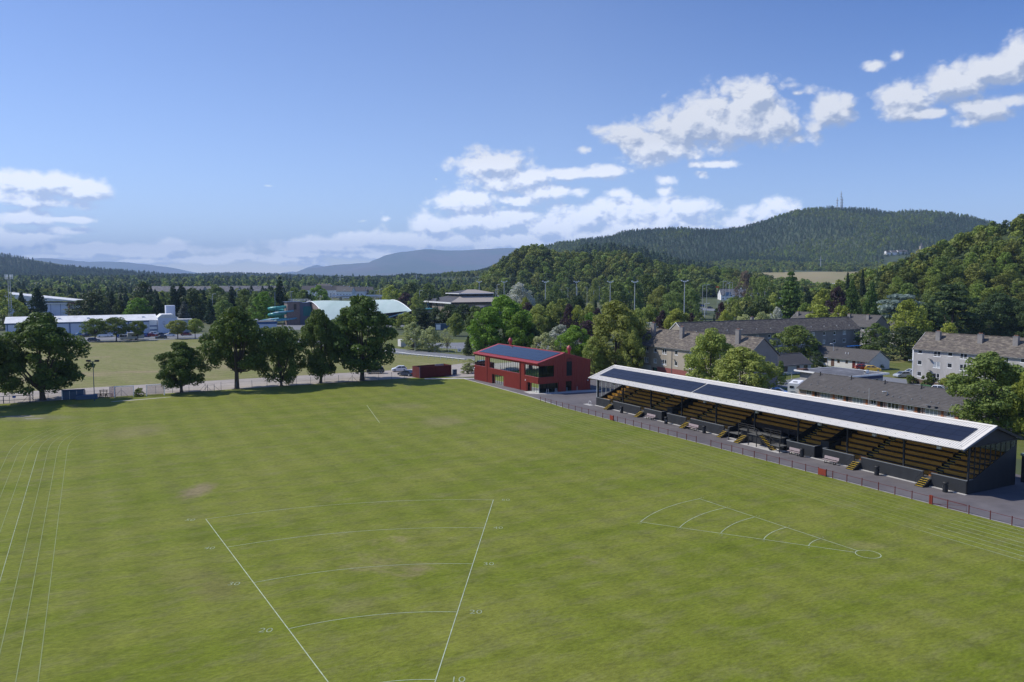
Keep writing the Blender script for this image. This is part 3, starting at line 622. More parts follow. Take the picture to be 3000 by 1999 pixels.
def tpx(kind, leaf, u, vtop, wpx, Y, label, **kw):
    """place a tree at distance Y so that its crown fills the measured outline"""
    X, _, zt = atY(u, vtop, Y); z0 = gz(X, Y); return tree(kind, leaf, X, Y, 1.22 * wpx * Y / FPX, max(2.0, zt - z0), label, z=z0, **kw)
def tbase(kind, leaf, u, v, vtop, wpx, label, **kw):
    x, y = G(u, v); _, _, zt = atY(u, vtop, y); return tree(kind, leaf, x, y, (0.90 if kind in ('oak', 'ivyoak') else 1.0) * wpx * y / FPX, zt, label, **kw)
K = 'oaks in the row behind the pitch'
tbase('oak', 'oak', 125, 1173, 922, 255, 'massive dark oak at the far left, blue dugout beside its trunk', group=K, var=0, rot=0.5)
tbase('oak', 'oak', -95, 1200, 930, 235, 'oak cut off by the left edge of the photo, only drooping leaves in view', group=K, var=1, rot=2.0)
tbase('oak', 'oak', 532, 1151, 1005, 150, 'small low oak behind the pitch just right of the two goals', group=K, var=2, rot=3.3)
tbase('oak', 'oak', 694, 1139, 905, 205, 'tall open oak with bare forked trunk, second right of the goals', group=K, var=1, rot=1.0)
tbase('ivyoak', 'oak', 825, 1132, 962, 140, 'narrow ivy covered oak with leaves down to the ground', group=K, var=0, rot=0)
tbase('oak', 'oak', 940, 1123, 912, 140, 'slender oak leaning between the ivy covered oak and the biggest oak', group=K, var=0, rot=4.0)
tbase('oak', 'oak', 1061, 1115, 873, 222, 'biggest oak, in front of the green curved roof, beside the parked dark car', group=K, var=2, rot=0.9)
# small round trees before the ice rink
K = 'round trees along the road by the ice rink'
for (u, v, vt, wp, lf, lab) in ((279, 1001, 937, 74, 'mid', 'round park tree by the rink road, leftmost, dark car under it'), (341, 1000, 933, 76, 'mid', 'round park tree by the rink road, tallest, left of the pale caravan'),
    (404, 998, 942, 50, 'mid', 'smallest round park tree, directly in front of the pale caravan'), (521, 993, 940, 62, 'lime', 'round park tree right of the white rink tower'), (572, 992, 936, 46, 'lime', 'round yellowish park tree beside the red van')):
    tbase('small', lf, u, v, vt, wp, lab, group=K)
# willow like trees along the access road
K = 'pale trees on the verge of the access road'
tbase('round', 'pale', 1212, 1026, 946, 76, 'pale leafy tree on the road verge next to the biggest oak, white van behind', group=K, var=0)
tbase('round', 'pale', 1265, 1029.5, 958, 74, 'broad pale tree on the road verge, middle of three', group=K, var=1)
tbase('sparse', 'pale', 1310, 1033, 963, 42, 'thin half bare tree on the road verge beside the fenced car park', group=K, bark='barkpale')
tbase('lime', 'lime', 1335, 985, 919, 52, 'light green tree across the car park, beyond the half bare tree')
# behind the pavilion
K = 'trees behind the red pavilion'
tpx('lime', 'bright', 1425, 905, 95, 246, 'bright green tree with drooping skirts left of the pavilion roof', group=K, var=0)
tpx('lime', 'bright', 1478, 868, 125, 252, 'tallest bright green tree behind the pavilion solar roof', group=K, var=1)
tpx('lime', 'bright', 1526, 915, 75, 244, 'bright green tree with dark lower half behind the left roof vent', group=K, var=2)
tpx('spire', 'dark', 1372, 985, 34, 254, 'small dark conifer beside the lamp post left of the pavilion', group=K)
tpx('round', 'dark', 1562, 950, 52, 246, 'dark rounded tree right of the bright green trees behind the roof ridge', group=K)
tpx('round', 'silver', 1645, 955, 95, 236, 'whitish silver tree behind the middle of the pavilion roof', group=K)
tpx('round', 'pale', 1598, 978, 80, 226, 'olive green rounded tree just above the pavilion ridge', group=K)
tpx('lime', 'bright', 1684, 957, 92, 222, 'vivid green tree beside the right roof vent of the pavilion', group=K)
tpx('lime', 'lime', 1806, 884, 140, 206, 'very large shaggy lime tree between pavilion and grandstand', group=K, var=1)
tpx('lime', 'lime', 1852, 960, 70, 200, 'lower shaggy lime tree against the cream flats', group=K, var=2)
tpx('lime', 'lime', 1742, 990, 70, 203, 'lime foliage low behind the right end of the pavilion', group=K, var=0)
# by the flats
K = 'trees among the flats'
tpx('lime', 'lime', 2085, 968, 128, 163, 'light green maple hiding the middle of the cream flats', group=K, var=0)
tpx('lime', 'lime', 2178, 1020, 160, 150, 'broad rounded maple directly above the stand roof beside the dark gable', group=K, var=1)
tpx('round', 'mid', 2328, 955, 122, 234, 'wide green tree in front of the long shaded flats', group=K, var=2)
tpx('dome', 'mid', 2288, 1058, 26, 186, 'small green shrub at the foot of the dark gable wall', group=K)
tpx('round', 'mid', 2566, 950, 82, 262, 'loose grey green tree right of the shaded flats', group=K)
tpx('round', 'dark', 2655, 958, 118, 238, 'broad dark tree left of the pale flats, above the parked cars', group=K)
tpx('dome', 'dark', 2395, 1032, 44, 216, 'dark shrubby tree at the left end of the white bungalows', group=K)
tpx('dome', 'mid', 2572, 1046, 36, 217, 'small tree against the bungalow gable near the yellow car', group=K)
tpx('lime', 'mid', 2905, 1036, 195, 127, 'huge dark tree beside the near end of the grandstand', group=K, var=2)
tpx('lime', 'mid', 2985, 1085, 130, 131, 'dark tree partly cut off by the right edge behind the grandstand', group=K, var=0)
tpx('lime', 'yellow', 3022, 1085, 90, 121, 'vivid lime green tree at the right edge of the photo', group=K, var=1)
tpx('bush', 'mid', 2723, 1092, 34, 181, 'grey green shrub under the lower windows of the pale flats', group=K)
tpx('bush', 'lime', 2790, 1096, 56, 176, 'yellow green shrub by the entrance of the pale flats', group=K)
tpx('bush', 'mid', 2668, 1100, 26, 186, 'ragged shrub beside the parked white estate car', group=K)
# right hand gardens below the hill
K = 'garden trees below the wooded hill'
tpx('cedar', 'cedar', 2640, 853, 132, 312, 'blue grey cedar with flat layered branches', group=K)
tpx('round', 'yellow', 2662, 880, 100, 276, 'golden green bushy tree in front of the blue cedar', group=K)
tpx('round', 'yellow', 2700, 900, 50, 290, 'smaller golden tree right of the golden green bushy tree', group=K)
tpx('pine', 'dark', 2795, 822, 135, 300, 'big dark pine between cedar and right edge', group=K)
tpx('pine', 'dark', 2730, 880, 80, 292, 'dark pine leaning over the ridge of the pale flats', group=K)
tpx('lime', 'dark', 2935, 862, 130, 300, 'large dark tree behind the right part of the pale flats roof', group=K)
tpx('lime', 'dark', 3015, 880, 100, 292, 'dark tree at the right edge above the pale flats', group=K)
tpx('dome', 'yellow', 2783, 948, 66, 232, 'small yellow green tree peeping over the ridge of the pale flats', group=K)
tpx('spire', 'cypress', 2497, 825, 58, 344, 'broad bright cypress, left one of the pair beside the copper beech', group=K)
tpx('spire', 'cypress', 2556, 833, 58, 338, 'broad bright cypress, right one of the pair near the cedar', group=K)
tpx('spire', 'conifer', 2484, 802, 26, 420, 'narrow dark conifer rising behind the cypress pair', group=K)
tpx('spire', 'conifer', 2528, 793, 28, 430, 'dark conifer at the foot of the hill against the dry field', group=K)
tpx('round', 'beech', 2455, 843, 60, 352, 'large purple copper beech left of the bright cypress', group=K)
tpx('round', 'yellow', 2412, 850, 62, 360, 'yellow green rounded tree left of the large copper beech', group=K)
tpx('dome', 'yellow', 2395, 895, 105, 305, 'long yellow green hedge tree behind the far flats roof', group=K)
tpx('dome', 'yellow', 2465, 898, 66, 300, 'yellow hedge tree right of the long yellow hedge', group=K)
tpx('conifer', 'cypress', 2318, 790, 100, 395, 'tall broad fir standing out against the dry field', group=K)
tpx('conifer', 'conifer', 2368, 838, 40, 380, 'dark conifer with bare stems right of the tall broad fir', group=K)
tpx('round', 'lime', 2268, 860, 50, 400, 'green tree under the left side of the tall broad fir', group=K)
tpx('conifer', 'mid', 2262, 826, 34, 440, 'soft green conifer left of the tall broad fir', group=K)
tpx('column', 'mid', 2234, 815, 42, 470, 'poplar like tree, right one behind the street lamps', group=K)
tpx('column', 'mid', 2205, 816, 34, 490, 'poplar like tree, left one behind the street lamps', group=K)
tpx('column', 'brown', 2180, 800, 44, 620, 'dead brown tree standing behind the road lamps', group=K)
tpx('dome', 'dark', 2231, 877, 84, 322, 'dark green domed tree in the middle distance above the flats', group=K)
tpx('round', 'silver', 2278, 902, 46, 300, 'blue grey tree at the left end of the far flats roof', group=K)
tpx('dome', 'pale', 2180, 923, 60, 285, 'pale bushy tree over the long mossy roof', group=K)
tpx('dome', 'pale', 2236, 915, 62, 286, 'pale bushy tree near the lone chimney of the long mossy roof', group=K)
tpx('round', 'lime', 2160, 888, 44, 330, 'light green tree beside the domed dark tree', group=K)
tpx('conifer', 'conifer', 2187, 878, 26, 340, 'little dark conifer touching the domed dark tree', group=K)
tpx('round', 'beech', 2114, 887, 32, 335, 'small copper beech below the white roofed house', group=K)
tpx('round', 'yellow', 2128, 908, 48, 300, 'yellow green tree below the small copper beech', group=K)
tpx('round', 'mid', 2052, 918, 42, 300, 'dark green tree left of the terracotta roof', group=K)
tpx('conifer', 'conifer', 2092, 918, 18, 296, 'tiny conifer beside the terracotta roof', group=K)
tpx('dome', 'silver', 1905, 946, 72, 262, 'whitish bushes showing above the cream flats roof', group=K)
# middle distance above pavilion
K = 'park trees in the middle distance'
for a in (('lime','lime',1577,893,68,330,'green tree with a dark trunk above the right roof slope of the pavilion'),('round','silver',1525,830,78,450,'tall tree with silvery leaf tips beyond the bright green trees'),
 ('round','yellow',1537,872,44,380,'yellow green tree in front of the silvery one'),('round','beech',1548,888,44,350,'copper beech behind the bright green trees'),
 ('round','lime',1642,880,68,332,'lime green tree left of the first dark copper beech in the avenue'),('lime','lime',1620,886,50,338,'lime green tree at the left end of the avenue'),('round','beech',1668,892,42,320,'dark copper beech, first in the avenue'),
 ('dome','dark',1692,868,62,380,'dark green mound of a tree below the white hut'),('column','yellow',1690,898,34,318,'narrow yellow green tree between two copper beeches'),
 ('round','lime',1728,892,58,322,'lime green tree in the avenue above the white caravan'),('dome','bright',1728,918,52,300,'bright green low tree right of the white caravan'),
 ('round','beech',1752,906,44,316,'dark copper beech beside the very large shaggy tree'),('dome','beech',1722,940,66,285,'low wide copper beech above the vivid green tree'),
 ('round','beech',1690,945,40,290,'small copper beech over the white caravan'),('lime','lime',1903,895,62,318,'lime green tree right of the very large shaggy tree'),('lime','lime',1868,905,54,300,'lime green tree hidden half by the very large shaggy tree'),
 ('round','beech',1942,912,44,312,'copper beech between two lime green trees of the avenue'),('lime','yellow',1985,906,80,306,'rounded yellow green tree at the right end of the avenue'),('round','beech',2025,920,38,308,'last copper beech of the avenue, at the right'),
 ('conifer','conifer',1745,875,26,350,'dark little conifer under the lamp post with the white base'),('conifer','conifer',1775,880,24,345,'dark conifer left of the floodlight mast'),('conifer','conifer',1918,884,26,350,'dark conifer against the low concrete wall'),
 ('dome','mid',1660,875,60,395,'green tree behind the avenue near the metal fence'),('dome','dark',1600,880,60,400,'dark tree behind the avenue right of the floodlight'),
 ('round','mid',1804,822,82,490,'big green tree, leftmost of the clump behind the floodlights'),('round','mid',1845,816,76,505,'big green tree, second of the clump behind the floodlights'),
 ('round','mid',1890,806,84,520,'big dark tree, third of the clump behind the floodlights'),('round','dark',1950,795,96,560,'tallest tree at the back of the clump'),('round','mid',2001,815,80,485,'big tree at the right end of the clump'),
 ('column','mid',1972,858,62,430,'willow like tree in front of the clump, left'),('column','mid',2022,850,56,425,'willow like tree in front of the clump, right'),('lime','lime',1935,838,60,450,'lighter tree in the middle of the clump'),
 ('column','lime',1740,820,26,640,'pale narrow tree alone before the wooded hill'),('round','mid',1624,838,50,560,'green tree at the foot of the wooded hill')):
    tpx(a[0], a[1], a[2], a[3], a[4], a[5], a[6], group=K)
# towards the arena and pool
K = 'dark trees in front of the arena'
for a in (('round','lime',1190,916,62,385,'light tree at the left end of the row before the arena'),('dome','dark',1232,903,66,392,'dark tree in front of the teal flat roof'),('dome','dark',1272,903,58,392,'dark tree below the blue sign of the arena'),
  ('dome','dark',1316,893,70,390,'dark tree before the front corner of the arena'),('dome','dark',1358,892,60,380,'dark tree before the right wall of the arena'),('dome','mid',1394,898,60,375,'tree between arena and the bright green trees')):
    tpx(*a[:6], a[6], group=K)
K = 'trees beyond the swimming pool'
for a in (('round','yellow',1147,838,58,560,'yellow green tree right of the flyover'),('round','beech',1186,858,46,540,'copper beech right of the yellow green tree by the flyover'),('round','lime',1221,860,38,520,'light green tree above the right tip of the curved roof'),
  ('round','mid',1250,832,64,600,'tall green tree left of the arena roof'),('round','lime',1296,846,46,620,'light tree behind the arena roof'),('round','mid',1330,832,62,640,'tree behind the top of the arena roof'),('round','mid',1205,828,60,660,'distant green tree over the curved roof tip'),
  ('conifer','conifer',819,806,44,470,'tall dark spruce behind the water slides'),('dome','bright',773,856,62,440,'bright green tree left of the tall spruce'),('round','bright',934,838,58,600,'bright tree beyond the ridge of the curved roof'),
  ('round','mid',860,842,52,560,'round green tree right of the tall spruce'),('round','mid',890,850,50,520,'round green tree before the white houses'),('conifer','conifer',677,835,36,470,'pointed conifer, the most regular cone at the left of the slides'),
  ('round','mid',715,848,58,470,'rounded tree right of the regular cone conifer'),('round','mid',748,860,46,460,'lower rounded tree beside the bright green tree'),('dome','mid',1385,842,50,600,'tree behind the right slope of the arena roof'),('dome','lime',1430,845,50,560,'light tree below the first floodlight mast')):
    tpx(*a[:6], a[6], group=K)
K = 'trees behind the ice rink'
for a in (('round','lime',8,852,96,385,'yellowish tree at the left edge beside the lattice mast'),('spire','conifer',62,858,44,400,'tall dark conifer right of the lattice mast'),('spire','conifer',108,846,66,396,'tall dark conifer hiding the white hall'),
  ('dome','dark',265,858,104,440,'wide dark tree right of the white hall'),('spire','conifer',326,856,42,450,'dark conifer right of the wide dark tree'),('dome','dark',352,880,46,430,'dark tree over the rink roof'),
  ('dome','bright',406,874,74,425,'bright green tree over the rink roof'),('spire','conifer',460,866,50,430,'dark conifer right of the bright green tree'),('conifer','conifer',508,832,48,450,'tall dark spruce left above the white chimney box'),
  ('conifer','conifer',530,828,48,455,'tall dark spruce, highest above the white chimney box'),('dome','dark',566,846,62,450,'dark rounded tree right of the tall spruces'),('conifer','greysp',539,880,52,376,'grey spruce right behind the white chimney box'),
  ('conifer','conifer',596,845,40,460,'slim dark conifer right of the dark rounded tree'),('round','mid',632,838,62,620,'distant round tree above the slim conifers'),('conifer','conifer',614,872,40,430,'dark conifer in front of the slim one'),
  ('dome','mid',656,880,52,440,'green bushy tree left of the cone conifer'),('dome','dark',420,828,60,560,'dark tree against the grey roofs')):
    tpx(*a[:6], a[6], group=K)

# ============================================================ PAVILION
def facade(mb, axis, c, t, s0, s1, z0, z1, ops=()):
    """wall of thickness t with rectangular openings (sa, sb, za, zb)"""
    xs_ = sorted({s0, s1, *[o[0] for o in ops], *[o[1] for o in ops]})
    for a, b in zip(xs_, xs_[1:]):
        cuts = sorted([(o[2], o[3]) for o in ops if o[0] < (a + b) / 2 < o[1]]); z = z0
        for (p, q) in cuts + [(z1, z1)]:
            if p - z > 1e-4:
                if axis == 'x': mb.box(c, c + t, a, b, z, p)
                else: mb.box(a, b, c, c + t, z, p)
            z = max(z, q)
    return mb
PV = G(1370 + 1222 / 5.8825, 980 + 1025 / 5.8825); PR = math.atan2(0.52, 0.854)
PL_, PW_ = 28.4, 13.7; EH, RH, RX = 6.5, 8.32, 6.7
pav = thing('pavilion', 'two storey red metal clad pavilion with long upper windows and solar roof', 'building', PV, PR)
# local frame: x away from the pitch, y towards the far left corner
opf = [(23.1, 28.4, 3.6, 6.0), (7.75, 21.15, 3.58, 5.95), (0.0, 5.6, 3.45, 5.86), (14.5, 20.1, 0.0, 2.25), (0.0, 4.7, 0.0, 2.05)]
f = MB(); facade(f, 'x', 0, 0.3, 0, PL_, 0, EH, opf); f.build('wall', M['pavred'], pav, label='sunlit red front wall')
opg = [(0.0, 4.0, 3.45, 5.86), (0.0, 5.2, 0.0, 2.05), (7.05, 8.75, 0.0, 2.2), (7.15, 8.75, 3.35, 7.0)]
f = MB(); facade(f, 'y', 0, 0.3, 0.3, PW_, 0, EH, opg[:3] + [(7.15, 8.75, 3.35, EH)])
f.prism([(0.0, EH), (7.15, EH), (7.15, RH), (6.7, RH), ], 0.0, 0.3, 'y'); f.prism([(7.15, 7.35), (8.75, 7.35), (8.75, EH + (PW_ - 8.75) / (PW_ - RX) * (RH - EH)), (7.15, RH - 0.1)], 0, 0.3, 'y'); f.prism([(8.75, EH), (PW_, EH), (8.75, EH + (PW_ - 8.75) / (PW_ - RX) * (RH - EH))], 0, 0.3, 'y')
f.prism([(7.15, EH), (8.75, EH), (8.75, 7.35), (7.15, 7.35)], 0.06, 0.3, 'y')
f.build('wall', M['pavred'], pav, label='shaded red gable wall')
f = MB(); f.box(7.17, 8.73, 0.1, 0.2, 3.37, 7.33)
for k in range(18): f.box(7.17, 8.73, 0.05, 0.1, 3.45 + k * 0.215, 3.53 + k * 0.215)
f.build('vent_louvre', M['black'], pav)
f = MB(); f.box(PW_ - 0.3, PW_, 0.3, PL_, 0, EH); facade(f, 'y', PL_ - 0.3, 0.3, 0.3, PW_ - 0.3, 0, EH, [(0.3, 4, 3.6, 6.0)])
f.prism([(0.3, EH), (PW_, EH), (RX, RH)], PL_ - 0.3, PL_, 'y'); f.build('wall', M['pavred'], pav)
# standing seams of the cladding, modelled as proud ribs
sm = MB()
def seams(axis, c, s0, s1, z0, z1, ops, step=0.46, top=None):
    s = s0 + step / 2
    while s < s1:
        zt = z1 if top is None else top(s); cuts = sorted([(o[2], o[3]) for o in ops if o[0] - .02 < s < o[1] + .02]); z = z0
        for (p, q) in cuts + [(zt, zt)]:
            if p - z > 0.05:
                if axis == 'x': sm.box(c - 0.10, c, s - 0.035, s + 0.035, z, p)
                else: sm.box(s - 0.035, s + 0.035, c - 0.10, c, z, p)
            z = max(z, q)
        s += step
seams('x', 0, 0, PL_, 0.02, EH, opf); seams('y', 0, 0, PW_, 0.02, EH, opg, top=lambda s: EH + (s / RX if s < RX else (PW_ - s) / (PW_ - RX)) * (RH - EH) - 0.12)
sm.build('standing_seam', M['pavred'], pav, kind='stuff')
for y in (22.05, 7.2):
    MB().tube([(-0.09, y, 0.05), (-0.09, y, EH - 0.3)], 0.07, 6).build('downpipe', M['shedred'], pav)
    MB().box(-0.05, 0.0, y - 0.16, y + 0.16, 0, EH - 0.25).build('recess_strip', M['shedred'], pav)
def rslab(mb, x0, z0, x1, z1, y0, y1, t):
    mb.prism([(x0, z0), (x1, z1), (x1, z1 - t), (x0, z0 - t)], y0, y1, 'y'); return mb
sl = (RH - EH) / RX
rslab(MB(), -0.18, EH + 0.1, RX, RH + 0.12, -0.06, PL_ + 0.06, 0.14).build('roof', M['pavtrim'], pav)
rslab(MB(), RX, RH + 0.12, PW_ + 0.15, EH + 0.1, -0.06, PL_ + 0.06, 0.14).build('roof', M['pavtrim'], pav)
rb = MB()
for k in range(68):
    y = 0.2 + k * 0.42; rslab(rb, RX, RH + 0.155, PW_ + 0.1, EH + 0.14, y, y + 0.04, 0.03)
    rslab(rb, -0.12, EH + 0.15, 0.55, EH + 0.15 + 0.67 * sl, y, y + 0.04, 0.03)
rb.build('roof_seam', M['pavtrim'], pav, kind='stuff')
MB().box(-0.34, -0.14, -0.06, PL_ + 0.06, EH - 0.12, EH + 0.1).build('gutter', M['pavtrim'], pav)
MB().box(-0.02, 0.3, -0.06, PL_ + 0.06, EH - 0.2, EH - 0.02).build('eaves_band', M['pavred'], pav)
MB().box(RX - 0.2, RX + 0.2, -0.08, PL_ + 0.08, RH + 0.12, RH + 0.19).build('ridge_cap', M['pavtrim'], pav)
# solar panels: 4 rows x 17
pm = MB(); ln = math.hypot(1.0, sl); px_, py_ = 1.40, 1.56
pm.prism([(0, 0), (px_ - 0.03, (px_ - 0.03) * sl), (px_ - 0.03, (px_ - 0.03) * sl + 0.04), (0, 0.04)], 0, py_ - 0.025, 'y')
pmesh = pm.mesh('solar_panel', M['solar2'])
for i in range(4):
    for j in range(17): mobj('solar_panel', pmesh, pav, (0.62 + i * px_, 0.75 + j * py_, EH + 0.19 + (0.62 + i * px_) * sl))
# two roof cowls
for (x, y) in ((RX + 1.2, 24.6), (RX + 2.2, 1.4)):
    zb = RH + 0.1 - (x - RX) * (RH - EH) / (PW_ - RX)
    MB().lathe([(0.28, zb - 0.1), (0.28, zb + 0.75), (0.42, zb + 1.0), (0.55, zb + 1.35), (0.40, zb + 1.75), (0.24, zb + 1.85), (0.24, zb + 1.98), (0.05, zb + 2.0)], 12).build('roof_vent', M['pavtrim'], pav, loc=(x, y, 0), smoothed=True)
for y in (6.2, 12.6):
    MB().tube([(RX + 1.0, y, RH - 0.3), (RX + 1.0, y, RH + 0.45), (RX + 1.0, y + 0.01, RH + 0.55)], [0.05, 0.05, 0.09], 6).build('vent_pipe', M['steel'], pav)
# interior seen through the glass
it = MB(); it.box(0.3, PW_ - 0.3, 0.3, PL_ - 0.3, 2.75, 3.3); it.build('floor_slab', mat('interior_floor', (0.16, 0.17, 0.16), 0.6, 0.1), pav)
it = MB(); it.box(0.3, PW_ - 0.3, 0.3, PL_ - 0.3, 6.2, 6.3); it.build('ceiling', M['capgrey'], pav)
it = MB(); it.box(7.6, 7.75, 0.3, PL_ - 0.3, 3.3, 6.2); it.box(6.2, 6.35, 0.3, PL_ - 0.3, 0.05, 2.75); it.box(0.35, 7.6, 5.9, 6.05, 3.3, 6.2); it.box(0.35, 7.6, 22.2, 22.35, 3.3, 6.2); it.box(0.35, 6.2, 13.4, 13.5, 0.05, 2.75); it.box(0.35, 6.2, 21, 21.1, 0.05, 2.75)
it.build('interior_wall', mat('interior_wall', (0.30, 0.31, 0.30), 0.8, 0.05), pav)
it = MB(); it.box(2.2, 2.35, 17.4, 20.9, 3.3, 5.1); it.box(2.4, 2.55, 14.2, 16.0, 3.3, 4.8); it.build('dark_screen', M['black'], pav)
# glazing
def glaz(y0, y1, z0, z1, n, x=0.1, axis='x'):
    fr = MB(); w_ = 0.05
    def bx(a, b, c, d):
        if axis == 'x': fr.box(x, x + 0.08, a, b, c, d)
        else: fr.box(a, b, x, x + 0.08, c, d)
    bx(y0, y1, z0, z0 + w_); bx(y0, y1, z1 - w_, z1); 
    for k in range(n + 1):
        s = y0 + (y1 - y0 - w_) * k / n; bx(s, s + w_ * (1 if k in (0, n) else 0.6), z0 + w_, z1 - w_)
    o = fr.build('window', M['black'], pav)
    for k in range(n):
        a = y0 + (y1 - y0) * k / n + 0.03; b = y0 + (y1 - y0) * (k + 1) / n - 0.01
        pn = MB()
        if axis == 'x': pn.poly([(x + 0.04, a, z0), (x + 0.04, b, z0), (x + 0.04, b, z1), (x + 0.04, a, z1)])
        else: pn.poly([(a, x + 0.04, z0), (b, x + 0.04, z0), (b, x + 0.04, z1), (a, x + 0.04, z1)])
        pn.build('pane', M['pane'], o)
glaz(23.1, 28.35, 3.6, 6.0, 5); glaz(7.75, 21.15, 3.58, 5.95, 14); glaz(0.1, 5.6, 3.45, 5.86, 6); glaz(14.5, 20.1, 0.02, 2.25, 6, x=0.45); glaz(0.55, 4.7, 0.02, 2.05, 4, x=0.55)
glaz(0.2, 4.0, 3.45, 5.86, 4, axis='y'); glaz(7.05, 8.75, 0.02, 2.2, 2, x=0.25, axis='y'); glaz(0.6, 5.2, 0.02, 2.05, 5, x=0.62, axis='y')
f = MB(); f.box(0.02, 0.3, 0, PL_, 3.40, 3.47) if False else None
MB().box(-0.04, 0.1, 0.0, 5.62, 3.39, 3.46).build('sill', M['pavtrim'], pav); MB().box(-0.04, 0.1, 7.7, 21.2, 3.52, 3.59).build('sill', M['pavtrim'], pav); MB().box(-0.04, 0.1, 23.05, 28.4, 3.54, 3.61).build('sill', M['pavtrim'], pav)
MB().tube([(0.35, 0.35, 0), (0.35, 0.35, 2.05)], 0.07, 8).build('corner_post', M['steel'], pav)
# security lights and cameras
for (x, y, z) in ((-0.14, 5.0, 2.45), (12.9, -0.12, 2.1), (-0.1, 28.2, 2.9)):
    MB().lathe([(0.02, z - 0.18), (0.12, z - 0.12), (0.13, z + 0.05), (0.03, z + 0.12)], 8, x, y).build('camera_dome', M['white'], pav)
f = MB(); f.box(6.9, 7.3, 0.7, 1.0, 0.5, 1.4); f.build('meter_box', M['black'], pav)
# bollards before the gable
bol = thing('bollard', 'pair post of pale steel before the glazed gable corner of the pavilion', 'bollard', (0, 0, 0), 0, 'steel bollards at the pavilion gable')
MB().lathe([(0.055, 0), (0.055, 0.95), (0.03, 0.98)], 10).build('post', M['steel'], bol)
MB().lathe([(0.11, 0), (0.11, 0.03)], 10).build('base_plate', M['steel'], bol)
pc, ps_ = math.cos(PR), math.sin(PR)
def PW(x, y, z=0.0): return (PV[0] + pc * x - ps_ * y, PV[1] + ps_ * x + pc * y, z)
first = True
for (x, y, lab) in ((1.5, -0.9, 'steel bollard nearest the glass corner of the pavilion'), (1.9, -0.95, 'steel bollard just right of the one at the glass corner'), (3.7, -0.9, 'steel bollard left of the dark alcove of the pavilion gable'), (4.0, -0.95, 'steel bollard right beside the one at the dark alcove'), (6.9, -0.7, 'steel bollard left of the double glass door in the gable'), (9.6, -0.7, 'steel bollard right of the double glass door in the gable')):
    if first: bol.location = PW(x, y, 0.035); bol['label'] = lab; first = False
    else: dup(bol, PW(x, y, 0.035), 0, lab)
sheet('pavilion_paving', [(84.5, 146.6), (84.9, 149.9), (87.2, 150.2), (101, 144.6), (100.5, 142.6), (88, 143.9)], 0.042, M['concrete'])

# ============================================================ GRANDSTAND
SP = W(88.07, 53.6); GR = GA
st = thing('grandstand', 'long black grandstand with white edged solar roof and ochre bench rows', 'grandstand', SP, GR)
L_ = 73.36; BD = 9.4
def SW(x, y, z=0.0): p = W(88.07 + x, 53.6 + y); return (p[0], p[1], z)
gaps = [(4.33, 5.36), (13.95, 15.0), (37.8, 38.7), (46.4, 47.5), (58.55, 59.6), (67.85, 68.9)]
sections = [(0.0, 19.95), (21.28, 26.2), (37.55, 52.35), (53.7, L_)]
# front parapet pieces with grey capping
for (a, b) in sections:
    cuts = [a] + [g for gp in gaps if a < gp[0] < b - 0.5 for g in gp] + [b]
    for s0, s1 in zip(cuts[::2], cuts[1::2]):
        if s1 - s0 < 0.05: continue
        o = MB().box(0, 0.18, s0, s1, 0.0, 1.58).build('front_wall', M['blackwall'], st)
        MB().box(-0.03, 0.21, s0, s1, 1.58, 1.64).build('wall_cap', M['capgrey'], o)
# concrete plinth along the foot
MB().box(-0.35, 0.0, -0.1, L_ + 0.1, 0.0, 0.09).build('plinth', M['concrete'], st)
MB().box(-2.0, -0.35, 25.8, 35.9, 0.0, 0.06).build('plinth', M['concrete'], st, label='pale concrete pad under the central stairs')
NT = 7; X0, DXT, Z0, DZT = 1.25, 1.08, 0.95, 0.43
def aisles(a, b): return [g for g in gaps if a <= g[0] and g[1] <= b + 0.3]
secs2 = [(0.15, 19.85, aisles(0, 20)), (21.4, 26.1, [(24.9, 26.05)]), (26.2, 37.4, []), (37.65, 52.25, aisles(37.5, 52)), (53.8, L_ - 0.15, aisles(53, 74))]
for (a, b, ai) in secs2:
    i0 = 0 if ai and a != 26.2 else 3
    for i in range(i0, NT + (0 if a == 26.2 else 0)):
        x = X0 + i * DXT; z = Z0 + i * DZT
        x1 = BD - 0.2 if i == NT - 1 else x + DXT
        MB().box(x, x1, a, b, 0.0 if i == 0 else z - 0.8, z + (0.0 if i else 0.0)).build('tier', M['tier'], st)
        cuts = [a] + sorted([g for gp in ai for g in gp]) + [b]
        for s0, s1 in zip(cuts[::2], cuts[1::2]):
            if s1 - s0 < 0.3: continue
            bm = MB(); bm.box(x + 0.12, x + 0.16, s0, s1, z, z + 0.36); bm.box(x + 0.12, x + 0.52, s0, s1, z + 0.36, z + 0.41)
            bm.build('bench_row', M['ochre'], st)
        for (g0, g1) in ai:
            MB().box(x + 0.06 - DXT * 0.5, x + 0.06, g0 + 0.04, g1 - 0.04, z - DZT * 0.5 - 0.2, z - DZT * 0.5 + 0.01).build('aisle_step', M['stepgrey'], st)
            MB().box(x - 0.02 - DXT * 0.5, x + 0.08 - DXT * 0.5, g0 + 0.06, g1 - 0.06, z - DZT * 0.5 - 0.02, z - DZT * 0.5 + 0.03).build('step_nosing', M['yellow'], st)
            MB().box(x - 0.02, x + 0.08, g0 + 0.06, g1 - 0.06, z - 0.02, z + 0.03).build('step_nosing', M['yellow'], st)
    if a != 26.2: MB().box(0.18, X0, a, b, 0.0, 0.9).build('walkway', M['stepgrey'], st)
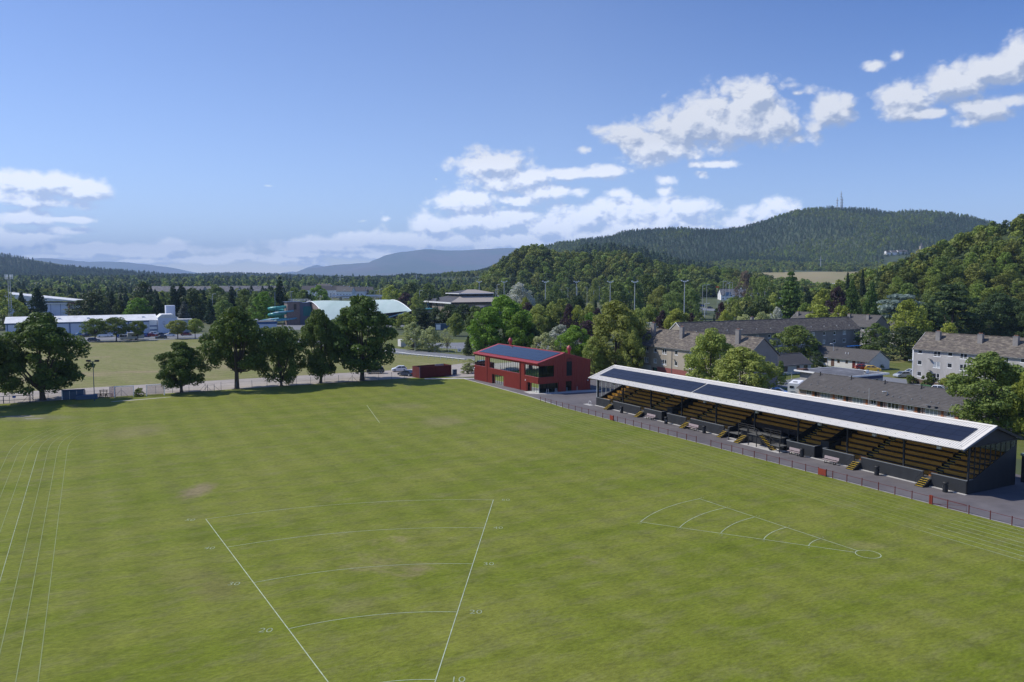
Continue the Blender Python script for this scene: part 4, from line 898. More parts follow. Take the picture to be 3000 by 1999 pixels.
# raking walls between the blocks of seats
def rake(y0, y1, low=1.64, mtl='blackwall'):
    o = MB().prism([(0.0, 0.0), (BD, 0.0), (BD, 4.9), (1.1, low), (0.0, low)], y0, y1, 'y').build('raking_wall', M[mtl], st)
    MB().prism([(0.0, low), (1.1, low), (1.1, low + 0.06), (0.0, low + 0.06)], y0 - 0.03, y1 + 0.03, 'y').build('wall_cap', M['capgrey'], o)
for y in (0.0, 19.85, 21.28, 26.1, 37.5, 52.25, 53.7, L_ - 0.1): rake(y, y + 0.1)
MB().box(1.2, BD, 19.95, 21.28, 0.0, 2.4).build('passage_wall', M['black'], st); MB().box(1.2, BD, 52.35, 53.7, 0.0, 2.4).build('passage_wall', M['black'], st)
MB().box(BD, BD + 0.15, 0, L_, 0, 5.62).build('back_wall', M['blackwall'], st)
# posts, beams and rafters
for k in range(10):
    y = min(k * 8.15, L_ - 0.2) + (0.1 if k == 0 else 0)
    MB().box(0.22, 0.42, y - 0.1, y + 0.1, 1.4 if k not in (3,) else 0.0, 5.85).build('post', M['black'], st)
    MB().prism([(-1.45, 5.30), (4.6, 7.40), (BD, 5.74), (BD, 5.5), (4.6, 7.12), (-1.45, 5.16)], y - 0.08, y + 0.08, 'y').build('rafter', M['black'], st)
    MB().tube([(0.32, y, 4.3), (2.6, y, 6.45)], 0.06, 5).build('brace', M['black'], st)
    if k < 9: MB().tube([(0.32, y + 0.05, 4.55), (0.32, y + 1.1, 5.72)], 0.05, 5).build('brace', M['black'], st)
MB().box(0.24, 0.40, 0, L_, 5.72, 5.92).build('eaves_beam', M['black'], st)
for k in range(5):
    x = -1.2 + k * 1.25; z = 5.28 + (x + 1.45) * (7.4 - 5.3) / 6.05
    MB().box(x, x + 0.08, 0, L_, z, z + 0.14).build('purlin', M['black'], st)
# roof: ribbed white sheets laid bay by bay
XE, ZE, XR, ZR = -1.62, 5.42, 4.55, 7.56; RS = (ZR - ZE) / (XR - XE); Y0_, Y1_ = -0.42, L_ + 0.35
def ribbed(xa, za, xb, zb, y0, y1, step=0.30):
    m_ = MB(); y = y0; n = max(1, round((y1 - y0) / step)); st_ = (y1 - y0) / n; up = 0.045
    for k in range(n):
        a = y0 + k * st_; b = a + st_ * 0.62; c = a + st_ * 0.72; d = a + st_ * 0.90; e = a + st_
        for (p, q, h0, h1) in ((a, b, 0, 0), (b, c, 0, up), (c, d, up, up), (d, e, up, 0)):
            m_.poly([(xa, p, za + h0), (xa, q, za + h1), (xb, q, zb + h1), (xb, p, zb + h0)] if xb > xa else [(xa, q, za + h1), (xa, p, za + h0), (xb, p, zb + h0), (xb, q, zb + h1)])
    m_.prism([(xa, za - 0.02), (xb, zb - 0.02), (xb, zb - 0.07), (xa, za - 0.07)], y0, y1, 'y'); return m_
nb = 27
for k in range(nb):
    y0 = Y0_ + (Y1_ - Y0_) * k / nb; y1 = Y0_ + (Y1_ - Y0_) * (k + 1) / nb - 0.012
    ribbed(XE, ZE, XR, ZR, y0, y1).build('roof_sheet', M['roofwhite'], st)
for k in range(9):
    y0 = Y0_ + (Y1_ - Y0_) * k / 9; y1 = Y0_ + (Y1_ - Y0_) * (k + 1) / 9 - 0.012
    ribbed(BD + 0.45, 5.66, XR, ZR, y0, y1, 0.6).build('roof_sheet', M['roofwhite'], st)
MB().prism([(XR - 0.28, ZR - 0.28 * RS + 0.05), (XR, ZR + 0.09), (XR + 0.28, ZR - 0.06), (XR, ZR + 0.05)], Y0_ - 0.04, Y1_ + 0.04, 'y').build('ridge_cap', M['roofwhite'], st)
for y in (Y0_ - 0.07, Y1_ + 0.02):
    MB().prism([(XE - 0.02, ZE + 0.07), (XR, ZR + 0.08), (XR, ZR - 0.24), (XE - 0.02, ZE - 0.17)], y, y + 0.05, 'y').build('barge_board', M['steelblue'] if y < 0 else M['white'], st)
    MB().prism([(XR, ZR + 0.08), (BD + 0.45, 5.74), (BD + 0.45, 5.45), (XR, ZR - 0.24)], y, y + 0.05, 'y').build('barge_board', M['black'], st)
    MB().prism([(XE, ZE + 0.05), (XR, ZR + 0.05), (XR, ZR + 0.085), (XE, ZE + 0.085)], y - 0.02 if y < 0 else y - 0.25, y + 0.32 if y < 0 else y + 0.07, 'y').build('verge_flashing', M['roofwhite'], st)
MB().prism([(XE - 0.1, ZE - 0.10), (XE + 0.02, ZE - 0.10), (XE + 0.02, ZE), (XE - 0.1, ZE)], Y0_, Y1_, 'y').build('gutter', M['black'], st)
# solar panels on the front slope: three rows
sa, sb = 0.245, 0.785; px_ = (sb - sa) * (XR - XE) / 3; yst, yen = 0.95, 72.2; ncol = 41; gapy = 47.0
py_ = (yen - yst - 0.35) / ncol
pmh = MB().prism([(0, 0), (px_ - 0.035, (px_ - 0.035) * RS), (px_ - 0.035, (px_ - 0.035) * RS + 0.04), (0, 0.04)], 0, py_ - 0.03, 'y').mesh('solar_panel', M['solar'])
for i in range(3):
    for j in range(ncol):
        y = yst + j * py_ + (0.35 if j >= 26 else 0); x = XE + sa * (XR - XE) + i * px_
        mobj('solar_panel', pmh, st, (x, y, ZE + (x - XE) * RS + 0.075))
for s in range(60):                                                     # snow guard clips along the eaves
    pass
clip = MB().box(0, 0.05, 0, 0.07, 0, 0.05).mesh('roof_clip', M['capgrey'])
for k in range(54):
    x = XE + 0.10 * (XR - XE); mobj('roof_clip', clip, st, (x, 0.2 + k * 1.37, ZE + (x - XE) * RS + 0.05))
# gable infill and side screens
for (ya, yb, fm, lab) in ((-0.05, 0.06, 'black', 'near'), (L_ - 0.06, L_ + 0.05, 'steel', 'far')):
    MB().prism([(0.1, 5.55), (BD, 5.62), (XR, ZR - 0.2), (0.1, 5.98)], ya, yb, 'y').build('gable_panel', M['blackwall'], st)
    fr = MB(); fr.box(0.1, 0.26, ya, yb, 1.6, 5.6); fr.box(0.26, BD, ya, yb, 5.42, 5.55)
    ym = (ya + yb) / 2; o = fr.build('side_screen', M[fm], st)
    for k in range(9):
        x = 0.26 + 1.0 * k; zb = 1.64 if x < 1.1 else 1.64 + (x - 1.1) * (4.9 - 1.64) / (BD - 1.1)
        MB().box(x, x + 0.07, ya, yb, zb, 5.42).build('mullion', M[fm], o)
        x2 = min(x + 1.0, BD); zb2 = 1.64 if x2 < 1.1 else 1.64 + (x2 - 1.1) * (4.9 - 1.64) / (BD - 1.1)
        MB().poly([(x + 0.07, ym, zb), (x2, ym, zb2), (x2, ym, 5.42), (x + 0.07, ym, 5.42)]).build('pane', M['panestand'], o)
        if zb < 3.3: MB().box(x + 0.07, x2, ym - 0.03, ym + 0.03, 3.3, 3.36).build('transom', M[fm], o)
# entry steps with yellow nosings through the parapet
def steps(y0, y1, n=5, xb=-1.45, xt=-0.02, zt=0.92, parent=None):
    o = MB().prism([(xb, 0), (xb, 0.12), (xt, zt), (xt, 0)], y0 - 0.06, y0, 'y').prism([(xb, 0), (xb, 0.12), (xt, zt), (xt, 0)], y1, y1 + 0.06, 'y').build('entry_stair', M['black'], st)
    for k in range(n):
        x = xb + (xt - xb) * k / n; z = zt * (k + 1) / n - 0.04
        MB().box(x, x + (xt - xb) / n, y0, y1, z - 0.12, z).build('tread', M['black'], o)
        MB().box(x - 0.02, x + 0.09, y0 + 0.02, y1 - 0.02, z, z + 0.025).build('nosing', M['yellow'], o)
    rl = MB()
    for y in (y0 + 0.02, y1 - 0.02):
        rl.tube([(xb + 0.05, y, 0.1), (xb + 0.05, y, 0.95), (xt, y, zt + 0.75), (xt, y, zt)], 0.022, 5)
    rl.build('handrail', M['black'], o)
for (a, b) in gaps:
    steps(a + 0.02, b - 0.02)
    o = MB().box(1.15, 1.24, a - 0.02, b + 0.02, 0.92, 1.52).build('gate_panel', M['orange'], st)  # end of the first seat riser, sunlight put into its brighter orange
    MB().box(1.12, 1.5, a - 0.05, b + 0.05, 1.52, 1.57).build('panel_top', M['brown'], o)
    MB().box(-0.02, 1.15, a, b, 0.80, 0.93).build('landing', M['stepgrey'], st)
# central stair platform
pf = MB().box(-0.3, 1.3, 26.9, 35.3, 1.72, 1.80).build('stair_platform', M['stepgrey'], st)
MB().box(0.2, 0.3, 26.9, 35.3, 0, 1.72).build('platform_wall', M['blackwall'], pf)
MB().box(-1.7, -0.3, 30.2, 32.0, 1.72, 1.80).build('landing', M['stepgrey'], pf)
MB().box(-1.7, -0.2, 25.9, 27.7, 0.85, 0.93).build('landing', M['stepgrey'], pf)
for (x, y, h) in ((-1.62, 31.9, 2.75), (-1.62, 30.3, 2.75), (-0.3, 35.2, 2.8), (-0.3, 33.4, 2.8), (-0.25, 28.9, 2.8), (-0.25, 27.0, 2.8), (-1.62, 25.95, 1.9), (-1.62, 35.9, 1.6), (1.25, 26.95, 2.8), (1.25, 35.2, 2.8), (-1.62, 27.7, 1.9)):
    MB().box(x - 0.05, x + 0.05, y - 0.05, y + 0.05, 0, h).build('post', M['black'], pf)
rl = MB()
for (p, q) in (((-1.62, 31.9), (-0.3, 31.9)), ((-1.62, 31.9), (-1.62, 30.3)), ((-0.3, 35.2), (-0.3, 32.0)), ((-0.25, 30.2), (-0.25, 27.0)), ((-0.3, 35.2), (1.25, 35.2))):
    for z in (2.75, 2.45, 2.15): rl.tube([(*p, z), (*q, z)], 0.022, 5)
rl.tube([(-1.62, 25.95, 1.85), (-1.62, 27.7, 1.85)], 0.022, 5); rl.build('handrail', M['black'], pf)
so_ = MB().prism([(30.2, 1.76), (27.6, 0.0), (27.4, 0.0), (27.4, 0.12), (30.2, 1.95)], -1.62, -1.56, 'x').prism([(30.2, 1.76), (27.6, 0.0), (27.4, 0.0), (27.4, 0.12), (30.2, 1.95)], -0.66, -0.60, 'x').build('central_stair', M['black'], st)
for k in range(10):
    y = 30.2 - 2.7 * (k + 1) / 10; z = 1.78 - 1.78 * (k + 1) / 10.5
    MB().box(-1.56, -0.66, y, y + 0.27, z - 0.05, z).build('tread', M['black'], so_)
    MB().box(-1.54, -0.68, y - 0.02, y + 0.10, z, z + 0.025).build('nosing', M['yellow'], so_)
rl = MB()
for x in (-1.6, -0.62): rl.tube([(x, 30.2, 2.7), (x, 27.45, 0.95), (x, 27.45, 0.1)], 0.022, 5)
rl.build('handrail', M['black'], so_)
steps(33.35, 34.35, 6, -2.1, -0.3, 1.05); 
MB().box(-0.3, 1.2, 35.3, 37.4, 0.85, 0.95).build('landing', M['stepgrey'], st)
MB().box(7.0, 7.15, 24.6, 33.6, 3.9, 5.2).build('press_box_front', M['brown'], st)
MB().box(7.0, BD, 24.6, 33.6, 5.2, 5.28).build('press_box_roof', M['black'], st)
# light boxes hanging below the eaves
for y in (67.2, 42.6, 31.5, 11.8, 3.2, 20.2):
    MB().box(-0.55, -0.25, y - 0.22, y + 0.22, 4.75, 5.2).build('hanging_light', M['steel'], st)
# benches and bins before the stand
bn = thing('bench', '', 'bench', group='benches along the grandstand')
MB().box(-1.15, 1.15, -0.22, -0.06, 0.43, 0.48).box(-1.15, 1.15, -0.02, 0.16, 0.43, 0.48).build('seat', M['benchwood'], bn)
MB().prism([(0.25, 0.55), (0.29, 0.55), (0.36, 0.92), (0.32, 0.92)], -1.15, 1.15, 'x').build('backrest', M['benchwood'], bn)
for x in (-0.7, 0.7):
    MB().box(x - 0.03, x + 0.03, -0.2, -0.14, 0, 0.43).box(x - 0.03, x + 0.03, 0.2, 0.26, 0, 0.6).box(x - 0.03, x + 0.03, -0.2, 0.26, 0.38, 0.43).box(x - 0.03, x + 0.03, -0.22, 0.3, 0.0, 0.05).build('leg', M['black'], bn)
for i, (x, y, lab) in enumerate(((-0.75, 56.0, 'bench between the second and third yellow steps from the far end of the stand'), (-0.85, 45.0, 'bench right of the third yellow steps from the far end of the stand'), (-0.95, 23.9, 'bench beside the central stair of the stand, bin at its right end'), (-0.95, 17.9, 'bench nearest the camera, by the passage opening in the stand'))):
    if i == 0: bn.location = SW(x, y, 0.035); bn.rotation_euler = (0, 0, GA - R(90)); bn['label'] = lab
    else: dup(bn, SW(x, y, 0.035), GA - R(90), lab)
bi = thing('litter_bin', '', 'litter bin', group='black litter bins along the grandstand')
MB().lathe([(0.27, 0), (0.29, 0.05), (0.29, 0.35), (0.30, 0.36), (0.30, 0.42), (0.29, 0.43), (0.29, 0.85)], 14).build('body', M['black'], bi, smoothed=False)
MB().lathe([(0.22, 0.85), (0.22, 1.0)], 10).build('opening', M['tyre'], bi)
MB().lathe([(0.31, 1.0), (0.31, 1.08), (0.24, 1.18), (0.08, 1.22)], 14).build('lid', M['black'], bi)
MB().box(-0.31, -0.28, -0.12, 0.12, 0.45, 0.7).build('label_plate', M['capgrey'], bi)
for i, (x, y, lab) in enumerate(((-1.0, 63.8, 'litter bin farthest from the camera, left of the second yellow steps'), (-0.95, 51.4, 'litter bin right of the first bench near the passage opening'), (-1.0, 42.0, 'litter bin right of the second bench from the far end'), (-0.95, 22.6, 'litter bin at the end of the bench by the central stair'), (-0.9, 10.9, 'litter bin midway between the two nearest yellow steps'), (-0.95, 1.9, 'litter bin nearest the camera at the end of the stand'))):
    if i == 0: bi.location = SW(x, y, 0.035); bi.rotation_euler = (0, 0, GR); bi['label'] = lab
    else: dup(bi, SW(x, y, 0.035), GR + i, lab)
# cycle hoop at the far corner
ch = MB().tube([(0, -0.35, 0), (0, -0.35, 0.7), (0, -0.25, 0.82), (0, 0.25, 0.82), (0, 0.35, 0.7), (0, 0.35, 0)], 0.035, 8).build('cycle_hoop', M['white'], None, loc=SW(-1.1, 73.9, 0.03), rot=GR, label='white tubular cycle hoop at the far corner of the grandstand', cat='cycle stand')
MB().box(-0.5, 0.5, -1.2, 1.2, 0.0, 0.03).build('hoop_base', M['concrete'], None, loc=SW(-0.9, 74.6, 0.035), rot=GR, kind='structure')

# ============================================================ RED RAILING
def railing(label, ys, extra=()):
    t = thing('red_railing', label, 'railing', SW(-7.03, 0), GR)
    for y in ys: MB().box(-0.035, 0.035, y - 0.035, y + 0.035, 0, 0.98).build('post', M['railred'], t)
    for a, b in zip(ys, ys[1:]):
        MB().tube([(0, a, 0.86), (0, b, 0.86)], 0.024, 5, cap=False).build('rail', M['railred'], t)
        MB().tube([(0, a, 0.16), (0, b, 0.16)], 0.012, 4, cap=False).build('lower_wire', M['black'], t)
    return t
ysf = [37.05, 39.2, 41.4, 43.55, 45.85, 48.05, 50.2, 52.4, 54.6, 56.85, 57.95, 58.97, 61.2, 63.35, 65.6, 67.8, 70.0, 72.2, 74.4, 76.6, 78.6, 80.7, 82.6]
railing('far stretch of low red railing between pitch and grandstand, up to the pavilion', ysf)
railing('near stretch of low red railing between pitch and grandstand', [-15.5, -13.3, -11.1, -9.0, -6.85, -4.63, -2.3, -0.35, 1.84, 3.95, 6.08, 8.3, 10.4, 12.46, 13.4, 14.62, 16.6, 18.8, 20.95, 23.13, 25.39, 27.54, 29.67, 31.74, 33.91])
g_ = thing('gate', 'red barred gate in the near railing with diagonal brace', 'gate', SW(-6.98, 0), GR)
MB().box(-0.08, 0.08, -0.55, -0.2, 0, 1.0).build('gate_post', M['boardred'], g_)
MB().tube([(-.06, -4.35, 0.15), (-.06, -4.35, 0.92), (-.06, -0.6, 0.95)], 0.022, 5).tube([(-.06, -4.3, 0.8), (-.06, -0.6, 0.15)], 0.015, 5).tube([(-.06, -4.3, 0.2), (-.06, -0.6, 0.15)], 0.018, 5).build('gate_leaf', M['railred'], g_)
for (a, b, lab) in ((57.97, 58.95, 'small red board fixed to the railing near the far end of the stand'), (13.42, 14.60, 'red board fixed to the railing in front of the nearest bench')):
    t = thing('railing_board', lab, 'board', SW(-7.1, 0), GR, 'red boards on the railing')
    MB().box(-0.03, 0.03, a, b, 0.12, 0.88).build('panel', M['boardred'], t)
    MB().box(-0.04, 0.04, a - 0.04, a, 0.0, 0.95).build('edge_strip', M['railred'], t)

# ============================================================ BUILDINGS
WMESH = {}
def window(parent, axis, c, s, z, w_, h, dbl=1, frame='white', pane='glass', sill=True, depth=0.07, name='window'):
    """window set in a wall whose outer face is the plane axis=c, outside towards the negative side"""
    key = (axis, round(w_, 2), round(h, 2), dbl, frame, pane, sill)
    if key not in WMESH:
        def B(mb, a, b, p, q, d0, d1):
            if axis == 'x': mb.box(d0, d1, a, b, p, q)
            else: mb.box(a, b, d0, d1, p, q)
        f = MB(); t = 0.10
        B(f, 0, w_, 0, t, -0.02, depth); B(f, 0, w_, h - t, h, -0.02, depth)
        for k in range(dbl + 1):
            x = (w_ - t) * k / dbl; B(f, x, x + t, t, h - t, -0.02, depth)
        if dbl > 1: B(f, t, w_ - t, h * 0.25, h * 0.25 + 0.05, -0.015, depth - 0.01)
        if sill: B(f, -0.06, w_ + 0.06, -0.09, 0, -0.09, depth)
        ps = []
        for k in range(dbl):
            a = (w_ - t) * k / dbl + t; b = (w_ - t) * (k + 1) / dbl
            p = MB(); B(p, a, b, t, h - t, 0.03, 0.05); ps.append(p.mesh('pane', M[pane]))
        WMESH[key] = (f.mesh(name, M[frame]), ps)
    fm, ps = WMESH[key]
    o = mobj(name, fm, parent, (c, s, z) if axis == 'x' else (s, c, z))
    for p in ps: mobj('pane', p, o)
    return o
def courses(x0, z0, x1, z1, y0, y1, n, m, t=0.085, seg=1):
    """sloping roof laid in n overlapping courses of tiles"""
    mb = MB(); dx, dz = (x1 - x0) / n, (z1 - z0) / n; sg = 1 if x1 > x0 else -1
    for k in range(n):
        a, za = x0 + dx * k, z0 + dz * k; b, zb = a + dx, za + dz
        P = [(a, y0, za + t), (a, y1, za + t), (b, y1, zb + t * 0.2), (b, y0, zb + t * 0.2)]
        Q = [(a, y0, za - 0.02), (a, y1, za - 0.02), (a, y1, za + t), (a, y0, za + t)]
        mb.poly(P if sg < 0 else P[::-1]); mb.poly(Q if sg < 0 else Q[::-1])
    mb.prism([(x0, z0 - 0.02), (x1, z1 - 0.02), (x1, z1 - 0.14), (x0, z0 - 0.14)], y0, y1, 'y')
    return mb
def chimney(parent, x, y, zr, h, m='renderd', wx=0.7, wy=1.1):
    o = MB().box(x - wx / 2, x + wx / 2, y - wy / 2, y + wy / 2, zr - 1.2, zr + h).build('chimney', M[m], parent)
    MB().box(x - wx / 2 - .05, x + wx / 2 + .05, y - wy / 2 - .05, y + wy / 2 + .05, zr + h, zr + h + 0.1).build('chimney_cap', M['capgrey'], o)
    for k in range(3): MB().lathe([(0.1, zr + h + .1), (0.08, zr + h + .38)], 6, x, y - wy * .3 + k * wy * .3).build('chimney_pot', M['brickorange'], o)
def block(label, n0, n1, d0, d1, eh, rh, wallm, roofm='tiles', name='apartment_block', front='x', wins=(), over=0.35, chim=(), ncr=16, group=None, sides=None, shade=None):
    """gabled block, ridge along local y (front='x') or along local x (front='y')"""
    cat = 'apartment block' if name == 'apartment_block' else 'bungalow'
    if front == 'x': w_, l_ = n1 - n0, d1 - d0; t = thing(name, label, cat, W(n0, d0), GA, group)
    else: w_, l_ = d1 - d0, n1 - n0; t = thing(name, label, cat, W(n1, d0), GA + R(90), group)   # local x = D, local y = -N
    ops = [(s, s + ww, z, z + h) for (s, ww, z, h, *_) in wins]
    fm = MB(); facade(fm, 'x', 0, 0.25, 0, l_, 0, eh, ops); fm.build('wall', M[wallm], t, label='long front wall')
    bm = MB(); bm.box(w_ - 0.25, w_, 0, l_, 0, eh); bm.build('wall', M[wallm], t)
    for (a, b) in ((0, 0.25), (l_ - 0.25, l_)):
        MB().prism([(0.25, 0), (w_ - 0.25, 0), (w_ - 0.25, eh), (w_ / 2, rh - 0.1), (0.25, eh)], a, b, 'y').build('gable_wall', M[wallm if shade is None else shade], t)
    for (x0, x1) in ((-over, w_ / 2), (w_ + over, w_ / 2)):
        ze = eh - over * (rh - eh) / (w_ / 2)
        courses(x0, ze + .1, x1, rh + .1, -0.2, l_ + 0.2, ncr, None).build('roof', M[roofm], t)
    MB().box(w_ / 2 - 0.14, w_ / 2 + 0.14, -0.2, l_ + 0.2, rh + 0.08, rh + 0.2).build('ridge_tiles', M[roofm], t)
    MB().box(-over - 0.1, -over, -0.2, l_ + 0.2, eh - 0.32, eh - 0.2).build('gutter', M['capgrey'], t)
    for y in (-0.24, l_ + 0.2):
        MB().prism([(-over, eh - .3), (w_ / 2, rh), (w_ + over, eh - .3), (w_ + over, eh - .12), (w_ / 2, rh + .18), (-over, eh - .12)], y, y + 0.04, 'y').build('verge_board', M['white'] if y > 0 and name == 'apartment_block' else M['capgrey'], t)
    for (s, ww, z, h, dbl, *rest) in wins: window(t, 'x', 0.06, s, z, ww, h, dbl, pane=rest[0] if rest else 'glass', frame=rest[1] if len(rest) > 1 else 'white')
    for (y, hh) in chim: chimney(t, w_ * 0.30, y, eh + (rh - eh) * 0.6, hh, 'renderd')
    return t
def flatwins(cols, l_, rows=(0.75, 3.3, 5.95)):
    out = []
    for (s, dbl) in cols:
        ww = 1.75 if dbl == 2 else 1.15
        for z in rows: out.append((s, ww, z + (0 if dbl == 2 else 0.15), 1.35 if dbl == 2 else 1.1, dbl, 'curtain' if rnd.random() < 0.35 else 'glass'))
    return out
# cream flats (front faces the pitch); origin d=126.2
l1 = 46.0
wins = flatwins([(2.3, 2), (5.4, 1), (8.6, 2), (13.6, 1), (16.9, 2), (22.8, 1), (26.9, 2), (30.7, 1), (33.9, 2), (39.5, 1), (42.5, 2)], l1)
wins = [w_ for w_ in wins if not (30.6 < w_[0] < 30.8 and w_[2] < 2)]
f1 = block('three storey cream flats with brown tiled roof behind the far half of the grandstand', 127, 136.2, 126.3, 126.3 + l1, 7.8, 11.5, 'render', chim=((5.8, 3.0), (11.5, 1.2), (24.6, 2.6), (35.5, 3.0)), wins=wins, shade='renderd')  # gables in a darker grey: their shade is put into the wall colour
MB().box(-0.03, 0.0, 19.5, 30.4, 0.0, 2.65).build('painted_panel', M['redbrick'], f1, label='dull red painted ground floor strip')
MB().box(-0.03, 0.0, 32.9, 39.8, 0.0, 2.65).build('painted_panel', M['greypaint'], f1, label='pale grey painted ground floor strip')
o = MB().box(-0.06, 0.05, 30.55, 32.2, 0.05, 2.3).build('entrance', M['black'], f1); MB().box(-0.08, -0.06, 30.65, 31.5, 0.05, 2.15).build('door', mat('green_door', (0.02, 0.12, 0.07), 0.5), o)
for y in (12.2, 24.9, 37.2): MB().tube([(-0.08, y, 0.1), (-0.08, y, 7.5)], 0.06, 5).build('downpipe', M['capgrey'], f1)
for (y, z) in ((32.2, 6.6), (24.0, 5.0), (18.6, 2.6)):
    MB().lathe([(0.02, 0), (0.3, 0.08), (0.31, 0.09)], 10).build('satellite_dish', M['capgrey'], f1, loc=(-0.35, y, z))
# pale flats at the right
l4 = 34.0; y4 = 88.3
cols = [(l4 - 2.2, 1), (l4 - 6.8, 2), (l4 - 9.7, 1), (l4 - 13.2, 2), (l4 - 18.0, 1), (l4 - 22.4, 2), (l4 - 26, 1), (l4 - 30, 2)]
wins = []
for (s, dbl) in cols:
    for r in range(3):
        z = 1.15 + 2.7 * r if dbl == 1 else 0.85 + 2.68 * r
        if s == l4 - 9.7 and r == 0: continue
        wins.append((s, 1.2 if dbl == 1 else 1.75, z, 1.12 if dbl == 1 else 1.45, dbl, 'curtain' if (dbl == 2 and r == 1 and s == l4 - 6.8) else 'glass'))
f4 = block('three storey pale grey flats with three chimneys at the right, blue bins before it', 177.3, 186.5, y4, y4 + l4, 7.75, 11.4, 'renderg', chim=((l4 - 4.3, 1.9), (l4 - 14.4, 1.9), (l4 - 22.2, 1.9)), wins=wins)
MB().box(-0.05, 0.05, l4 - 9.7, l4 - 8.4, 0.05, 2.2).build('door', M['black'], f4)
MB().box(-0.06, 0.3, l4 - 0.02, l4 + 0.30, 0.0, 7.6).build('corner_strip', M['white'], f4)
for (y, z) in ((l4 - 4.3, 5.3), (l4 - 4.4, 2.6), (l4 - 4.7, 1.9)):
    o = MB().tube([(0, 0, 0), (-0.4, 0, 0.25)], 0.03, 5).build('dish_arm', M['capgrey'], f4, loc=(0, y, z)); MB().lathe([(0.03, 0), (0.36, 0.12), (0.37, 0.13)], 12).build('satellite_dish', M['capgrey'], o, loc=(-0.45, 0, 0.2)); o['label'] = 'grey satellite dish on the wall'
# long shaded flats and the block behind
l2 = 74.5
wins = []
for k in range(15):
    s = 2.0 + k * 4.9
    for z in (1.0, 3.6, 6.2):
        dbl = 2 if k % 3 == 1 else 1
        wins.append((s, 1.5 if dbl == 2 else 1.1, z, 1.15, dbl, 'curtain' if rnd.random() < 0.3 else 'glass'))
f2 = block('long shaded flats with mossy brown roof and one lone chimney, behind the cream flats', 155.0, 229.5, 178.0, 187.6, 7.9, 11.5, 'renderd', front='y', wins=wins)
chimney(f2, 7.5, 41.5, 10.2, 2.0)
for k in range(12): MB().tube([(1.2, 4 + 6 * k, 8.6), (1.2, 4 + 6 * k, 9.2)], 0.09, 5).build('roof_vent', M['white'], f2)
MB().prism([(0.6, 8.0), (9.0, 8.0), (4.8, 11.3)], l2 + 0.0, l2 + 0.06, 'y').build('gable_panel', M['render'], f2)
block('far flats block with five chimneys, its roof rising behind the mossy roof', 248.6, 258.6, 188.0, 226.0, 7.4, 11.2, 'renderd', chim=((4, 1.6), (12, 1.6), (20, 1.6), (28.5, 2.6), (36, 1.6)), wins=[(3 + 5 * k, 1.2, z, 1.1, 1) for k in range(7) for z in (1, 3.6, 6)], roofm='tilesd')
block('house with blue slate roof right of the far flats', 268, 276, 190, 200, 5.0, 8.2, 'renderw', roofm='tilesd', name='bungalow', wins=[(1.5, 1.3, 1.0, 1.1, 1), (6, 1.3, 1.0, 1.1, 1), (1.5, 1.3, 3.4, 1.1, 1), (6, 1.3, 3.4, 1.1, 1)])
# terraced bungalows behind the stand
l5 = 41.0; y5 = 114.2 - l5
wins = []; extra = []
for k in range(6):
    b = l5 - 0.6 - 7.42 * k
    if b < 8: break
    wins.append((b - 2.5, 1.2, 1.15, 0.95, 2)); wins.append((b - 7.1, 2.3, 0.75, 1.35, 3, ('curtain', 'curtain', 'glass', 'curtain', 'glass')[k % 5]))
t5 = block('long row of pink bungalows with dark tiled roof directly behind the grandstand', 129.2, 138.6, y5, y5 + l5, 2.45, 5.0, 'pinkblock', roofm='tilesd', name='bungalow', wins=wins, over=0.5, ncr=14)
for k in range(5):
    b = l5 - 0.6 - 7.42 * k
    MB().box(-0.02, 0.0, b - 3.95, b - 2.8, 0.05, 2.3).build('porch', M['orangebrick'], t5); MB().box(-0.05, -0.02, b - 3.9, b - 3.35, 0.05, 2.1).build('door', M['black'], t5)
    MB().box(-0.06, 0.0, b - 8.15, b - 7.72, 0.02, 2.35).build('divider_panel', M['orangebrick'], t5)
    MB().tube([(-0.08, b - 4.3, 0.1), (-0.08, b - 4.3, 2.3)], 0.05, 5).build('downpipe', M['railred'], t5)
    for (x, y, kind) in ((0.9, b - 1.6, 0), (0.9, b - 5.2, 0), (0.9, b - 6.6, 0), (1.4, b - 2.9, 1), (4.1, b - 1.2, 2)):
        z = 2.45 + x * 2.55 / 4.7 + 0.1
        if kind == 0: MB().lathe([(0.16, z), (0.14, z + 0.16), (0.04, z + 0.2)], 8, x, y).build('roof_vent', M['capgrey'], t5)
        elif kind == 1: MB().lathe([(0.22, z), (0.04, z + 0.06), (0.04, z + 0.6)], 8, x, y).build('flue_pipe', M['capgrey'], t5)
        else: MB().lathe([(0.3, z), (0.10, z + 0.06), (0.10, z + 0.75)], 8, x, y).build('flue_pipe', M['black'], t5)
for y in (l5 - 21.0, l5 - 22.3): MB().lathe([(0.03, 0), (0.36, 0.12), (0.37, 0.13)], 12).build('satellite_dish', M['capgrey'], t5, loc=(-0.5, y - 7.4, 2.6))
MB().tube([(-1.2, l5 - 17.3, 0), (-1.2, l5 - 17.3, 4.4)], 0.05, 6).build('aerial_pole', M['steel'], t5)
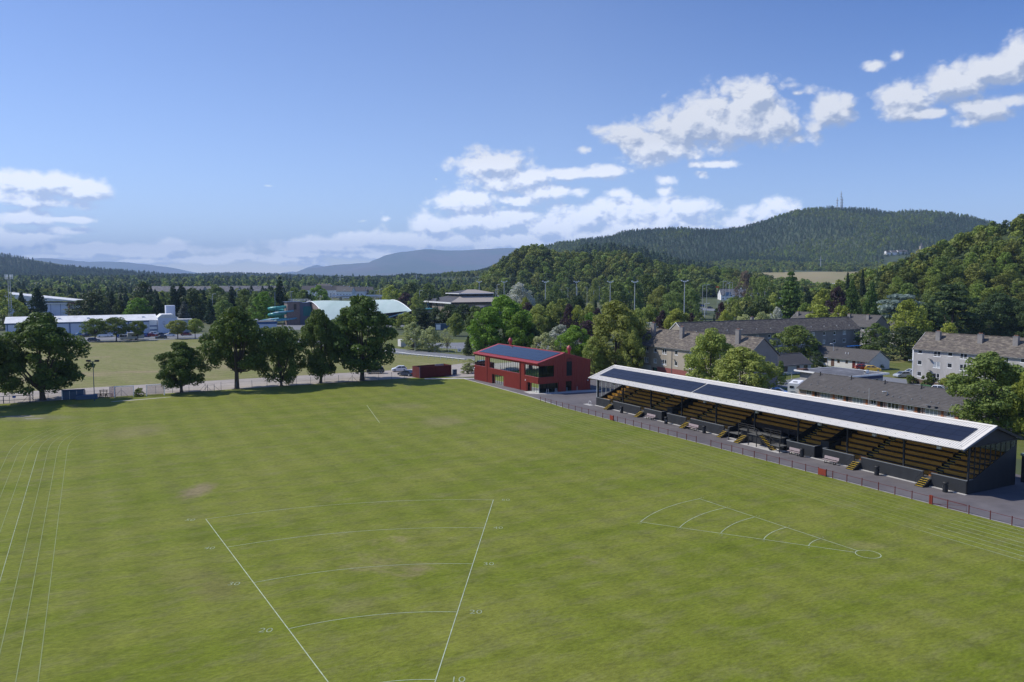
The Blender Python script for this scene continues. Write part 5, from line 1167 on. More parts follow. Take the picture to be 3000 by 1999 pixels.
# white bungalows in the middle, and the small hipped one
t7 = block('white walled bungalow row with dark roof and wooden windows behind the shop', 186.0, 194.2, 141.0, 161.0, 2.5, 4.9, 'renderw', roofm='tilesd', name='bungalow', over=0.4, ncr=12,
      wins=[(1.6, 2.2, 0.75, 1.3, 2, 'curtain', 'brown'), (6.8, 0.8, 1.3, 0.8, 1, 'glass', 'brown'), (9.5, 0.8, 1.2, 0.9, 1, 'glass', 'brown'), (13.4, 1.8, 0.9, 1.2, 2, 'glass', 'brown')])
MB().box(-0.03, 0.0, 4.4, 5.4, 0.05, 2.1).build('door', M['railred'], t7); MB().box(-0.03, 0.0, 11.3, 12.4, 0.05, 2.1).build('door', M['brown'], t7)
for y in (8.0, 8.9): MB().lathe([(0.08, 3.4), (0.08, 4.1)], 6, 1.6, y).build('flue_pipe', M['white'], t7)
block('small bungalow with dark roof between the dark gable and the white bungalows', 152.5, 168.0, 144.8, 152.2, 2.5, 4.8, 'greypaint', roofm='tilesd', name='bungalow', front='y', over=0.4, ncr=12, wins=[(1.2, 1.5, 0.9, 1.2, 1, 'glass', 'brown'), (4.2, 1.1, 0.7, 1.4, 1, 'glass', 'brown'), (8.5, 2.2, 0.9, 1.2, 2, 'glass', 'brown')])
MB().box(-0.5, 0.5, -3, 3, 0, 0.12).build('blue_canopy', M['canopyblue'], None, loc=(*W(226 - 4, 174.5), 2.6), rot=GA + R(90), label='bright blue flat canopy before the shaded flats', cat='canopy')
# shop with flat roof
sh = thing('shop', 'flat roofed corner shop with white roof edge and navy fascia', 'shop', W(147, 116.5), GA)
w6, l6 = 13.5, 15.0
f = MB(); facade(f, 'x', 0.9, 0.25, 0.9, l6 - 0.9, 0, 3.0, [(10.3, 11.1, 1.3, 2.2)]); f.box(w6 - 1.1, w6 - 0.9, 0.9, l6 - 0.9, 0, 3.0); f.box(1.15, w6 - 1.1, l6 - 1.1, l6 - 0.9, 0, 3.0); f.build('wall', M['renderg'], sh)
f = MB(); facade(f, 'y', 1.0, 0.2, 1.15, w6 - 1.1, 0, 3.0, [(2.0, 5.0, 0.4, 2.1), (6.5, 7.6, 0.05, 2.1), (8.2, 11.2, 0.4, 2.1)]); f.build('wall', M['renderg'], sh, label='shop front wall')
window(sh, 'x', 0.95, 10.3, 1.3, 0.8, 0.9, 1); window(sh, 'y', 1.05, 2.0, 0.4, 3.0, 1.7, 2, frame='steel'); window(sh, 'y', 1.05, 8.2, 0.4, 3.0, 1.7, 3, frame='steel'); window(sh, 'y', 1.05, 6.5, 0.05, 1.1, 2.05, 1, frame='steel', sill=False)
MB().box(1.3, w6 - 1.0, 0.86, 0.98, 2.15, 2.95).build('fascia_sign', M['navy'], sh)
MB().box(0, w6, 0, l6, 3.02, 3.18).build('roof_slab', M['black'], sh)
MB().box(-0.05, 0.12, -0.05, l6 + 0.05, 2.98, 3.32).box(0.12, w6 + 0.05, -0.05, 0.12, 2.98, 3.32).box(w6 - 0.12, w6 + 0.05, 0.12, l6 + 0.05, 2.98, 3.3).box(0.12, w6 - .12, l6 - .12, l6 + .05, 2.98, 3.3).build('roof_edge', M['white'], sh)
MB().box(0.12, w6 - 0.12, 0.12, l6 - 0.12, 3.18, 3.25).build('roof_felt', M['felt'], sh)
o = MB().box(8.2, 9.2, 2.0, 2.5, 3.3, 3.95).build('air_conditioner', M['white'], sh); MB().lathe([(0.22, 0), (0.22, 0.03)], 12).build('fan', M['black'], o, loc=(8.17, 2.25, 3.62)); o.children[0].rotation_euler = (0, R(-90), 0)
MB().box(0.5, 2.2, 12.8, 14.6, 3.25, 3.6).build('roof_hatch', M['brown'], sh)
# ---------------------------------------------------------------- dark red bin store
bs = thing('bin_store', 'dark red timber enclosure beside the parked cars', 'shed', (-22.65, 195.79), math.atan2(201.34 - 195.79, -15.35 + 22.65) )
f = MB(); f.box(0, 9.2, 0, 0.12, 0, 2.75); f.box(0, 0.12, 0.12, 3.6, 0, 2.75); f.box(9.08, 9.2, 0.12, 3.6, 0, 2.75); f.box(0.12, 9.08, 3.48, 3.6, 0, 2.75); f.build('wall', M['shedred'], bs)
f = MB()
for k in range(46):
    f.box(0.05 + k * 0.2, 0.09 + k * 0.2, -0.03, 0, 0.02, 2.73)
f.build('batten', M['shedred'], bs, kind='stuff')
for x in (-0.05, 4.6, 9.1): MB().box(x, x + 0.12, -0.06, 0, 0, 2.85).build('post', M['shedred'] if x > 0 else M['steelblue'], bs)
MB().box(6.5, 9.0, 3.3, 3.47, 0.1, 2.8).build('inner_wall', M['concrete'], bs)
gb = thing('utility_cabinet', 'grey metal cabinet right of the dark red enclosure', 'cabinet', G(1332, 1098), GA)
MB().box(-0.5, 0.5, -0.3, 0.3, 0, 1.3).build('body', M['tarpblue'], gb); MB().box(-0.52, 0.52, -0.32, 0.32, 1.3, 1.36).build('lid', M['capgrey'], gb)

# ---------------------------------------------------------------- ice rink
ice = thing('ice_rink', 'long low white ice rink with blue framed bays and a square stair tower', 'building', (-159.4, 360.2), GA)
iw = 24.0
MB().box(-58, 0, 0.3, iw, 0, 5.9).build('wall', M['rinkwhite'], ice)
for k in range(10):
    x = -57.5 + k * 5.7
    MB().box(x + 0.35, x + 5.35, 0.12, 0.3, 0.4, 5.2).build('wall_panel', M['rinkwhite'], ice); MB().box(x, x + 0.35, 0.05, 0.3, 0, 5.9).build('column', M['rinkblue'], ice)
    if k in (2, 5, 8): window(ice, 'y', 0.04, x + 1.2, 1.2, 1.6, 1.4, 1, frame='rinkblue')
MB().box(-58, 0.3, 0.0, 0.3, 5.2, 5.9).build('fascia', M['rinkblue'], ice)
MB().prism([(-0.6, 5.9), (iw * .45, 8.1), (iw + .4, 6.0), (iw + .4, 5.8), (iw * .45, 7.9), (-0.6, 5.7)], -58.4, 0.2, 'x').build('roof', M['rinkroof'], ice)
for k in range(5): MB().box(-50 + k * 11, -48.8 + k * 11, 4.8, 5.6, 6.9, 7.5).build('roof_vent', M['white'], ice)
MB().box(0, 8.0, -2.6, 8, 0, 6.9).build('stair_tower', M['rinkwhite'], ice); MB().prism([(-0.2, 6.9), (1.6, 8.4), (6.4, 8.4), (8.2, 6.9)], -2.8, 8.2, 'y').build('tower_roof', M['rinkroof'], ice)
window(ice, 'y', -2.62, 2.0, 4.0, 0.9, 1.3, 1, frame='capgrey')
MB().box(-3.4, -0.2, -0.6, 0.0, 0.2, 5.8).build('notice_panel', M['white'], ice); MB().box(-3.3, -0.3, -0.64, -0.6, 1.2, 1.7).box(-3.3, -0.3, -0.64, -0.6, 3.0, 3.5).build('notice_band', M['rinkblue'], ice)
MB().box(5.0, 9.0, 14, 19, 6.0, 11.8).build('chimney_box', M['rinkwhite'], ice)
MB().box(8.0, 15, 2, iw, 0, 5.6).build('annexe', M['greypaint'], ice); MB().box(7.9, 15.2, 1.8, iw, 5.6, 5.85).build('annexe_roof', M['rinkroof'], ice)
an = thing('low_building', 'low flat roofed building with blue band right of the ice rink', 'building', W(60, 384), GA)
MB().box(0, 24, 0, 10, 0, 4.2).build('wall', M['rinkwhite'], an); MB().box(-.2, 24.2, -.2, 0, 3.2, 4.1).build('fascia', M['rinkblue'], an); MB().box(-.3, 24.3, -.3, 10.3, 4.2, 4.4).build('roof', M['felt'], an); MB().box(13, 16, 3, 5, 4.4, 5.4).build('roof_unit', M['white'], an)
hl = thing('sports_hall', 'tall hall with white mono pitch roof and brick corner beyond the rink', 'building', (-313, 500), R(12))
MB().box(0, 34, 0, 20, 0, 9.2).build('wall', M['rinkwhite'], hl); MB().box(33.2, 34.1, -0.2, 20.1, 0, 9.2).build('corner', M['brickorange'], hl)
for k in range(6): MB().box(0.8 + 5.6 * k, 1.0 + 5.6 * k, -0.08, 0, 0.5, 8.8).build('panel_joint', M['rinkblue'], hl)
MB().prism([(-14, 16.5), (37, 10.6), (37, 10.2), (-14, 10.4)], -1.5, 21.5, 'y').build('roof', M['rinkroof'], hl); MB().box(-1, 33, -0.8, 0, 8.5, 9.0).build('canopy', M['white'], hl)
MB().box(34.2, 48, 2, 16, 0, 4.8).build('side_wing', M['renderd'], hl); MB().prism([(34.2, 7.6), (50, 5.2), (50, 4.8), (34.2, 4.8)], 1, 17, 'y').build('side_roof', M['rinkroof'], hl)
mst = thing('lattice_mast', 'tall lattice telecom mast with white antennas at the left edge', 'mast', (*atY(30, 900, 380)[:2], 0), 0.4)
hm = atY(30, 812, 380)[2]; f = MB(); 
for (x, y) in ((-.7, -.7), (.7, -.7), (.7, .7), (-.7, .7)): f.tube([(x, y, 0), (x * .55, y * .55, hm)], 0.07, 4)
for k in range(14):
    z0, z1 = hm * k / 14, hm * (k + 1) / 14; a = .7 * (1 - .45 * k / 14); b = .7 * (1 - .45 * (k + 1) / 14)
    for (p, q) in (((-a, -a), (b, -b)), ((a, -a), (b, b)), ((a, a), (-b, b)), ((-a, a), (-b, -b))): f.tube([(*p, z0), (*q, z1)], 0.04, 4, cap=False)
f.build('lattice', M['steel'], mst)
for k in range(6):
    an_ = k * math.pi / 3; MB().box(-0.18, 0.18, -0.1, 0.1, -0.2, 2.0).build('antenna', M['white'], mst, loc=(1.5 * math.cos(an_), 1.5 * math.sin(an_), hm - 0.8), rot=an_)
f = MB().lathe([(1.5, hm - 0.1), (1.5, hm + 0.05)], 8); f.build('platform', M['steel'], mst)

# ---------------------------------------------------------------- swimming pool with curved roof
PX0 = Vector((-108.2, 430)); NV = Vector((NX.x, NX.y)); DV = Vector((-DX.x, -DX.y))
pool = thing('swimming_pool', 'swimming pool hall with pale green curved roof and brown end wall', 'building', (PX0.x, PX0.y, 0), 0)
def pr(s, t):
    L = 47.0; wd = 31.5 * (1 - 0.13 * s); ze = 3.6 if s < 0.7 else 3.6 + (s - 0.7) / 0.3 * 3.6
    zr = 12.3 + 0.25 * math.sin(s * 9); q = abs(t)
    z = zr - (zr - ze) * q ** 1.75; p = NV * (L * s) + DV * (wd * t)
    return (p.x, p.y, z)
f = MB(); ns, ntt = 24, 20
for i in range(ns + 1):
    for j in range(-ntt, ntt + 1): f.v.append(pr(i / ns, j / ntt))
wN = 2 * ntt + 1
for i in range(ns):
    for j in range(wN - 1): a = i * wN + j; f.f.append((a, a + wN, a + wN + 1, a + 1))
f.build('roof', M['copper'], pool, smoothed=True)
f = MB()
for i in range(48):                                   # standing seams over the curve
    s = (i + 0.5) / 48
    f.tube([(lambda p: (p[0], p[1], p[2] + 0.04))(pr(s, j / 10)) for j in range(-10, 11)], 0.05, 3, cap=False)
f.build('roof_seam', M['copper'], pool, kind='stuff')
for s in (0.0, 1.0):
    pts = [pr(s, j / ntt) for j in range(-ntt, ntt + 1)]; v = Vector((NV.x, NV.y, 0)) * (0.6 if s == 0 else -0.6)
    f = MB().poly([tuple(Vector(p) + v - Vector((0, 0, .15))) for p in pts] + [(pts[-1][0] + v.x, pts[-1][1] + v.y, 0), (pts[0][0] + v.x, pts[0][1] + v.y, 0)]); f.build('end_wall', M['shingle'], pool)
    MB().tube(pts, 0.22, 5).build('roof_edge', M['white'], pool)
for t in (1.0, -1.0):
    a, b = pr(0.02, t * 0.97), pr(0.98, t * 0.97); MB().poly([(a[0], a[1], 0), (b[0], b[1], 0), (b[0], b[1], b[2]), (a[0], a[1], a[2] - 0.1)]).build('side_wall', M['black'], pool)
# slide tower and water slides
TW = G(878, 951); tw = thing('slide_tower', 'grey slide tower with flat roof deck, teal panel and railings', 'building', (TW[0] + 2, TW[1] - 1, 0), GA)
MB().box(-8, -1.5, 0, 7, 0, 11.9).build('wall', M['shingle'], tw); MB().box(-1.5, 4.4, 1.0, 8, 0, 11.4).build('wall', M['steelblue'], tw); MB().box(0.5, 4.8, 0.6, 1.0, 4.6, 9.6).build('teal_panel', M['tealdark'], tw)
MB().box(-8.5, 0.0, -.4, 7.4, 11.9, 12.2).box(0.0, 4.8, .6, 8.4, 11.4, 11.7).build('roof', M['steelblue'], tw)
window(tw, 'y', -0.04, -4.6, 8.2, 1.3, 2.8, 1, frame='black')
f = MB()
for z in (12.8, 13.4):
    f.tube([(-6, 0.5, z), (4.4, 0.5, z)], 0.05, 4).tube([(-6, 6.5, z), (4.4, 6.5, z)], 0.05, 4)
for k in range(8): f.tube([(-6 + k * 1.48, 0.5, 12.0 if k < 5 else 11.5), (-6 + k * 1.48, 0.5, 13.4)], 0.05, 4)
f.build('railing', M['white'], tw)
sld = thing('water_slide', 'teal spiral water slide tubes left of the slide tower', 'water slide', (TW[0] - 10.5, TW[1] + 0, 0), 0)
def helix(c, r, z0, z1, turns, a0, rad, m, n=70, sq=0.62):
    pts = []
    for k in range(n + 1):
        t = k / n; an = a0 + turns * 2 * math.pi * t; pts.append((c[0] + r * math.cos(an), c[1] + sq * r * math.sin(an), z0 + (z1 - z0) * t))
    f = MB().tube(pts, rad, 9); o = f.build('tube', M[m], sld, smoothed=True)
    for k in range(0, n, 5):
        MB().tube([pts[k], tuple(Vector(pts[k]).lerp(Vector(pts[k + 1]), 0.35))], rad * 1.10, 9).build('flange', M['tealdark'], o)
    return pts
helix((0, 0), 5.6, 1.2, 9.6, 2.6, 2.0, 0.8, 'teal')
helix((3.2, -1), 6.6, 1.8, 7.4, 1.35, 3.4, 0.5, 'bluetube')
MB().tube([(1, -5, 3.4), (-6, -5.5, 2.6), (-9, -5.2, 2.0)], 0.5, 8).build('tube', M['bluetube'], sld, smoothed=True)
for (x, y, z) in ((-5, 0, 9.5), (-1.5, -3, 17.2), (4.6, -3, 7), (1.5, 2.5, 9.5), (7.0, -2, 17.2), (-3, 2, 5)): MB().tube([(x, y, 0), (x, y, z)], 0.16, 6).build('support_mast', M['steelblue'], sld)
# ---------------------------------------------------------------- arena with stepped hipped roof
A0_ = Vector((-39.0, 513.0)); ar_ = thing('arena', 'brown sports arena with stepped hipped roof and small blue sign', 'building', (A0_.x, A0_.y, 0), GA)
S_ = 45.0   # local x = N, y = D ; front corner at origin, left corner at (0, S)
MB().box(1.2, S_ - 1.2, 1.2, S_ - 1.2, 0, 8.4).build('wall', M['tanwall'], ar_)
for k in range(7): MB().box(1.08, 1.2, 3 + k * 6.2, 3.3 + k * 6.2, 0, 8.4).build('pilaster', M['brown'], ar_)
def hip(x0, x1, y0, y1, z0, z1, k0, par, ma, mb_):
    cx0, cx1, cy0, cy1 = x0 + k0, x1 - k0, y0 + k0, y1 - k0
    MB().poly([(x0, y0, z0), (cx0, cy0, z1), (cx0, cy1, z1), (x0, y1, z0)]).poly([(x0, y1, z0), (cx0, cy1, z1), (cx1, cy1, z1), (x1, y1, z0)]).build('roof', M[ma], par)
    MB().poly([(x0, y0, z0), (x1, y0, z0), (cx1, cy0, z1), (cx0, cy0, z1)]).poly([(x1, y0, z0), (x1, y1, z0), (cx1, cy1, z1), (cx1, cy0, z1)]).build('roof', M[mb_], par)
    MB().poly([(cx0, cy0, z1), (cx1, cy0, z1), (cx1, cy1, z1), (cx0, cy1, z1)]).build('roof_top', M[mb_], par)
hip(-0.3, S_ + 9, -0.3, S_ + .3, 9.2, 13.4, 15.0, ar_, 'darkroof', 'tanroof')
MB().box(-0.35, 0, -0.35, S_ + .35, 8.3, 9.2).box(-0.35, S_, S_, S_ + .35, 8.3, 9.2).build('fascia', M['white'], ar_); MB().box(0, S_ + 9, -0.35, 0, 8.3, 9.2).build('fascia', M['black'], ar_)
MB().box(13, 37, 13, 31, 13.3, 14.6).build('clerestory', M['black'], ar_)
hip(11, 39, 11, 33, 14.6, 17.0, 10.9, ar_, 'darkroof', 'tanroof'); MB().box(10.8, 11, 10.8, 33.2, 14.2, 14.65).box(11, 39, 10.8, 11, 14.2, 14.65).build('fascia', M['white'], ar_)
o = MB().box(1.0, 1.15, 37.8, 42.2, 4.6, 7.4).build('sign', M['bluesign'], ar_); MB().box(0.96, 1.0, 38.6, 41.4, 5.4, 6.0).build('sign_lettering', M['white'], o)
tf = thing('teal_roof_block', 'low block with teal edged flat roof beside the arena', 'building', atY(1222, 905, 455)[:2] + (0,), 0.05); MB().box(0, 10.5, 0, 8, 0, 6.6).build('wall', M['tanwall'], tf); MB().box(-.5, 11, -.5, 8.5, 6.6, 7.3).build('roof_edge', M['tealdark'], tf)
for (x0, x1, y0, h, mm, lab, nm) in ((-10, -2, 0, 3.6, 'tanroof', 'long low shed roof right of the arena', 'arena_annexe'),):
    t = thing(nm, lab, 'building', W(78 + 0, 0)[:0] + tuple(atY(1425, 905, 500)[:2]) + (0,), GA); MB().box(-8, 8, 0, 12, 0, 5).build('wall', M['tanwall'], t); MB().prism([(-9, 5), (9, 5), (9, 5.4), (0, 7.5), (-9, 5.4)], -1, 13, 'y').build('roof', M['darkroof'], t)
# ---------------------------------------------------------------- road bridge
br = thing('flyover', 'slim concrete road flyover with arched underside beyond the pool', 'bridge', atY(985, 866, 640)[:2] + (0,), 0.02)
f = MB(); zb = 10.2; nbp = 16; Lb = 36.0
for k in range(nbp):
    a, b = Lb * k / nbp, Lb * (k + 1) / nbp; da = 1.6 * (2 * k / nbp - 1) ** 2; db = 1.6 * (2 * (k + 1) / nbp - 1) ** 2; ca = 0.5 * math.sin(math.pi * k / nbp); cb = 0.5 * math.sin(math.pi * (k + 1) / nbp)
    f.prism([(a, zb + ca), (b, zb + cb), (b, zb + cb - 0.7 - db * 0.4), (a, zb + ca - 0.7 - da * 0.4)], 0, 9, 'y')
f.build('deck', M['concrete'], br); MB().box(-3, 39, -0.3, 0, zb + 0.2, zb + 1.3).build('parapet', M['rinkwhite'], br)
for x in (2, 12, 24, 34): MB().box(x, x + 1.2, 2, 7, -1, zb - 0.8).build('pier', M['concrete'], br)
# ---------------------------------------------------------------- distant houses
def house(label, u, v, Y, w_, d_, eh, rh, wm='white', rm='tilesd', rot=0.0, grp_='white houses beyond the flyover', z=None, name='house'):
    X, _, zt = atY(u, v, Y); zg = gz(X, Y) if z is None else z
    t = thing(name, label, 'house', (X, Y, zg), rot, grp_)
    f = MB(); f.box(0, w_, 0, d_, 0, eh).prism([(0, eh), (d_, eh), (d_ / 2, rh)], 0, w_, 'x'); f.build('wall', M[wm], t)
    for (a, b) in ((-0.4, d_ / 2), (d_ + .4, d_ / 2)): MB().prism([(a, eh - .2), (b, rh + .1), (b, rh + .3), (a, eh)], -0.3, w_ + .3, 'x').build('roof', M[rm], t)
    for k in range(max(1, int(w_ // 4))):
        for zz in ([1.0] if eh < 4 else [1.0, 3.6]): MB().box(1.2 + k * 4, 2.5 + k * 4, -0.05, 0, zz, zz + 1.2).build('window', M['glass'], t)
    MB().box(w_ * .7, w_ * .7 + .8, d_ / 2 - .4, d_ / 2 + .4, rh - .2, rh + 1.2).build('chimney', M[wm], t)
    return t
for i, (u, Y, w_, eh, rot, lab) in enumerate(((884, 1000, 22, 9, .1, 'leftmost white house beyond the flyover'), (925, 1040, 18, 11, -.2, 'white house with tall gable, second beyond the flyover'), (945, 990, 16, 9, .3, 'white house with dark roof standing nearest among the group'), (965, 1010, 24, 9, 0, 'wide white house in the middle of the group'),
       (985, 960, 20, 8, -.25, 'white house with two gables above the left end of the flyover'), (1006, 980, 26, 8, .1, 'long white terrace above the flyover'), (1035, 1000, 24, 7.5, .05, 'rightmost white terrace beyond the flyover'))):
    house(lab, u, 850, Y, w_, 11, eh, eh + 5, rot=rot, z=gz(0, Y) - 1 + 2)
for i, (u, Y, w_, lab) in enumerate(((390, 900, 40, 'grey roofed long building, first left in the far suburb'), (470, 880, 46, 'grey roofed long building with white roof unit in the far suburb'), (580, 900, 44, 'grey roofed long building behind the round trees in the far suburb'), (640, 930, 60, 'longest grey roofed building in the far suburb'), (700, 940, 50, 'grey roofed building next to the cone conifer in the far suburb'))):
    house(lab, u, 850, Y, w_, 16, 8, 13.5, wm='renderg', rm='felt', rot=0.05 * (i - 2), grp_='grey roofed buildings in the far suburb', z=2)
# canal side cottages, terracotta roof
house('white cottage with slate roof by the canal road', 2062, 888, 800, 24, 8, 4, 6.5, grp_=None)
house('white house with grey hipped roof among the street lamps', 2112, 892, 740, 28, 12, 5, 10, grp_=None, rm='felt')
house('low house with terracotta roof behind the mossy roof', 2072, 930, 330, 9, 7, 3.0, 5.2, wm='renderw', rm='brickorange', grp_=None, rot=0.5)
house('small white hut with dark roof on the canal bank', 1712, 872, 800, 18, 6, 4, 5.2, grp_=None, rm='navy')
mq = thing('marquee', 'white marquee tent at the foot of the wooded hill', 'tent', atY(1757, 868, 900)[:2] + (gz(120, 900),), 0)
f = MB(); 
for k in range(3): f.prism([(k * 9, 0), (k * 9, 3.5), (k * 9 + 4.5, 5.8), (k * 9 + 9, 3.5), (k * 9 + 9, 0)], 0, 12, 'y')
f.build('canvas', M['white'], mq)
bd = thing('concrete_shelter', 'long low concrete shelter roof behind the avenue trees', 'building', atY(1862, 905, 560)[:2] + (0,), 0.12); MB().box(0, 20, 0, 5, 3.0, 3.7).build('roof', M['concrete'], bd); MB().box(1, 19, 1, 4.6, 0, 3.0).build('wall', M['tanwall'], bd)
for i, (u, v, Y, w_, lab) in enumerate(((2378, 832, 900, 40, 'white industrial roof beside the tall broad fir'), (2412, 835, 860, 30, 'white industrial shed roof behind the cypress'), (2450, 836, 850, 24, 'white shed with turquoise stripe left of the hill'))):
    t = thing('industrial_shed', lab, 'shed', atY(u, v, Y)[:2] + (12,), 0.1, 'white sheds by the dry field'); MB().box(0, w_, 0, 14, 0, 5).build('wall', M['rinkwhite'], t); MB().box(0, w_, -0.1, 0, 1.5, 3).build('stripe', M['tealdark'], t); MB().prism([(-.5, 5), (14.5, 5), (7, 7)], -0.5, w_ + .5, 'x').build('roof', M['rinkroof'], t)
# extra buildings at the right edge behind the stand
rb_ = thing('clubhouse', 'dark low building with green tinted flat roof right behind the stand', 'building', W(99.5, 40), GA)
f = MB(); facade(f, 'y', 0, 0.25, 0, 10, 0, 3.3, [(4.6, 5.8, 1.1, 2.6)]); f.box(0, 0.25, 0.25, 14, 0, 3.3); f.box(9.75, 10, 0.25, 14, 0, 3.3); f.build('wall', M['blackwall'], rb_)
MB().box(-0.3, 10.3, -0.4, 14, 3.3, 3.55).build('roof', mat('green_grey_roof', (0.20, 0.25, 0.20), 0.7), rb_); window(rb_, 'y', 0.03, 4.6, 1.1, 1.2, 1.5, 2)

# ============================================================ VEHICLES
def carmat(name, c): return mat('car_' + name, c, 0.25, 0.02, spec=0.6)
CM = {'black': carmat('black', (0.012, 0.014, 0.018)), 'white': carmat('white', (0.75, 0.76, 0.78)), 'silver': carmat('silver', (0.36, 0.39, 0.42)), 'grey': carmat('grey', (0.08, 0.09, 0.10)), 'red': carmat('red', (0.30, 0.012, 0.012)),
      'blue': carmat('blue', (0.02, 0.09, 0.32)), 'navy': carmat('navy', (0.015, 0.025, 0.06)), 'yellow': carmat('yellow', (0.72, 0.45, 0.06)), 'darkred': carmat('dark_red', (0.17, 0.01, 0.015)), 'skyblue': carmat('sky_blue', (0.06, 0.30, 0.55))}
M['lens'] = mat('headlight_lens', (0.55, 0.58, 0.6), 0.15, 0.05); M['taillens'] = mat('tail_light_lens', (0.35, 0.01, 0.01), 0.2, 0.05); M['plate'] = mat('yellow_plate', (0.62, 0.50, 0.06), 0.5, 0.02)
SHAPES = {  # lower outline (x,z) front at +x ; cabin outline
 'hatch': (4.0, 1.72, [(-1.98, .45), (-1.95, .95), (-1.7, 1.0), (0.75, .98), (1.55, .84), (1.95, .66), (1.98, .35), (1.9, .22), (-1.9, .22)], [(-1.8, .98), (-1.35, 1.42), (0.15, 1.45), (0.95, .97)]),
 'suv': (4.6, 1.9, [(-2.25, .5), (-2.22, 1.1), (-2.0, 1.15), (0.9, 1.1), (2.0, .98), (2.25, .8), (2.28, .4), (2.1, .28), (-2.1, .28)], [(-2.1, 1.12), (-1.85, 1.68), (0.25, 1.72), (1.1, 1.1)]),
 'estate': (4.6, 1.8, [(-2.25, .45), (-2.22, .95), (-2.0, 1.0), (0.9, .98), (1.9, .84), (2.22, .66), (2.25, .35), (2.1, .22), (-2.1, .22)], [(-2.1, .98), (-1.75, 1.44), (0.2, 1.48), (1.05, .97)]),
 'saloon': (4.5, 1.8, [(-2.22, .5), (-2.18, .92), (-1.3, 1.0), (0.85, .96), (1.85, .80), (2.2, .62), (2.22, .35), (2.1, .22), (-2.1, .22)], [(-1.75, .96), (-0.95, 1.40), (0.1, 1.43), (1.0, .95)]),
 'van': (5.2, 2.0, [(-2.6, .5), (-2.58, 1.2), (-2.5, 1.25), (1.5, 1.2), (2.3, 1.05), (2.58, .85), (2.6, .4), (2.4, .28), (-2.4, .28)], [(-2.56, 1.22), (-2.5, 2.0), (0.9, 2.0), (1.9, 1.18)]),
}
CARS = {}
def shell(mb, pts, w0, w1, zsplit):
    """extruded side outline pulled in at the top"""
    n = len(pts); i = len(mb.v)
    for s in (-1, 1):
        for (x, z) in pts: mb.v.append((x, s * (w0 if z < zsplit else w1), z))
    mb.f.append(tuple(range(i, i + n))); mb.f.append(tuple(range(i + n, i + 2 * n))[::-1])
    for k in range(n):
        j = (k + 1) % n; mb.f.append((i + k, i + n + k, i + n + j, i + j))
    return mb
def car(kind, colour, x, y, rot, label, group=None, z=0.03, bare=False):
    if kind not in CARS:
        L, w_, body, cab = SHAPES[kind]; hw = w_ / 2; zb = cab[0][1]
        bm = MB(); shell(bm, body, hw, hw * 0.95, zb - 0.1); body_me = bm.mesh('body')
        gm = MB(); shell(gm, cab, hw * 0.92, hw * 0.76, zb + 0.1); glass_me = gm.mesh('glasshouse', M['glass'])
        rm = MB(); (xa, za), (xb, zc) = cab[1], cab[2]
        rm.prism([(xa - .02, za - .03), (xb + .02, zc - .03), (xb - .05, zc + .03), (xa + .06, za + .03)], -hw * 0.77, hw * 0.77, 'y')
        for s in (-1, 1):
            for (p, q) in ((cab[0], cab[1]), (cab[2], cab[3])): rm.tube([(p[0], s * hw * (0.92 if p[1] < za - .1 else .77), p[1]), (q[0], s * hw * (0.77 if q[1] > zb + .2 else .92), q[1])], 0.045, 4)
            xm = (xa + xb) / 2 + .1; rm.tube([(xm, s * hw * .925, zb), (xm, s * hw * .77, za)], 0.045, 4)
        roof_me = rm.mesh('roof')
        wl = MB(); wl.lathe([(0.18, -0.1), (0.32, -0.09), (0.33, 0.0), (0.32, 0.09), (0.18, 0.1)], 14); wm_ = wl.mesh('wheel', M['tyre'])
        hb = MB(); hb.lathe([(0.05, 0.10), (0.19, 0.115), (0.2, 0.10)], 10); hb.lathe([(0.2, -0.10), (0.19, -0.115), (0.05, -0.10)], 10); hub = hb.mesh('rim', M['steel'])
        fx, rx = body[5][0], body[0][0]
        hl_ = MB().box(fx - .32, fx + .0, -.19, .19, .60, .74).mesh('headlight', M['lens']); tl = MB().box(rx - .01, rx + .12, -.13, .13, .70, .95).mesh('tail_light', M['taillens'])
        pl = MB().box(rx - .03, rx, -.26, .26, .48, .60).mesh('number_plate', M['plate'])
        CARS[kind] = (body_me, glass_me, roof_me, wm_, hub, hl_, tl, pl, hw, L)
    b, g_, r_, wm_, hub, hl_, tl, pl, hw, L = CARS[kind]
    t = thing('parked_car' if kind != 'van' else 'parked_van', label, 'car' if kind != 'van' else 'van', (x, y, z), rot, group)
    for me, nm in ((b, 'body'), (r_, 'roof')):
        me2 = me
        o = mobj(nm, me2, t)
        if not me2.materials: me2.materials.append(CM['white'])
        o.material_slots[0].link = 'OBJECT'; o.material_slots[0].material = CM[colour]
    mobj('glasshouse', g_, t)
    if not bare:
        for sx in (-1, 1):
            for sy in (-1, 1):
                o = mobj('wheel', wm_, t, (sx * L * 0.31, sy * (hw - 0.1), 0.33)); o.rotation_euler = (R(90), 0, 0); mobj('rim', hub, o)
        for sy in (-1, 1): mobj('headlight', hl_, t, (0, sy * hw * 0.68, 0)); mobj('tail_light', tl, t, (0, sy * hw * 0.82, 0))
        mobj('number_plate', pl, t)
    return t
AZ = math.atan2
car('suv', 'black', -35.3, 206.0, R(195), 'black estate car parked under the biggest oak', 'cars by the gravel track')
car('hatch', 'white', -29.8, 210.6, R(195), 'white hatchback parked farthest out on the gravel track', 'cars by the gravel track')
car('saloon', 'navy', -26.6, 201.0, R(150), 'dark car parked left of the dark red enclosure', 'cars by the gravel track')
car('hatch', 'white', -24.6, 203.6, R(150), 'white car half hidden by the dark red enclosure', 'cars by the gravel track')
car('saloon', 'navy', -21.0, 205.5, R(170), 'dark car of which only the roof shows over the dark red enclosure', 'cars by the gravel track')
K = 'cars on the ice rink side'
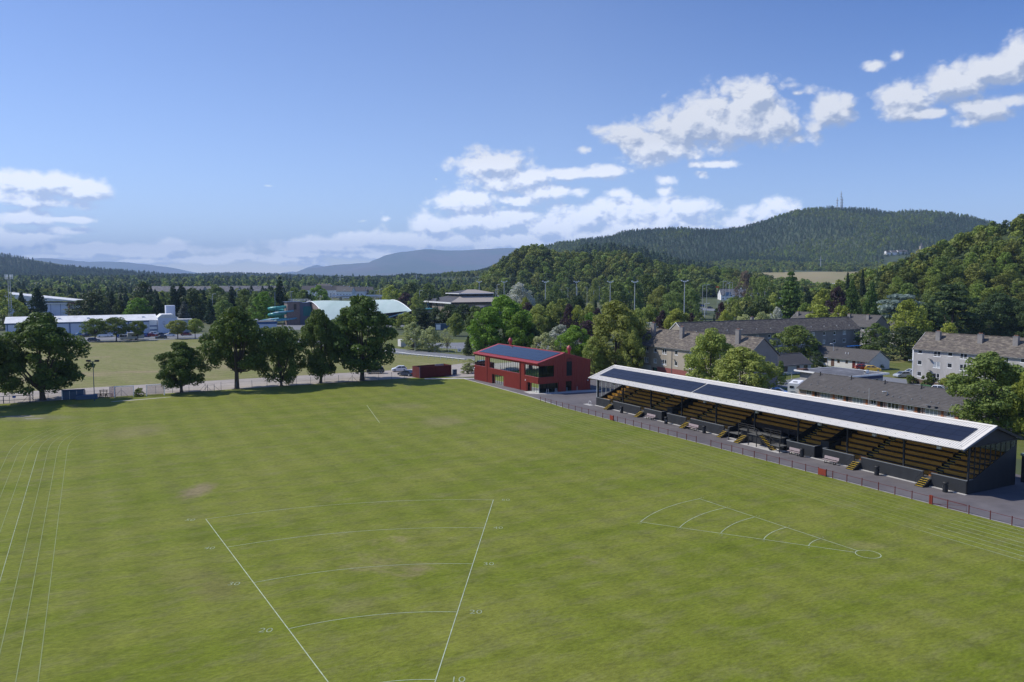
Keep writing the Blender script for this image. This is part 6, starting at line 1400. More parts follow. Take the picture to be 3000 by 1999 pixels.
for (kd, c, u, v, rot, lab) in (('estate', 'navy', 275, 1001, 25, 'dark estate car on the rink road under the leftmost round tree'), ('estate', 'black', 472, 993, 205, 'black car on the rink road right of the caravan'), ('hatch', 'blue', 357, 990, 25, 'blue hatchback left of the pale caravan'),
   ('suv', 'blue', 427, 987.5, 100, 'dark blue off roader before the rink notice panel'), ('hatch', 'red', 446, 987, 30, 'red hatchback before the square stair tower'), ('hatch', 'white', 453, 982, 30, 'white hatchback just behind the red hatchback'), ('saloon', 'navy', 474, 985, 28, 'dark saloon behind the black car on the rink road'),
   ('estate', 'white', 497, 986, 205, 'white estate car right of the square stair tower'), ('estate', 'darkred', 545, 983.5, 28, 'dark red estate car between the two right round trees'), ('van', 'white', 304, 988, 28, 'white van behind the gap of the first two round trees'), ('hatch', 'white', 318, 987, 30, 'white hatchback next to the white van by the rink'),
   ('hatch', 'skyblue', 231, 986, 80, 'bright blue car leftmost before the rink'), ('hatch', 'silver', 213, 990, 80, 'silver car beside the bright blue car'), ('saloon', 'navy', 250, 987, 80, 'dark car right of the bright blue car'), ('hatch', 'silver', 288, 985, 80, 'silver hatchback behind the dark estate car'),
   ('saloon', 'grey', 622, 989, 25, 'grey saloon on the rink road behind the tall open oak'), ('hatch', 'white', 385, 986, 80, 'white hatchback hidden behind the pale caravan'), ('suv', 'grey', 268, 984, 80, 'grey off roader in the back row of the rink car park')):
    x, y = G(u, v); car(kd, c, x, y, R(rot), lab, K)
cv = thing('caravan', 'pale grey caravan parked on the rink road beneath a small round tree', 'caravan', G(398, 996), GA)
MB().prism([(-2.9, 0.6), (-3.1, 1.2), (-2.9, 2.9), (2.7, 2.95), (3.0, 2.0), (2.95, 0.6)], -1.1, 1.1, 'y').build('body', M['greypaint'], cv); MB().box(-1.5, 0.5, -1.13, -1.1, 1.5, 2.2).build('window', M['glass'], cv); MB().box(-0.4, 0.4, -1.05, 1.05, 0.0, 0.66).build('wheel_pair', M['tyre'], cv)
x, y = G(371, 996); car('van', 'silver', x, y, GA, 'silver van towing the pale caravan', K)
car('hatch', 'silver', *G(2642, 1106), R(196), 'silver hatchback parked beside the pale flats', 'cars in the estate')
car('estate', 'white', *G(2668, 1099), R(188), 'white estate car behind the silver hatchback', 'cars in the estate')
car('hatch', 'yellow', *G(2557, 1088), R(-20), 'yellow car visible over the flat shop roof', 'cars in the estate')
car('hatch', 'red', *G(2528, 1084), R(-10), 'red car left of the yellow car over the flat shop roof', 'cars in the estate')
car('hatch', 'white', *G(2755, 1150), R(-35), 'white car whose roof shows behind the bungalow ridge', 'cars in the estate')
car('hatch', 'blue', *G(2282, 1158), R(-30), 'blue car behind the stand roof left of the motorhome', 'cars in the estate')
car('hatch', 'white', *G(2868, 1262), R(-60), 'white car under the huge dark tree behind the grandstand', 'cars in the estate')
for (kd, c, u, v, lab) in (('van', 'blue', 2056, 899, 'blue van on the road beyond the mossy roof'), ('suv', 'grey', 2080, 905, 'grey pickup car behind the blue van'), ('van', 'white', 2205, 874, 'white van in the car park among the street lamps'), ('hatch', 'white', 2180, 879, 'white car in the car park among the street lamps')):
    x, y = GT(u, v); car(kd, c, x, y, 0.1, lab, 'vehicles on the canal road', z=gz(x, y) + 0.05)
x, y = G(1628, 962); car('hatch', 'red', x, y, 0.2, 'red car beside the big white caravan in the park', None)
cv2 = thing('motorhome', 'white motorhome seen from behind above the pink bungalows', 'motorhome', (*G(2331, 1160)[:2], 0), GA + R(10))
MB().prism([(-1.15, 0.5), (1.15, 0.5), (1.15, 2.9), (1.0, 3.0), (-1.0, 3.0), (-1.15, 2.9)], -3.2, 3.2, 'y').build('body', M['white'], cv2)
cv2.rotation_euler = (0, 0, R(-28)); MB().box(-0.75, 0.05, -3.25, -3.2, 2.0, 2.45).build('rear_window', M['glass'], cv2); MB().box(1.15, 1.18, -2.6, -1.6, 1.5, 2.3).build('side_window', M['glass'], cv2)
MB().box(-0.4, 0.4, -1.6, -0.6, 3.0, 3.12).build('roof_light', M['capgrey'], cv2)
f = MB()
for (a, b, z) in ((-0.7, 0.3, 1.35), (-0.5, 0.6, 1.2), (-0.6, -0.1, 1.05), (0.0, 0.7, 1.0)): f.box(a, b, -3.22, -3.2, z, z + 0.05)
f.build('body_graphic', M['capgrey'], cv2)
for (x, y) in ((-1, -1.9), (1, -1.9), (-1, 2), (1, 2)): MB().prism([(y + .34 * math.cos(k * .524), .34 + .34 * math.sin(k * .524)) for k in range(12)], x - .12, x + .12, 'x').build('wheel', M['tyre'], cv2)
cv3 = thing('caravan', 'big white caravan among the park trees above the pavilion', 'caravan', (*G(1660, 962), 0), 0.1)
MB().prism([(-4.2, 0.6), (-4.4, 1.6), (-3.9, 2.9), (4.2, 3.0), (4.4, 0.6)], -1.2, 1.2, 'y').build('body', M['white'], cv3); MB().box(-4.0, -2.8, -1.24, -1.2, 1.5, 2.4).box(-1.5, 0.4, -1.24, -1.2, 1.6, 2.3).build('window', M['glass'], cv3)
wv = thing('cabin', 'white cabin behind the pale trees by the access road', 'cabin', (*G(1190, 1018), 0), GA); MB().box(-2, 8, 0, 3, 0.3, 2.8).build('body', M['renderw'], wv); MB().box(0, 2, -0.04, 0, 1.0, 2.0).build('window', M['glass'], wv)
bx = thing('container', 'blue and white container between dark trees left of the bright tree', 'container', (*G(1300, 968), 0), 0.1); MB().box(-4, 4, 0, 3, 0, 3.0).build('body', M['tarpblue'], bx); MB().box(-3.6, -1.5, -.05, 0, 0.3, 2.7).build('door', M['white'], bx)
# ============================================================ WHEELIE BINS
wb = thing('wheelie_bin', '', 'wheelie bin', group='wheelie bins by the pale flats')
body = MB().prism([(-.24, .08), (.24, .08), (.30, 1.0), (-.30, 1.0)], -.28, .28, 'x'); bo = body.build('body', M['greenplastic'], wb)
lid = MB().prism([(-.33, 1.0), (.33, 1.0), (.28, 1.08), (-.30, 1.1)], -.31, .31, 'x').build('lid', M['greenplastic'], wb); MB().tube([(-.25, .28, .1), (.25, .28, .1)], 0.1, 8).build('wheel', M['tyre'], wb)
for o in (bo, lid): o.material_slots[0].link = 'OBJECT'; o.material_slots[0].material = M['greenplastic']
pos = [(2702 + 7.5 * k, 1141 + 0.9 * k, 'green') for k in range(4)] + [(2776 + 9.5 * k, 1152 + 1.2 * k, 'blue') for k in range(5)]
ordn = ['leftmost', 'second', 'third', 'fourth', 'rightmost']
for i, (u, v, c) in enumerate(pos):
    x, y = G(u, v); k = i if i < 4 else i - 4; n = 4 if i < 4 else 5
    lab = '%s of the %s %s wheelie bins in front of the pale flats' % (ordn[k] if k < n - 1 else 'rightmost', ('four', 'five')[i >= 4], c)
    t = wb if i == 0 else dup(wb, (x, y, 0), GA - R(90), lab)
    t.location = (x, y, 0); t.rotation_euler = (0, 0, GA - R(90)); t['label'] = lab
    if c == 'blue':
        for ch in t.children:
            if len(ch.material_slots) and ch.name.split('.')[0] in ('body', 'lid'): ch.material_slots[0].material = M['blueplastic']
# ============================================================ FENCES
fn = thing('wire_fence', 'thin wire fence on slim posts under the row of oaks', 'fence', W(0, 184.6), GA)
nn_ = 0
for k in range(-28, 25):
    x = 1.6 + k * 3.3; MB().tube([(x, 0, 0), (x, 0, 1.75)], 0.04, 5).build('post', M['tarpblue'], fn)
    if k % 5 == 2: MB().tube([(x - 1.2, 0, 0), (x, 0, 1.4), (x + 1.2, 0, 0)], 0.035, 5).build('brace', M['tarpblue'], fn)
for z in (0.3, 0.9, 1.5): MB().tube([(-92, 0, z), (82, 0, z)], 0.007, 3).build('wire', M['tarpblue'], fn)
wf = thing('white_rail_fence', 'low white rail fence along the edge of the access road', 'fence', (0, 0, 0))
pts = [Vector((*G(u, v), 0)) for (u, v) in ((735, 1000), (830, 1010.5), (905, 1012), (960, 1019), (1010, 1024.5), (1118, 1034.5), (1165, 1040), (1222, 1047.5), (1290, 1053.5), (1361, 1061.5))]
for a, b in zip(pts, pts[1:]):
    L = (b - a).length; n = max(1, round(L / 2.7))
    for k in range(n):
        p = a.lerp(b, k / n); MB().box(p.x - .05, p.x + .05, p.y - .05, p.y + .05, 0, 0.95).build('post', M['white'], wf)
    MB().tube([a + Vector((0, 0, .9)), b + Vector((0, 0, .9))], 0.06, 4).build('rail', M['white'], wf)
for (p, q) in ((G(1383, 1063), G(1390, 1065)),): MB().tube([(*p, .9), (*q, .9)], 0.06, 4).build('rail', M['white'], wf)
cf_ = thing('chain_link_fence', 'tall chain link fence before the parking court beside the lamp post', 'fence', (0, 0, 0))
a, b = Vector((*G(1255, 1030), 0)), Vector((*G(1398, 1043), 0))
for k in range(8):
    p = a.lerp(b, k / 7); MB().tube([p, p + Vector((0, 0, 2.4))], 0.05, 5).build('post', M['steel'], cf_)
for z in (0.1, 1.2, 2.3): MB().tube([a + Vector((0, 0, z)), b + Vector((0, 0, z))], 0.02, 3).build('wire', M['steel'], cf_)
sg = thing('notice_board', 'small white notice on the chain link fence', 'sign', (*G(1346, 1040), 0), 0.1); MB().box(-0.6, 0.6, -0.06, 0, 1.0, 2.0).build('board', M['white'], sg); MB().box(-0.3, 0.3, -0.07, -0.06, 1.3, 1.7).build('emblem', M['capgrey'], sg)
wdf = thing('wooden_fence', 'brown wooden fence at the foot of the pale flats', 'fence', (0, 0, 0))
a, b = Vector((*G(2657, 1118), 0)), Vector((*G(2790, 1147), 0)); n = 42
bdm = MB().box(-0.012, 0.012, 0, (b - a).length / n - 0.02, 0.05, 1.15).mesh('board', M['wood'])
for k in range(n): p = a.lerp(b, k / n); mobj('board', bdm, wdf, (p.x, p.y, 0), math.atan2((b - a).y, (b - a).x) - R(90))
gf = thing('garden_fence', 'tall green mesh fence between the dark gable and the shop', 'fence', (0, 0, 0))
a, b = Vector((*G(2277, 1122), 0)), Vector((*G(2317, 1118), 0))
for k in range(9): p = a.lerp(b, k / 8); MB().tube([p, p + Vector((0, 0, 2.2))], 0.03, 4).build('post', M['greenplastic'], gf)
MB().tube([a + Vector((0, 0, 2.2)), b + Vector((0, 0, 2.2))], 0.03, 4).tube([a + Vector((0, 0, 1.1)), b + Vector((0, 0, 1.1))], 0.02, 4).build('rail', M['greenplastic'], gf)
cl_ = thing('clothes_frame', 'white clothes drying frame on the grass by the dark gable', 'clothes dryer', (*G(2300, 1112), 0), 0)
for x in (-1.6, 1.6): MB().tube([(x, 0, 0), (x, 0, 1.7)], 0.035, 5).build('post', M['white'], cl_)
MB().tube([(-1.6, 0, 1.7), (1.6, 0, 1.7)], 0.03, 5).tube([(-1.6, 0.4, 1.5), (1.6, 0.4, 1.5)], 0.03, 5).build('bar', M['white'], cl_)
# gate at far left
gt = thing('field_gate', 'dark metal barrier gate at the left edge, small blue sign beside it', 'gate', (*G(-10, 1184), 0), GA - R(3))
for x in (0.0, 1.1, 5.6, 6.1): MB().box(x, x + 0.14, -.07, .07, 0, 1.5).build('post', M['tarpblue'], gt)
MB().tube([(0, 0, 1.4), (6.1, 0, 1.4)], 0.05, 5).tube([(0, 0, 0.6), (6.1, 0, 0.6)], 0.05, 5).build('rail', M['tarpblue'], gt)
bs2 = thing('fence_sign', 'small blue square sign right of the barrier gate', 'sign', (*G(42, 1180), 0), GA); MB().tube([(0, 0, 0), (0, 0, 1.1)], 0.03, 5).build('post', M['steel'], bs2); MB().box(-.3, .3, -.04, 0, 0.95, 1.4).build('panel', M['blueplastic'], bs2)
bg = thing('wooden_gate', 'braced gate in the wire fence right of the small low oak', 'gate', (*G(608, 1147), 0), GA)
for x in (0, 1.4): MB().tube([(x, 0, 0), (x, 0, 1.5)], 0.05, 5).build('post', M['tarpblue'], bg)
MB().tube([(0, 0, 1.35), (1.4, 0, 1.35)], 0.03, 5).tube([(0, 0, .25), (1.4, 0, .25)], 0.03, 5).tube([(-1, 0, 0), (0, 0, 1.1)], 0.03, 5).tube([(2.6, 0, 0), (1.4, 0, 1.1)], 0.03, 5).build('leaf_frame', M['tarpblue'], bg)
# ============================================================ GOALS, DUGOUTS, LIGHT POLE
def goal(u0, v0, u1, v1, h, label):
    a, b = Vector((*G(u0, v0), 0)), Vector((*G(u1, v1), 0)); L = (b - a).length
    t = thing('football_goal', label, 'goal', a, math.atan2((b - a).y, (b - a).x), 'goals with pink nets')
    for x in (0, L): MB().box(x - .06, x + .06, -.06, .06, 0, h).build('goal_post', M['white'], t)
    MB().box(-.06, L + .06, -.06, .06, h, h + .12).build('crossbar', M['white'], t)
    for x in (0.02, L - 0.02): MB().tube([(x, 0, h), (x, 0.9, h), (x, 1.6, 0.05), (x, 0, 0.05)], 0.04, 5).build('side_frame', M['white'], t)
    n = MB().poly([(0, .9, h), (L, .9, h), (L, 1.6, .05), (0, 1.6, .05)]).poly([(0, .05, h), (L, .05, h), (L, .9, h), (0, .9, h)]).poly([(0, 0.05, h), (0, .9, h), (0, 1.6, .05), (0, 0.05, .05)]).poly([(L, 0.05, h), (L, .9, h), (L, 1.6, .05), (L, 0.05, .05)])
    n.build('net', M['net'], t); return t
goal(336, 1166, 392, 1163, 2.25, 'white framed goal with pink net, left one beside the wire fence')
goal(430, 1161.5, 482, 1158, 2.25, 'white framed goal with pink net, right one beside the small low oak')
dg = thing('dugout', 'dark blue metal dugout under the massive oak at the far left', 'dugout', (*G(183, 1172), 0), GA - R(8))
MB().prism([(0, 0), (0, 1.7), (0.35, 2.0), (1.6, 1.85), (1.8, 0)], 0, 3.9, 'x').build('shell', M['tarpblue'], dg)
for x in (0.02, 1.3, 2.6, 3.86): MB().box(x - .03, x + .03, -.05, 0, 0, 1.75).build('rib', M['steel'], dg)
MB().box(-.1, -.0, -0.1, 0.1, 0, 2.0).build('end_post', M['white'], dg)
db_ = thing('storage_bench', 'low blue tarpaulin covered bench right of the dugout', 'bench', (*G(222, 1172.5), 0), GA - R(10)); MB().prism([(0, 0), (0, .8), (.5, 1.0), (.9, 0)], 0, 3.9, 'x').build('cover', M['tarpblue'], db_)
lp = thing('floodlight_pole', 'slim pole with two floodlights standing on the pitch edge at left', 'light pole', (*G(277, 1176), 0), 0)
hz_ = atY(275, 1060, G(277, 1176)[1])[2]; MB().tube([(0, 0, 0), (0, 0, hz_)], [0.09, 0.06], 8).build('pole', M['tarpblue'], lp); MB().box(-1.1, 1.1, -.05, .05, hz_ - .05, hz_ + .05).build('crossarm', M['tarpblue'], lp)
for x in (-0.85, 0.85): MB().box(x - .38, x + .38, -.3, .1, hz_ + .02, hz_ + .36).build('lamp_head', M['black'], lp)
tb = thing('picnic_table', '', 'picnic table', group='stacked picnic tables by the floodlight pole')
MB().box(-0.8, 0.8, -0.35, 0.35, 0.68, 0.74).build('table_top', M['wood'], tb); MB().box(-0.8, 0.8, -0.75, -0.5, 0.4, 0.45).build('seat', M['wood'], tb); MB().box(-0.8, 0.8, 0.5, 0.75, 0.4, 0.45).build('seat', M['wood'], tb)
for x in (-.6, .6): MB().prism([(-.7, 0), (-.6, 0), (.0, .68), (.6, 0), (.7, 0), (.1, .7), (-.1, .7)], x - .04, x + .04, 'x').build('leg_frame', M['wood'], tb)
for i, (u, v, z, lab) in enumerate(((287, 1164.5, 0, 'picnic table nearest the floodlight pole'), (303, 1164, 0, 'picnic table at the bottom of the stack'), (304, 1163.8, 0.75, 'picnic table on top of the stack'), (319, 1163.5, 0, 'picnic table nearest the left goal'))):
    x, y = G(u, v)
    if i == 0: tb.location = (x, y, z); tb['label'] = lab
    else: dup(tb, (x, y, z), 0.2 * i, lab)
cn = MB().prism([(-.8, .1), (-.78, .06), (.78, .06), (.8, .1), (.8, 2.3), (-.8, 2.3)], -0.04, 0.04, 'y').build('mesh_panel', M['net'], None, loc=(*G(330, 1165), 0), rot=1.2, label='upright mesh panel left of the left goal', cat='panel')
tree('bush', 'lime', *G(409, 1161), 2.3, 1.7, 'small weedy shrub between the two goals'); tree('bush', 'pale', *G(1372, 1094), 3.6, 2.6, 'grey shrub on bare ground left of the pavilion'); tree('sparse', 'pale', *G(1380, 1092), 4.5, 3.6, 'bare twiggy sapling left of the pavilion')
# ============================================================ LAMPS AND MASTS
def lampmesh(h, arm=1.6, both=False):
    p = MB().tube([(0, 0, 0), (0, 0, h)], [0.19, 0.13], 6).tube([(0, 0, h - .05), (arm, 0, h + .1)], 0.08, 4).mesh('pole', M['steel'])
    hd = MB().box(arm - .25, arm + .45, -.15, .15, h + .02, h + .18).mesh('lamp_head', M['white']); return p, hd
LM = lampmesh(10.0); LM2 = (MB().tube([(0, 0, 0), (0, 0, 6.0)], [0.09, 0.06], 6).tube([(0, 0, 5.95), (.6, 0, 6.05)], 0.04, 4).mesh('pole', M['steel']), MB().box(.3, .95, -.14, .14, 5.98, 6.12).mesh('lamp_head', M['white']))
def lamp(x, y, z, rot, label, group, s=1.0, lm=None):
    t = thing('street_lamp', label, 'street lamp', (x, y, z), rot, group); t.scale = (1, 1, s); p, hd = lm or LM; mobj('pole', p, t); mobj('lamp_head', hd, t)
K = 'street lamps along the canal road'
LP = [(1646, 849, 'far left by the metal fence'), (1664, 844, 'second from the left above the metal fence'), (1692, 842, 'beside the tall floodlight over the hut'), (1720, 842, 'right above the white hut'), (1739, 852, 'standing lower, right of the white hut'), (1756, 840, 'left one at the marquee'), (1769, 840, 'right one at the marquee'),
      (1833, 857, 'in front of the big tree clump, left'), (1939, 858, 'at the right end of the concrete shelter'), (2059, 836, 'above the white cottage'), (2071, 835, 'just right of the one over the cottage'), (2107, 856, 'left of the grey hipped roof'), (2119, 825, 'tallest, over the grey hipped roof'), (2127, 832, 'behind the tallest one'),
      (2138, 828, 'by the blue road sign'), (2146, 828, 'by the brown dead tree'), (2158, 846, 'left at the busy junction'), (2169, 853, 'with short arm at the junction'), (2189, 841, 'in front of the dead brown tree'), (2195, 846, 'right of the dead brown tree'), (2220, 846, 'above the dark domed tree'), (2241, 849, 'left of the tall broad fir'),
      (2265, 866, 'on the slope left of the fir'), (2281, 862, 'thin one left of the fir'), (2294, 874, 'at the end of the far flats roof'), (2133, 865, 'before the grey hipped roof'), (2065, 890, 'standing low behind the mossy roof')]
for (u, v, lab) in LP:
    Y = 14.5 * FPX / (v - VH) * 0.72 if v > 838 else 560.0
    Y = min(max(Y, 330), 760); X, _, zt = atY(u, v, Y); z0 = gz(X, Y); lamp(X, Y, z0, 0.0 if u % 2 else math.pi, 'street lamp ' + lab, K, max(0.4, (zt - z0) / 10.0))
K = 'tall floodlight masts in the middle distance'
for (u, v, Y, lab) in ((1404, 826, 560, 'leftmost floodlight mast, right of the arena roof'), (1477, 826, 480, 'floodlight mast left of the silver leaved tree'), (1598, 826, 450, 'floodlight mast above the right roof slope of the pavilion'), (1689, 826, 520, 'floodlight mast over the hut'), (1788, 826, 470, 'floodlight mast with widest head left of the tree clump'), (1860, 826, 440, 'floodlight mast before the tree clump'), (2006, 824, 400, 'floodlight mast at the right end of the tree clump')):
    X, _, zt = atY(u, v, Y); t = thing('floodlight_mast', lab, 'floodlight', (X, Y, 0), 0, K)
    MB().tube([(0, 0, 0), (0, 0, zt)], [0.3, 0.16], 8).build('mast', M['steel'], t); MB().tube([(-1.6, 0, zt), (1.6, 0, zt)], 0.1, 5).build('crossarm', M['steel'], t)
    for k in range(4): MB().box(-.35, .35, -.2, .2, -.3, .3).build('lamp_head', M['white'], t, loc=(-1.5 + k, 0, zt + (.3 if k in (0, 3) else -.2)))
K = 'lamp posts by the leisure roads'
for (u, vt, vb, lab) in ((1380, 1036, 1062, None),):
    pass
for (u, vt, vb, lab, arm) in ((1381, 988, 1040, 'grey lamp post just left of the pavilion roof', True), (1216, 1000, 1030, 'lamp post between the pale trees on the verge', False), (2671, 1056, 1118, 'lamp post by the silver hatchback', True), (2424, 1048, 1078, 'lamp post on the green by the white bungalows', True), (2586, 1040, 1068, 'lamp post before the bungalow gable', True), (2407, 1082, 1096, 'short lamp bracket over the flat shop roof', True), (2598, 1148, 1208, 'white pole in front of the pink bungalows', False), (2440, 1008, 1070, 'dark telegraph pole beside the white bungalows', False)):
    x, y = G(u, vb); zt = atY(u, vt, y)[2]; lamp(x, y, 0, math.pi, lab, K, max(0.3, zt / 6.0), LM2)
K = 'masts around the swimming pool'
for (u, vt, Y, lab) in ((850, 855, 520, 'thin lamp mast left of the slide tower'), (974, 852, 560, 'lamp mast above the curved roof, left of the flyover'), (1005, 850, 600, 'lamp mast at the left end of the flyover'), (1098, 852, 620, 'lamp mast on the flyover, left'), (1112, 848, 620, 'lamp mast on the flyover, right'), (1229, 852, 540, 'lamp mast over the right tip of the curved roof'), (622, 862, 470, 'lamp mast among the conifers'), (1452, 848, 520, 'lamp mast right of the arena roof'), (1456, 834, 560, 'bare mast right of the arena roof'), (694, 850, 520, 'lamp mast beside the cone conifer')):
    X, _, zt = atY(u, vt, Y); lamp(X, Y, 0, 0, lab, K, zt / 10.0)
rs_ = thing('road_sign', 'blue motorway style sign by the canal road', 'road sign', (*atY(2133, 855, 700)[:2], 7), 0); MB().box(-2.5, 2.5, -.1, 0, 2, 5.5).build('panel', mat('blue_grey_sign', (0.10, 0.20, 0.33), 0.6), rs_); MB().box(-1.8, -1.6, 0, .2, 0, 5).box(1.6, 1.8, 0, .2, 0, 5).build('post', M['steel'], rs_)
os_ = thing('orange_sign', 'bright orange sign panel above the canal road', 'sign', (*atY(2102, 842, 650)[:2], gz(170, 650)), 0); zt = atY(2102, 839, 650)[2] - gz(170, 650); MB().box(-1.3, 1.3, -.1, 0, zt - 1.3, zt).build('panel', mat('orange_sign_face', (0.65, 0.09, 0.01), 0.5), os_); MB().tube([(0, .1, 0), (0, .1, zt)], 0.08, 5).build('post', M['steel'], os_)
gs_ = thing('green_road_sign', 'dark green road sign left of the grey hipped roof', 'road sign', (*atY(2128, 862, 720)[:2], 7.5), 0); MB().box(-1.6, 1.6, -.1, 0, 1, 3.4).build('panel', mat('green_sign_face', (0.01, 0.10, 0.05), 0.5), gs_)
# metal fence and bus shelter hints by the canal
mf = thing('metal_fence', 'long galvanised fence on the canal bank left of the white hut', 'fence', (*atY(1622, 878, 640)[:2], 3.5), 0.05)
for k in range(26): MB().box(k * 0.75, k * 0.75 + .12, 0, .1, 0, 2.4).build('paling', M['steel'], mf)
MB().box(0, 19, .1, .16, .4, .5).box(0, 19, .1, .16, 1.9, 2.0).build('rail', M['steel'], mf)


# traffic and parking among the street lamps beyond the flats
def drape(name, pxs, m, lift=0.15, sub=6):
    P = [GT(u, v) for (u, v) in pxs]; mb = MB(); n = len(P) // 2
    for k in range(n - 1):
        a, b, c, d = P[k], P[k + 1], P[2 * n - 2 - k], P[2 * n - 1 - k]
        for i in range(sub):
            for j in range(sub):
                q = []
                for (ii, jj) in ((i, j), (i + 1, j), (i + 1, j + 1), (i, j + 1)):
                    s_, t_ = ii / sub, jj / sub; x = (a[0] * (1 - s_) + b[0] * s_) * (1 - t_) + (d[0] * (1 - s_) + c[0] * s_) * t_; y = (a[1] * (1 - s_) + b[1] * s_) * (1 - t_) + (d[1] * (1 - s_) + c[1] * s_) * t_
                    q.append((x, y, gz(x, y) + lift))
                mb.poly(q)
    return mb.build(name, m, kind='structure')
drape('canal_road', [(2036, 900), (2075, 904), (2120, 908), (2120, 915), (2075, 911), (2036, 908)], M['road'])
drape('canal_car_park', [(2150, 872), (2200, 868), (2262, 872), (2262, 892), (2200, 890), (2150, 888)], M['road'])
drape('canal_road', [(2076, 862), (2110, 853), (2150, 848), (2160, 853), (2120, 860), (2090, 866)], M['road'])
cols_ = ['white', 'silver', 'black', 'red', 'white', 'blue', 'silver', 'white', 'grey', 'white', 'navy']
names_ = ['first', 'second', 'third', 'fourth', 'fifth', 'sixth', 'seventh', 'eighth', 'ninth', 'tenth', 'eleventh']
for i, (u, v) in enumerate(((2160, 884), (2172, 879), (2188, 884), (2198, 877), (2212, 882), (2224, 876), (2236, 884), (2246, 878), (2098, 859), (2116, 856), (2132, 853))):
    x, y = GT(u, v); car(('hatch', 'saloon', 'suv', 'van')[i % 4], cols_[i], x, y, 0.3 * i, '%s %s in the canal side car park, %s from the left' % (cols_[i], 'van' if i % 4 == 3 else 'car', names_[i]) if i < 8 else '%s car driving on the canal road among the lamps, %s' % (cols_[i], ('leftmost', 'middle one', 'rightmost')[i - 8]), 'vehicles on the canal road', z=gz(x, y) + 0.2, bare=True)
fc_ = thing('filling_station_canopy', 'white flat canopy among the parked cars beyond the flats', 'canopy', (*GT(2178, 876), 0), 0.1); zz = gz(*GT(2178, 876)); fc_.location.z = zz
MB().box(-9, 9, -5, 5, 4.8, 5.7).build('canopy_roof', M['white'], fc_)
for (x, y) in ((-6, 0), (6, 0)): MB().box(x - .3, x + .3, -.3, .3, 0, 4.8).build('column', M['steel'], fc_)

# ============================================================ HILLS AND WOODS
def interp(pts, x):
    if x <= pts[0][0]: return pts[0][1]
    for (a, b) in zip(pts, pts[1:]):
        if x <= b[0]: return a[1] + (b[1] - a[1]) * smooth((x - a[0]) / (b[0] - a[0]))
    return pts[-1][1]
from mathutils import noise as mnoise
def hillfn(sky, Yr, df, db, th, ext0, ext1, base=0.0, rough=0.10, fs=1.0):
    """ridge line measured as (column, row) on the photograph at distance Yr; th = height of the trees on it"""
    pr_ = [((u - 1500) * Yr / FPX, max(0.0, CH - (v - VH) * Yr / FPX - th)) for (u, v) in sky]
    pr_ = [(pr_[0][0] - ext0, 0.0)] + pr_ + [(pr_[-1][0] + ext1[0], ext1[1])] + ([(pr_[-1][0] + ext1[0] + ext1[2], 0.0)] if len(ext1) > 2 else [])
    def f(x, y):
        zr = interp(pr_, x); t = (y - Yr) / (df if y < Yr else db)
        if abs(t) >= 1: return -1.0
        n = mnoise.noise(Vector((x / df * 2.2, y / df * 2.2, 1.7))) + 0.5 * mnoise.noise(Vector((x / df * 5, y / df * 5, 4.7)))
        p = 0.5 + 0.5 * math.cos(math.pi * abs(t) ** (fs if y < Yr else 1.0))
        return zr * p * (1 + rough * n * (1 - p) * 3) + base * p
    return f, pr_
def terrain(name, f, pr_, Yr, df, db, m, nx=90, ny=34):
    x0, x1 = pr_[0][0], pr_[-1][0]; mb = MB()
    for j in range(ny + 1):
        y = Yr - df + (df + db) * j / ny
        for i in range(nx + 1):
            x = x0 + (x1 - x0) * i / nx; mb.v.append((x, y, max(f(x, y), -1.0) + gz(x, y) * (0 if Yr == 2800 else 1)))
    for j in range(ny):
        for i in range(nx): a = j * (nx + 1) + i; mb.f.append((a, a + 1, a + nx + 2, a + nx + 1))
    return mb.build(name, m, smoothed=True, kind='structure')
M['forestfloor'] = mat('forest_floor', (0.030, 0.048, 0.016), 0.95, 0.25, 0.01, c2=(0.045, 0.065, 0.02), f2=0.5, scale2=0.004)
M['hillwood'] = mat('far_wooded_slope', (0.028, 0.048, 0.022), 0.95, 0.35, 0.02, c2=(0.055, 0.075, 0.028), f2=0.52, scale2=0.0022, detail=10)
M['moor'] = mat('heather_moor_slope', (0.085, 0.070, 0.055), 0.95, 0.25, 0.006, c2=(0.045, 0.065, 0.030), f2=0.47, scale2=0.0009, detail=10, cut=0.05)

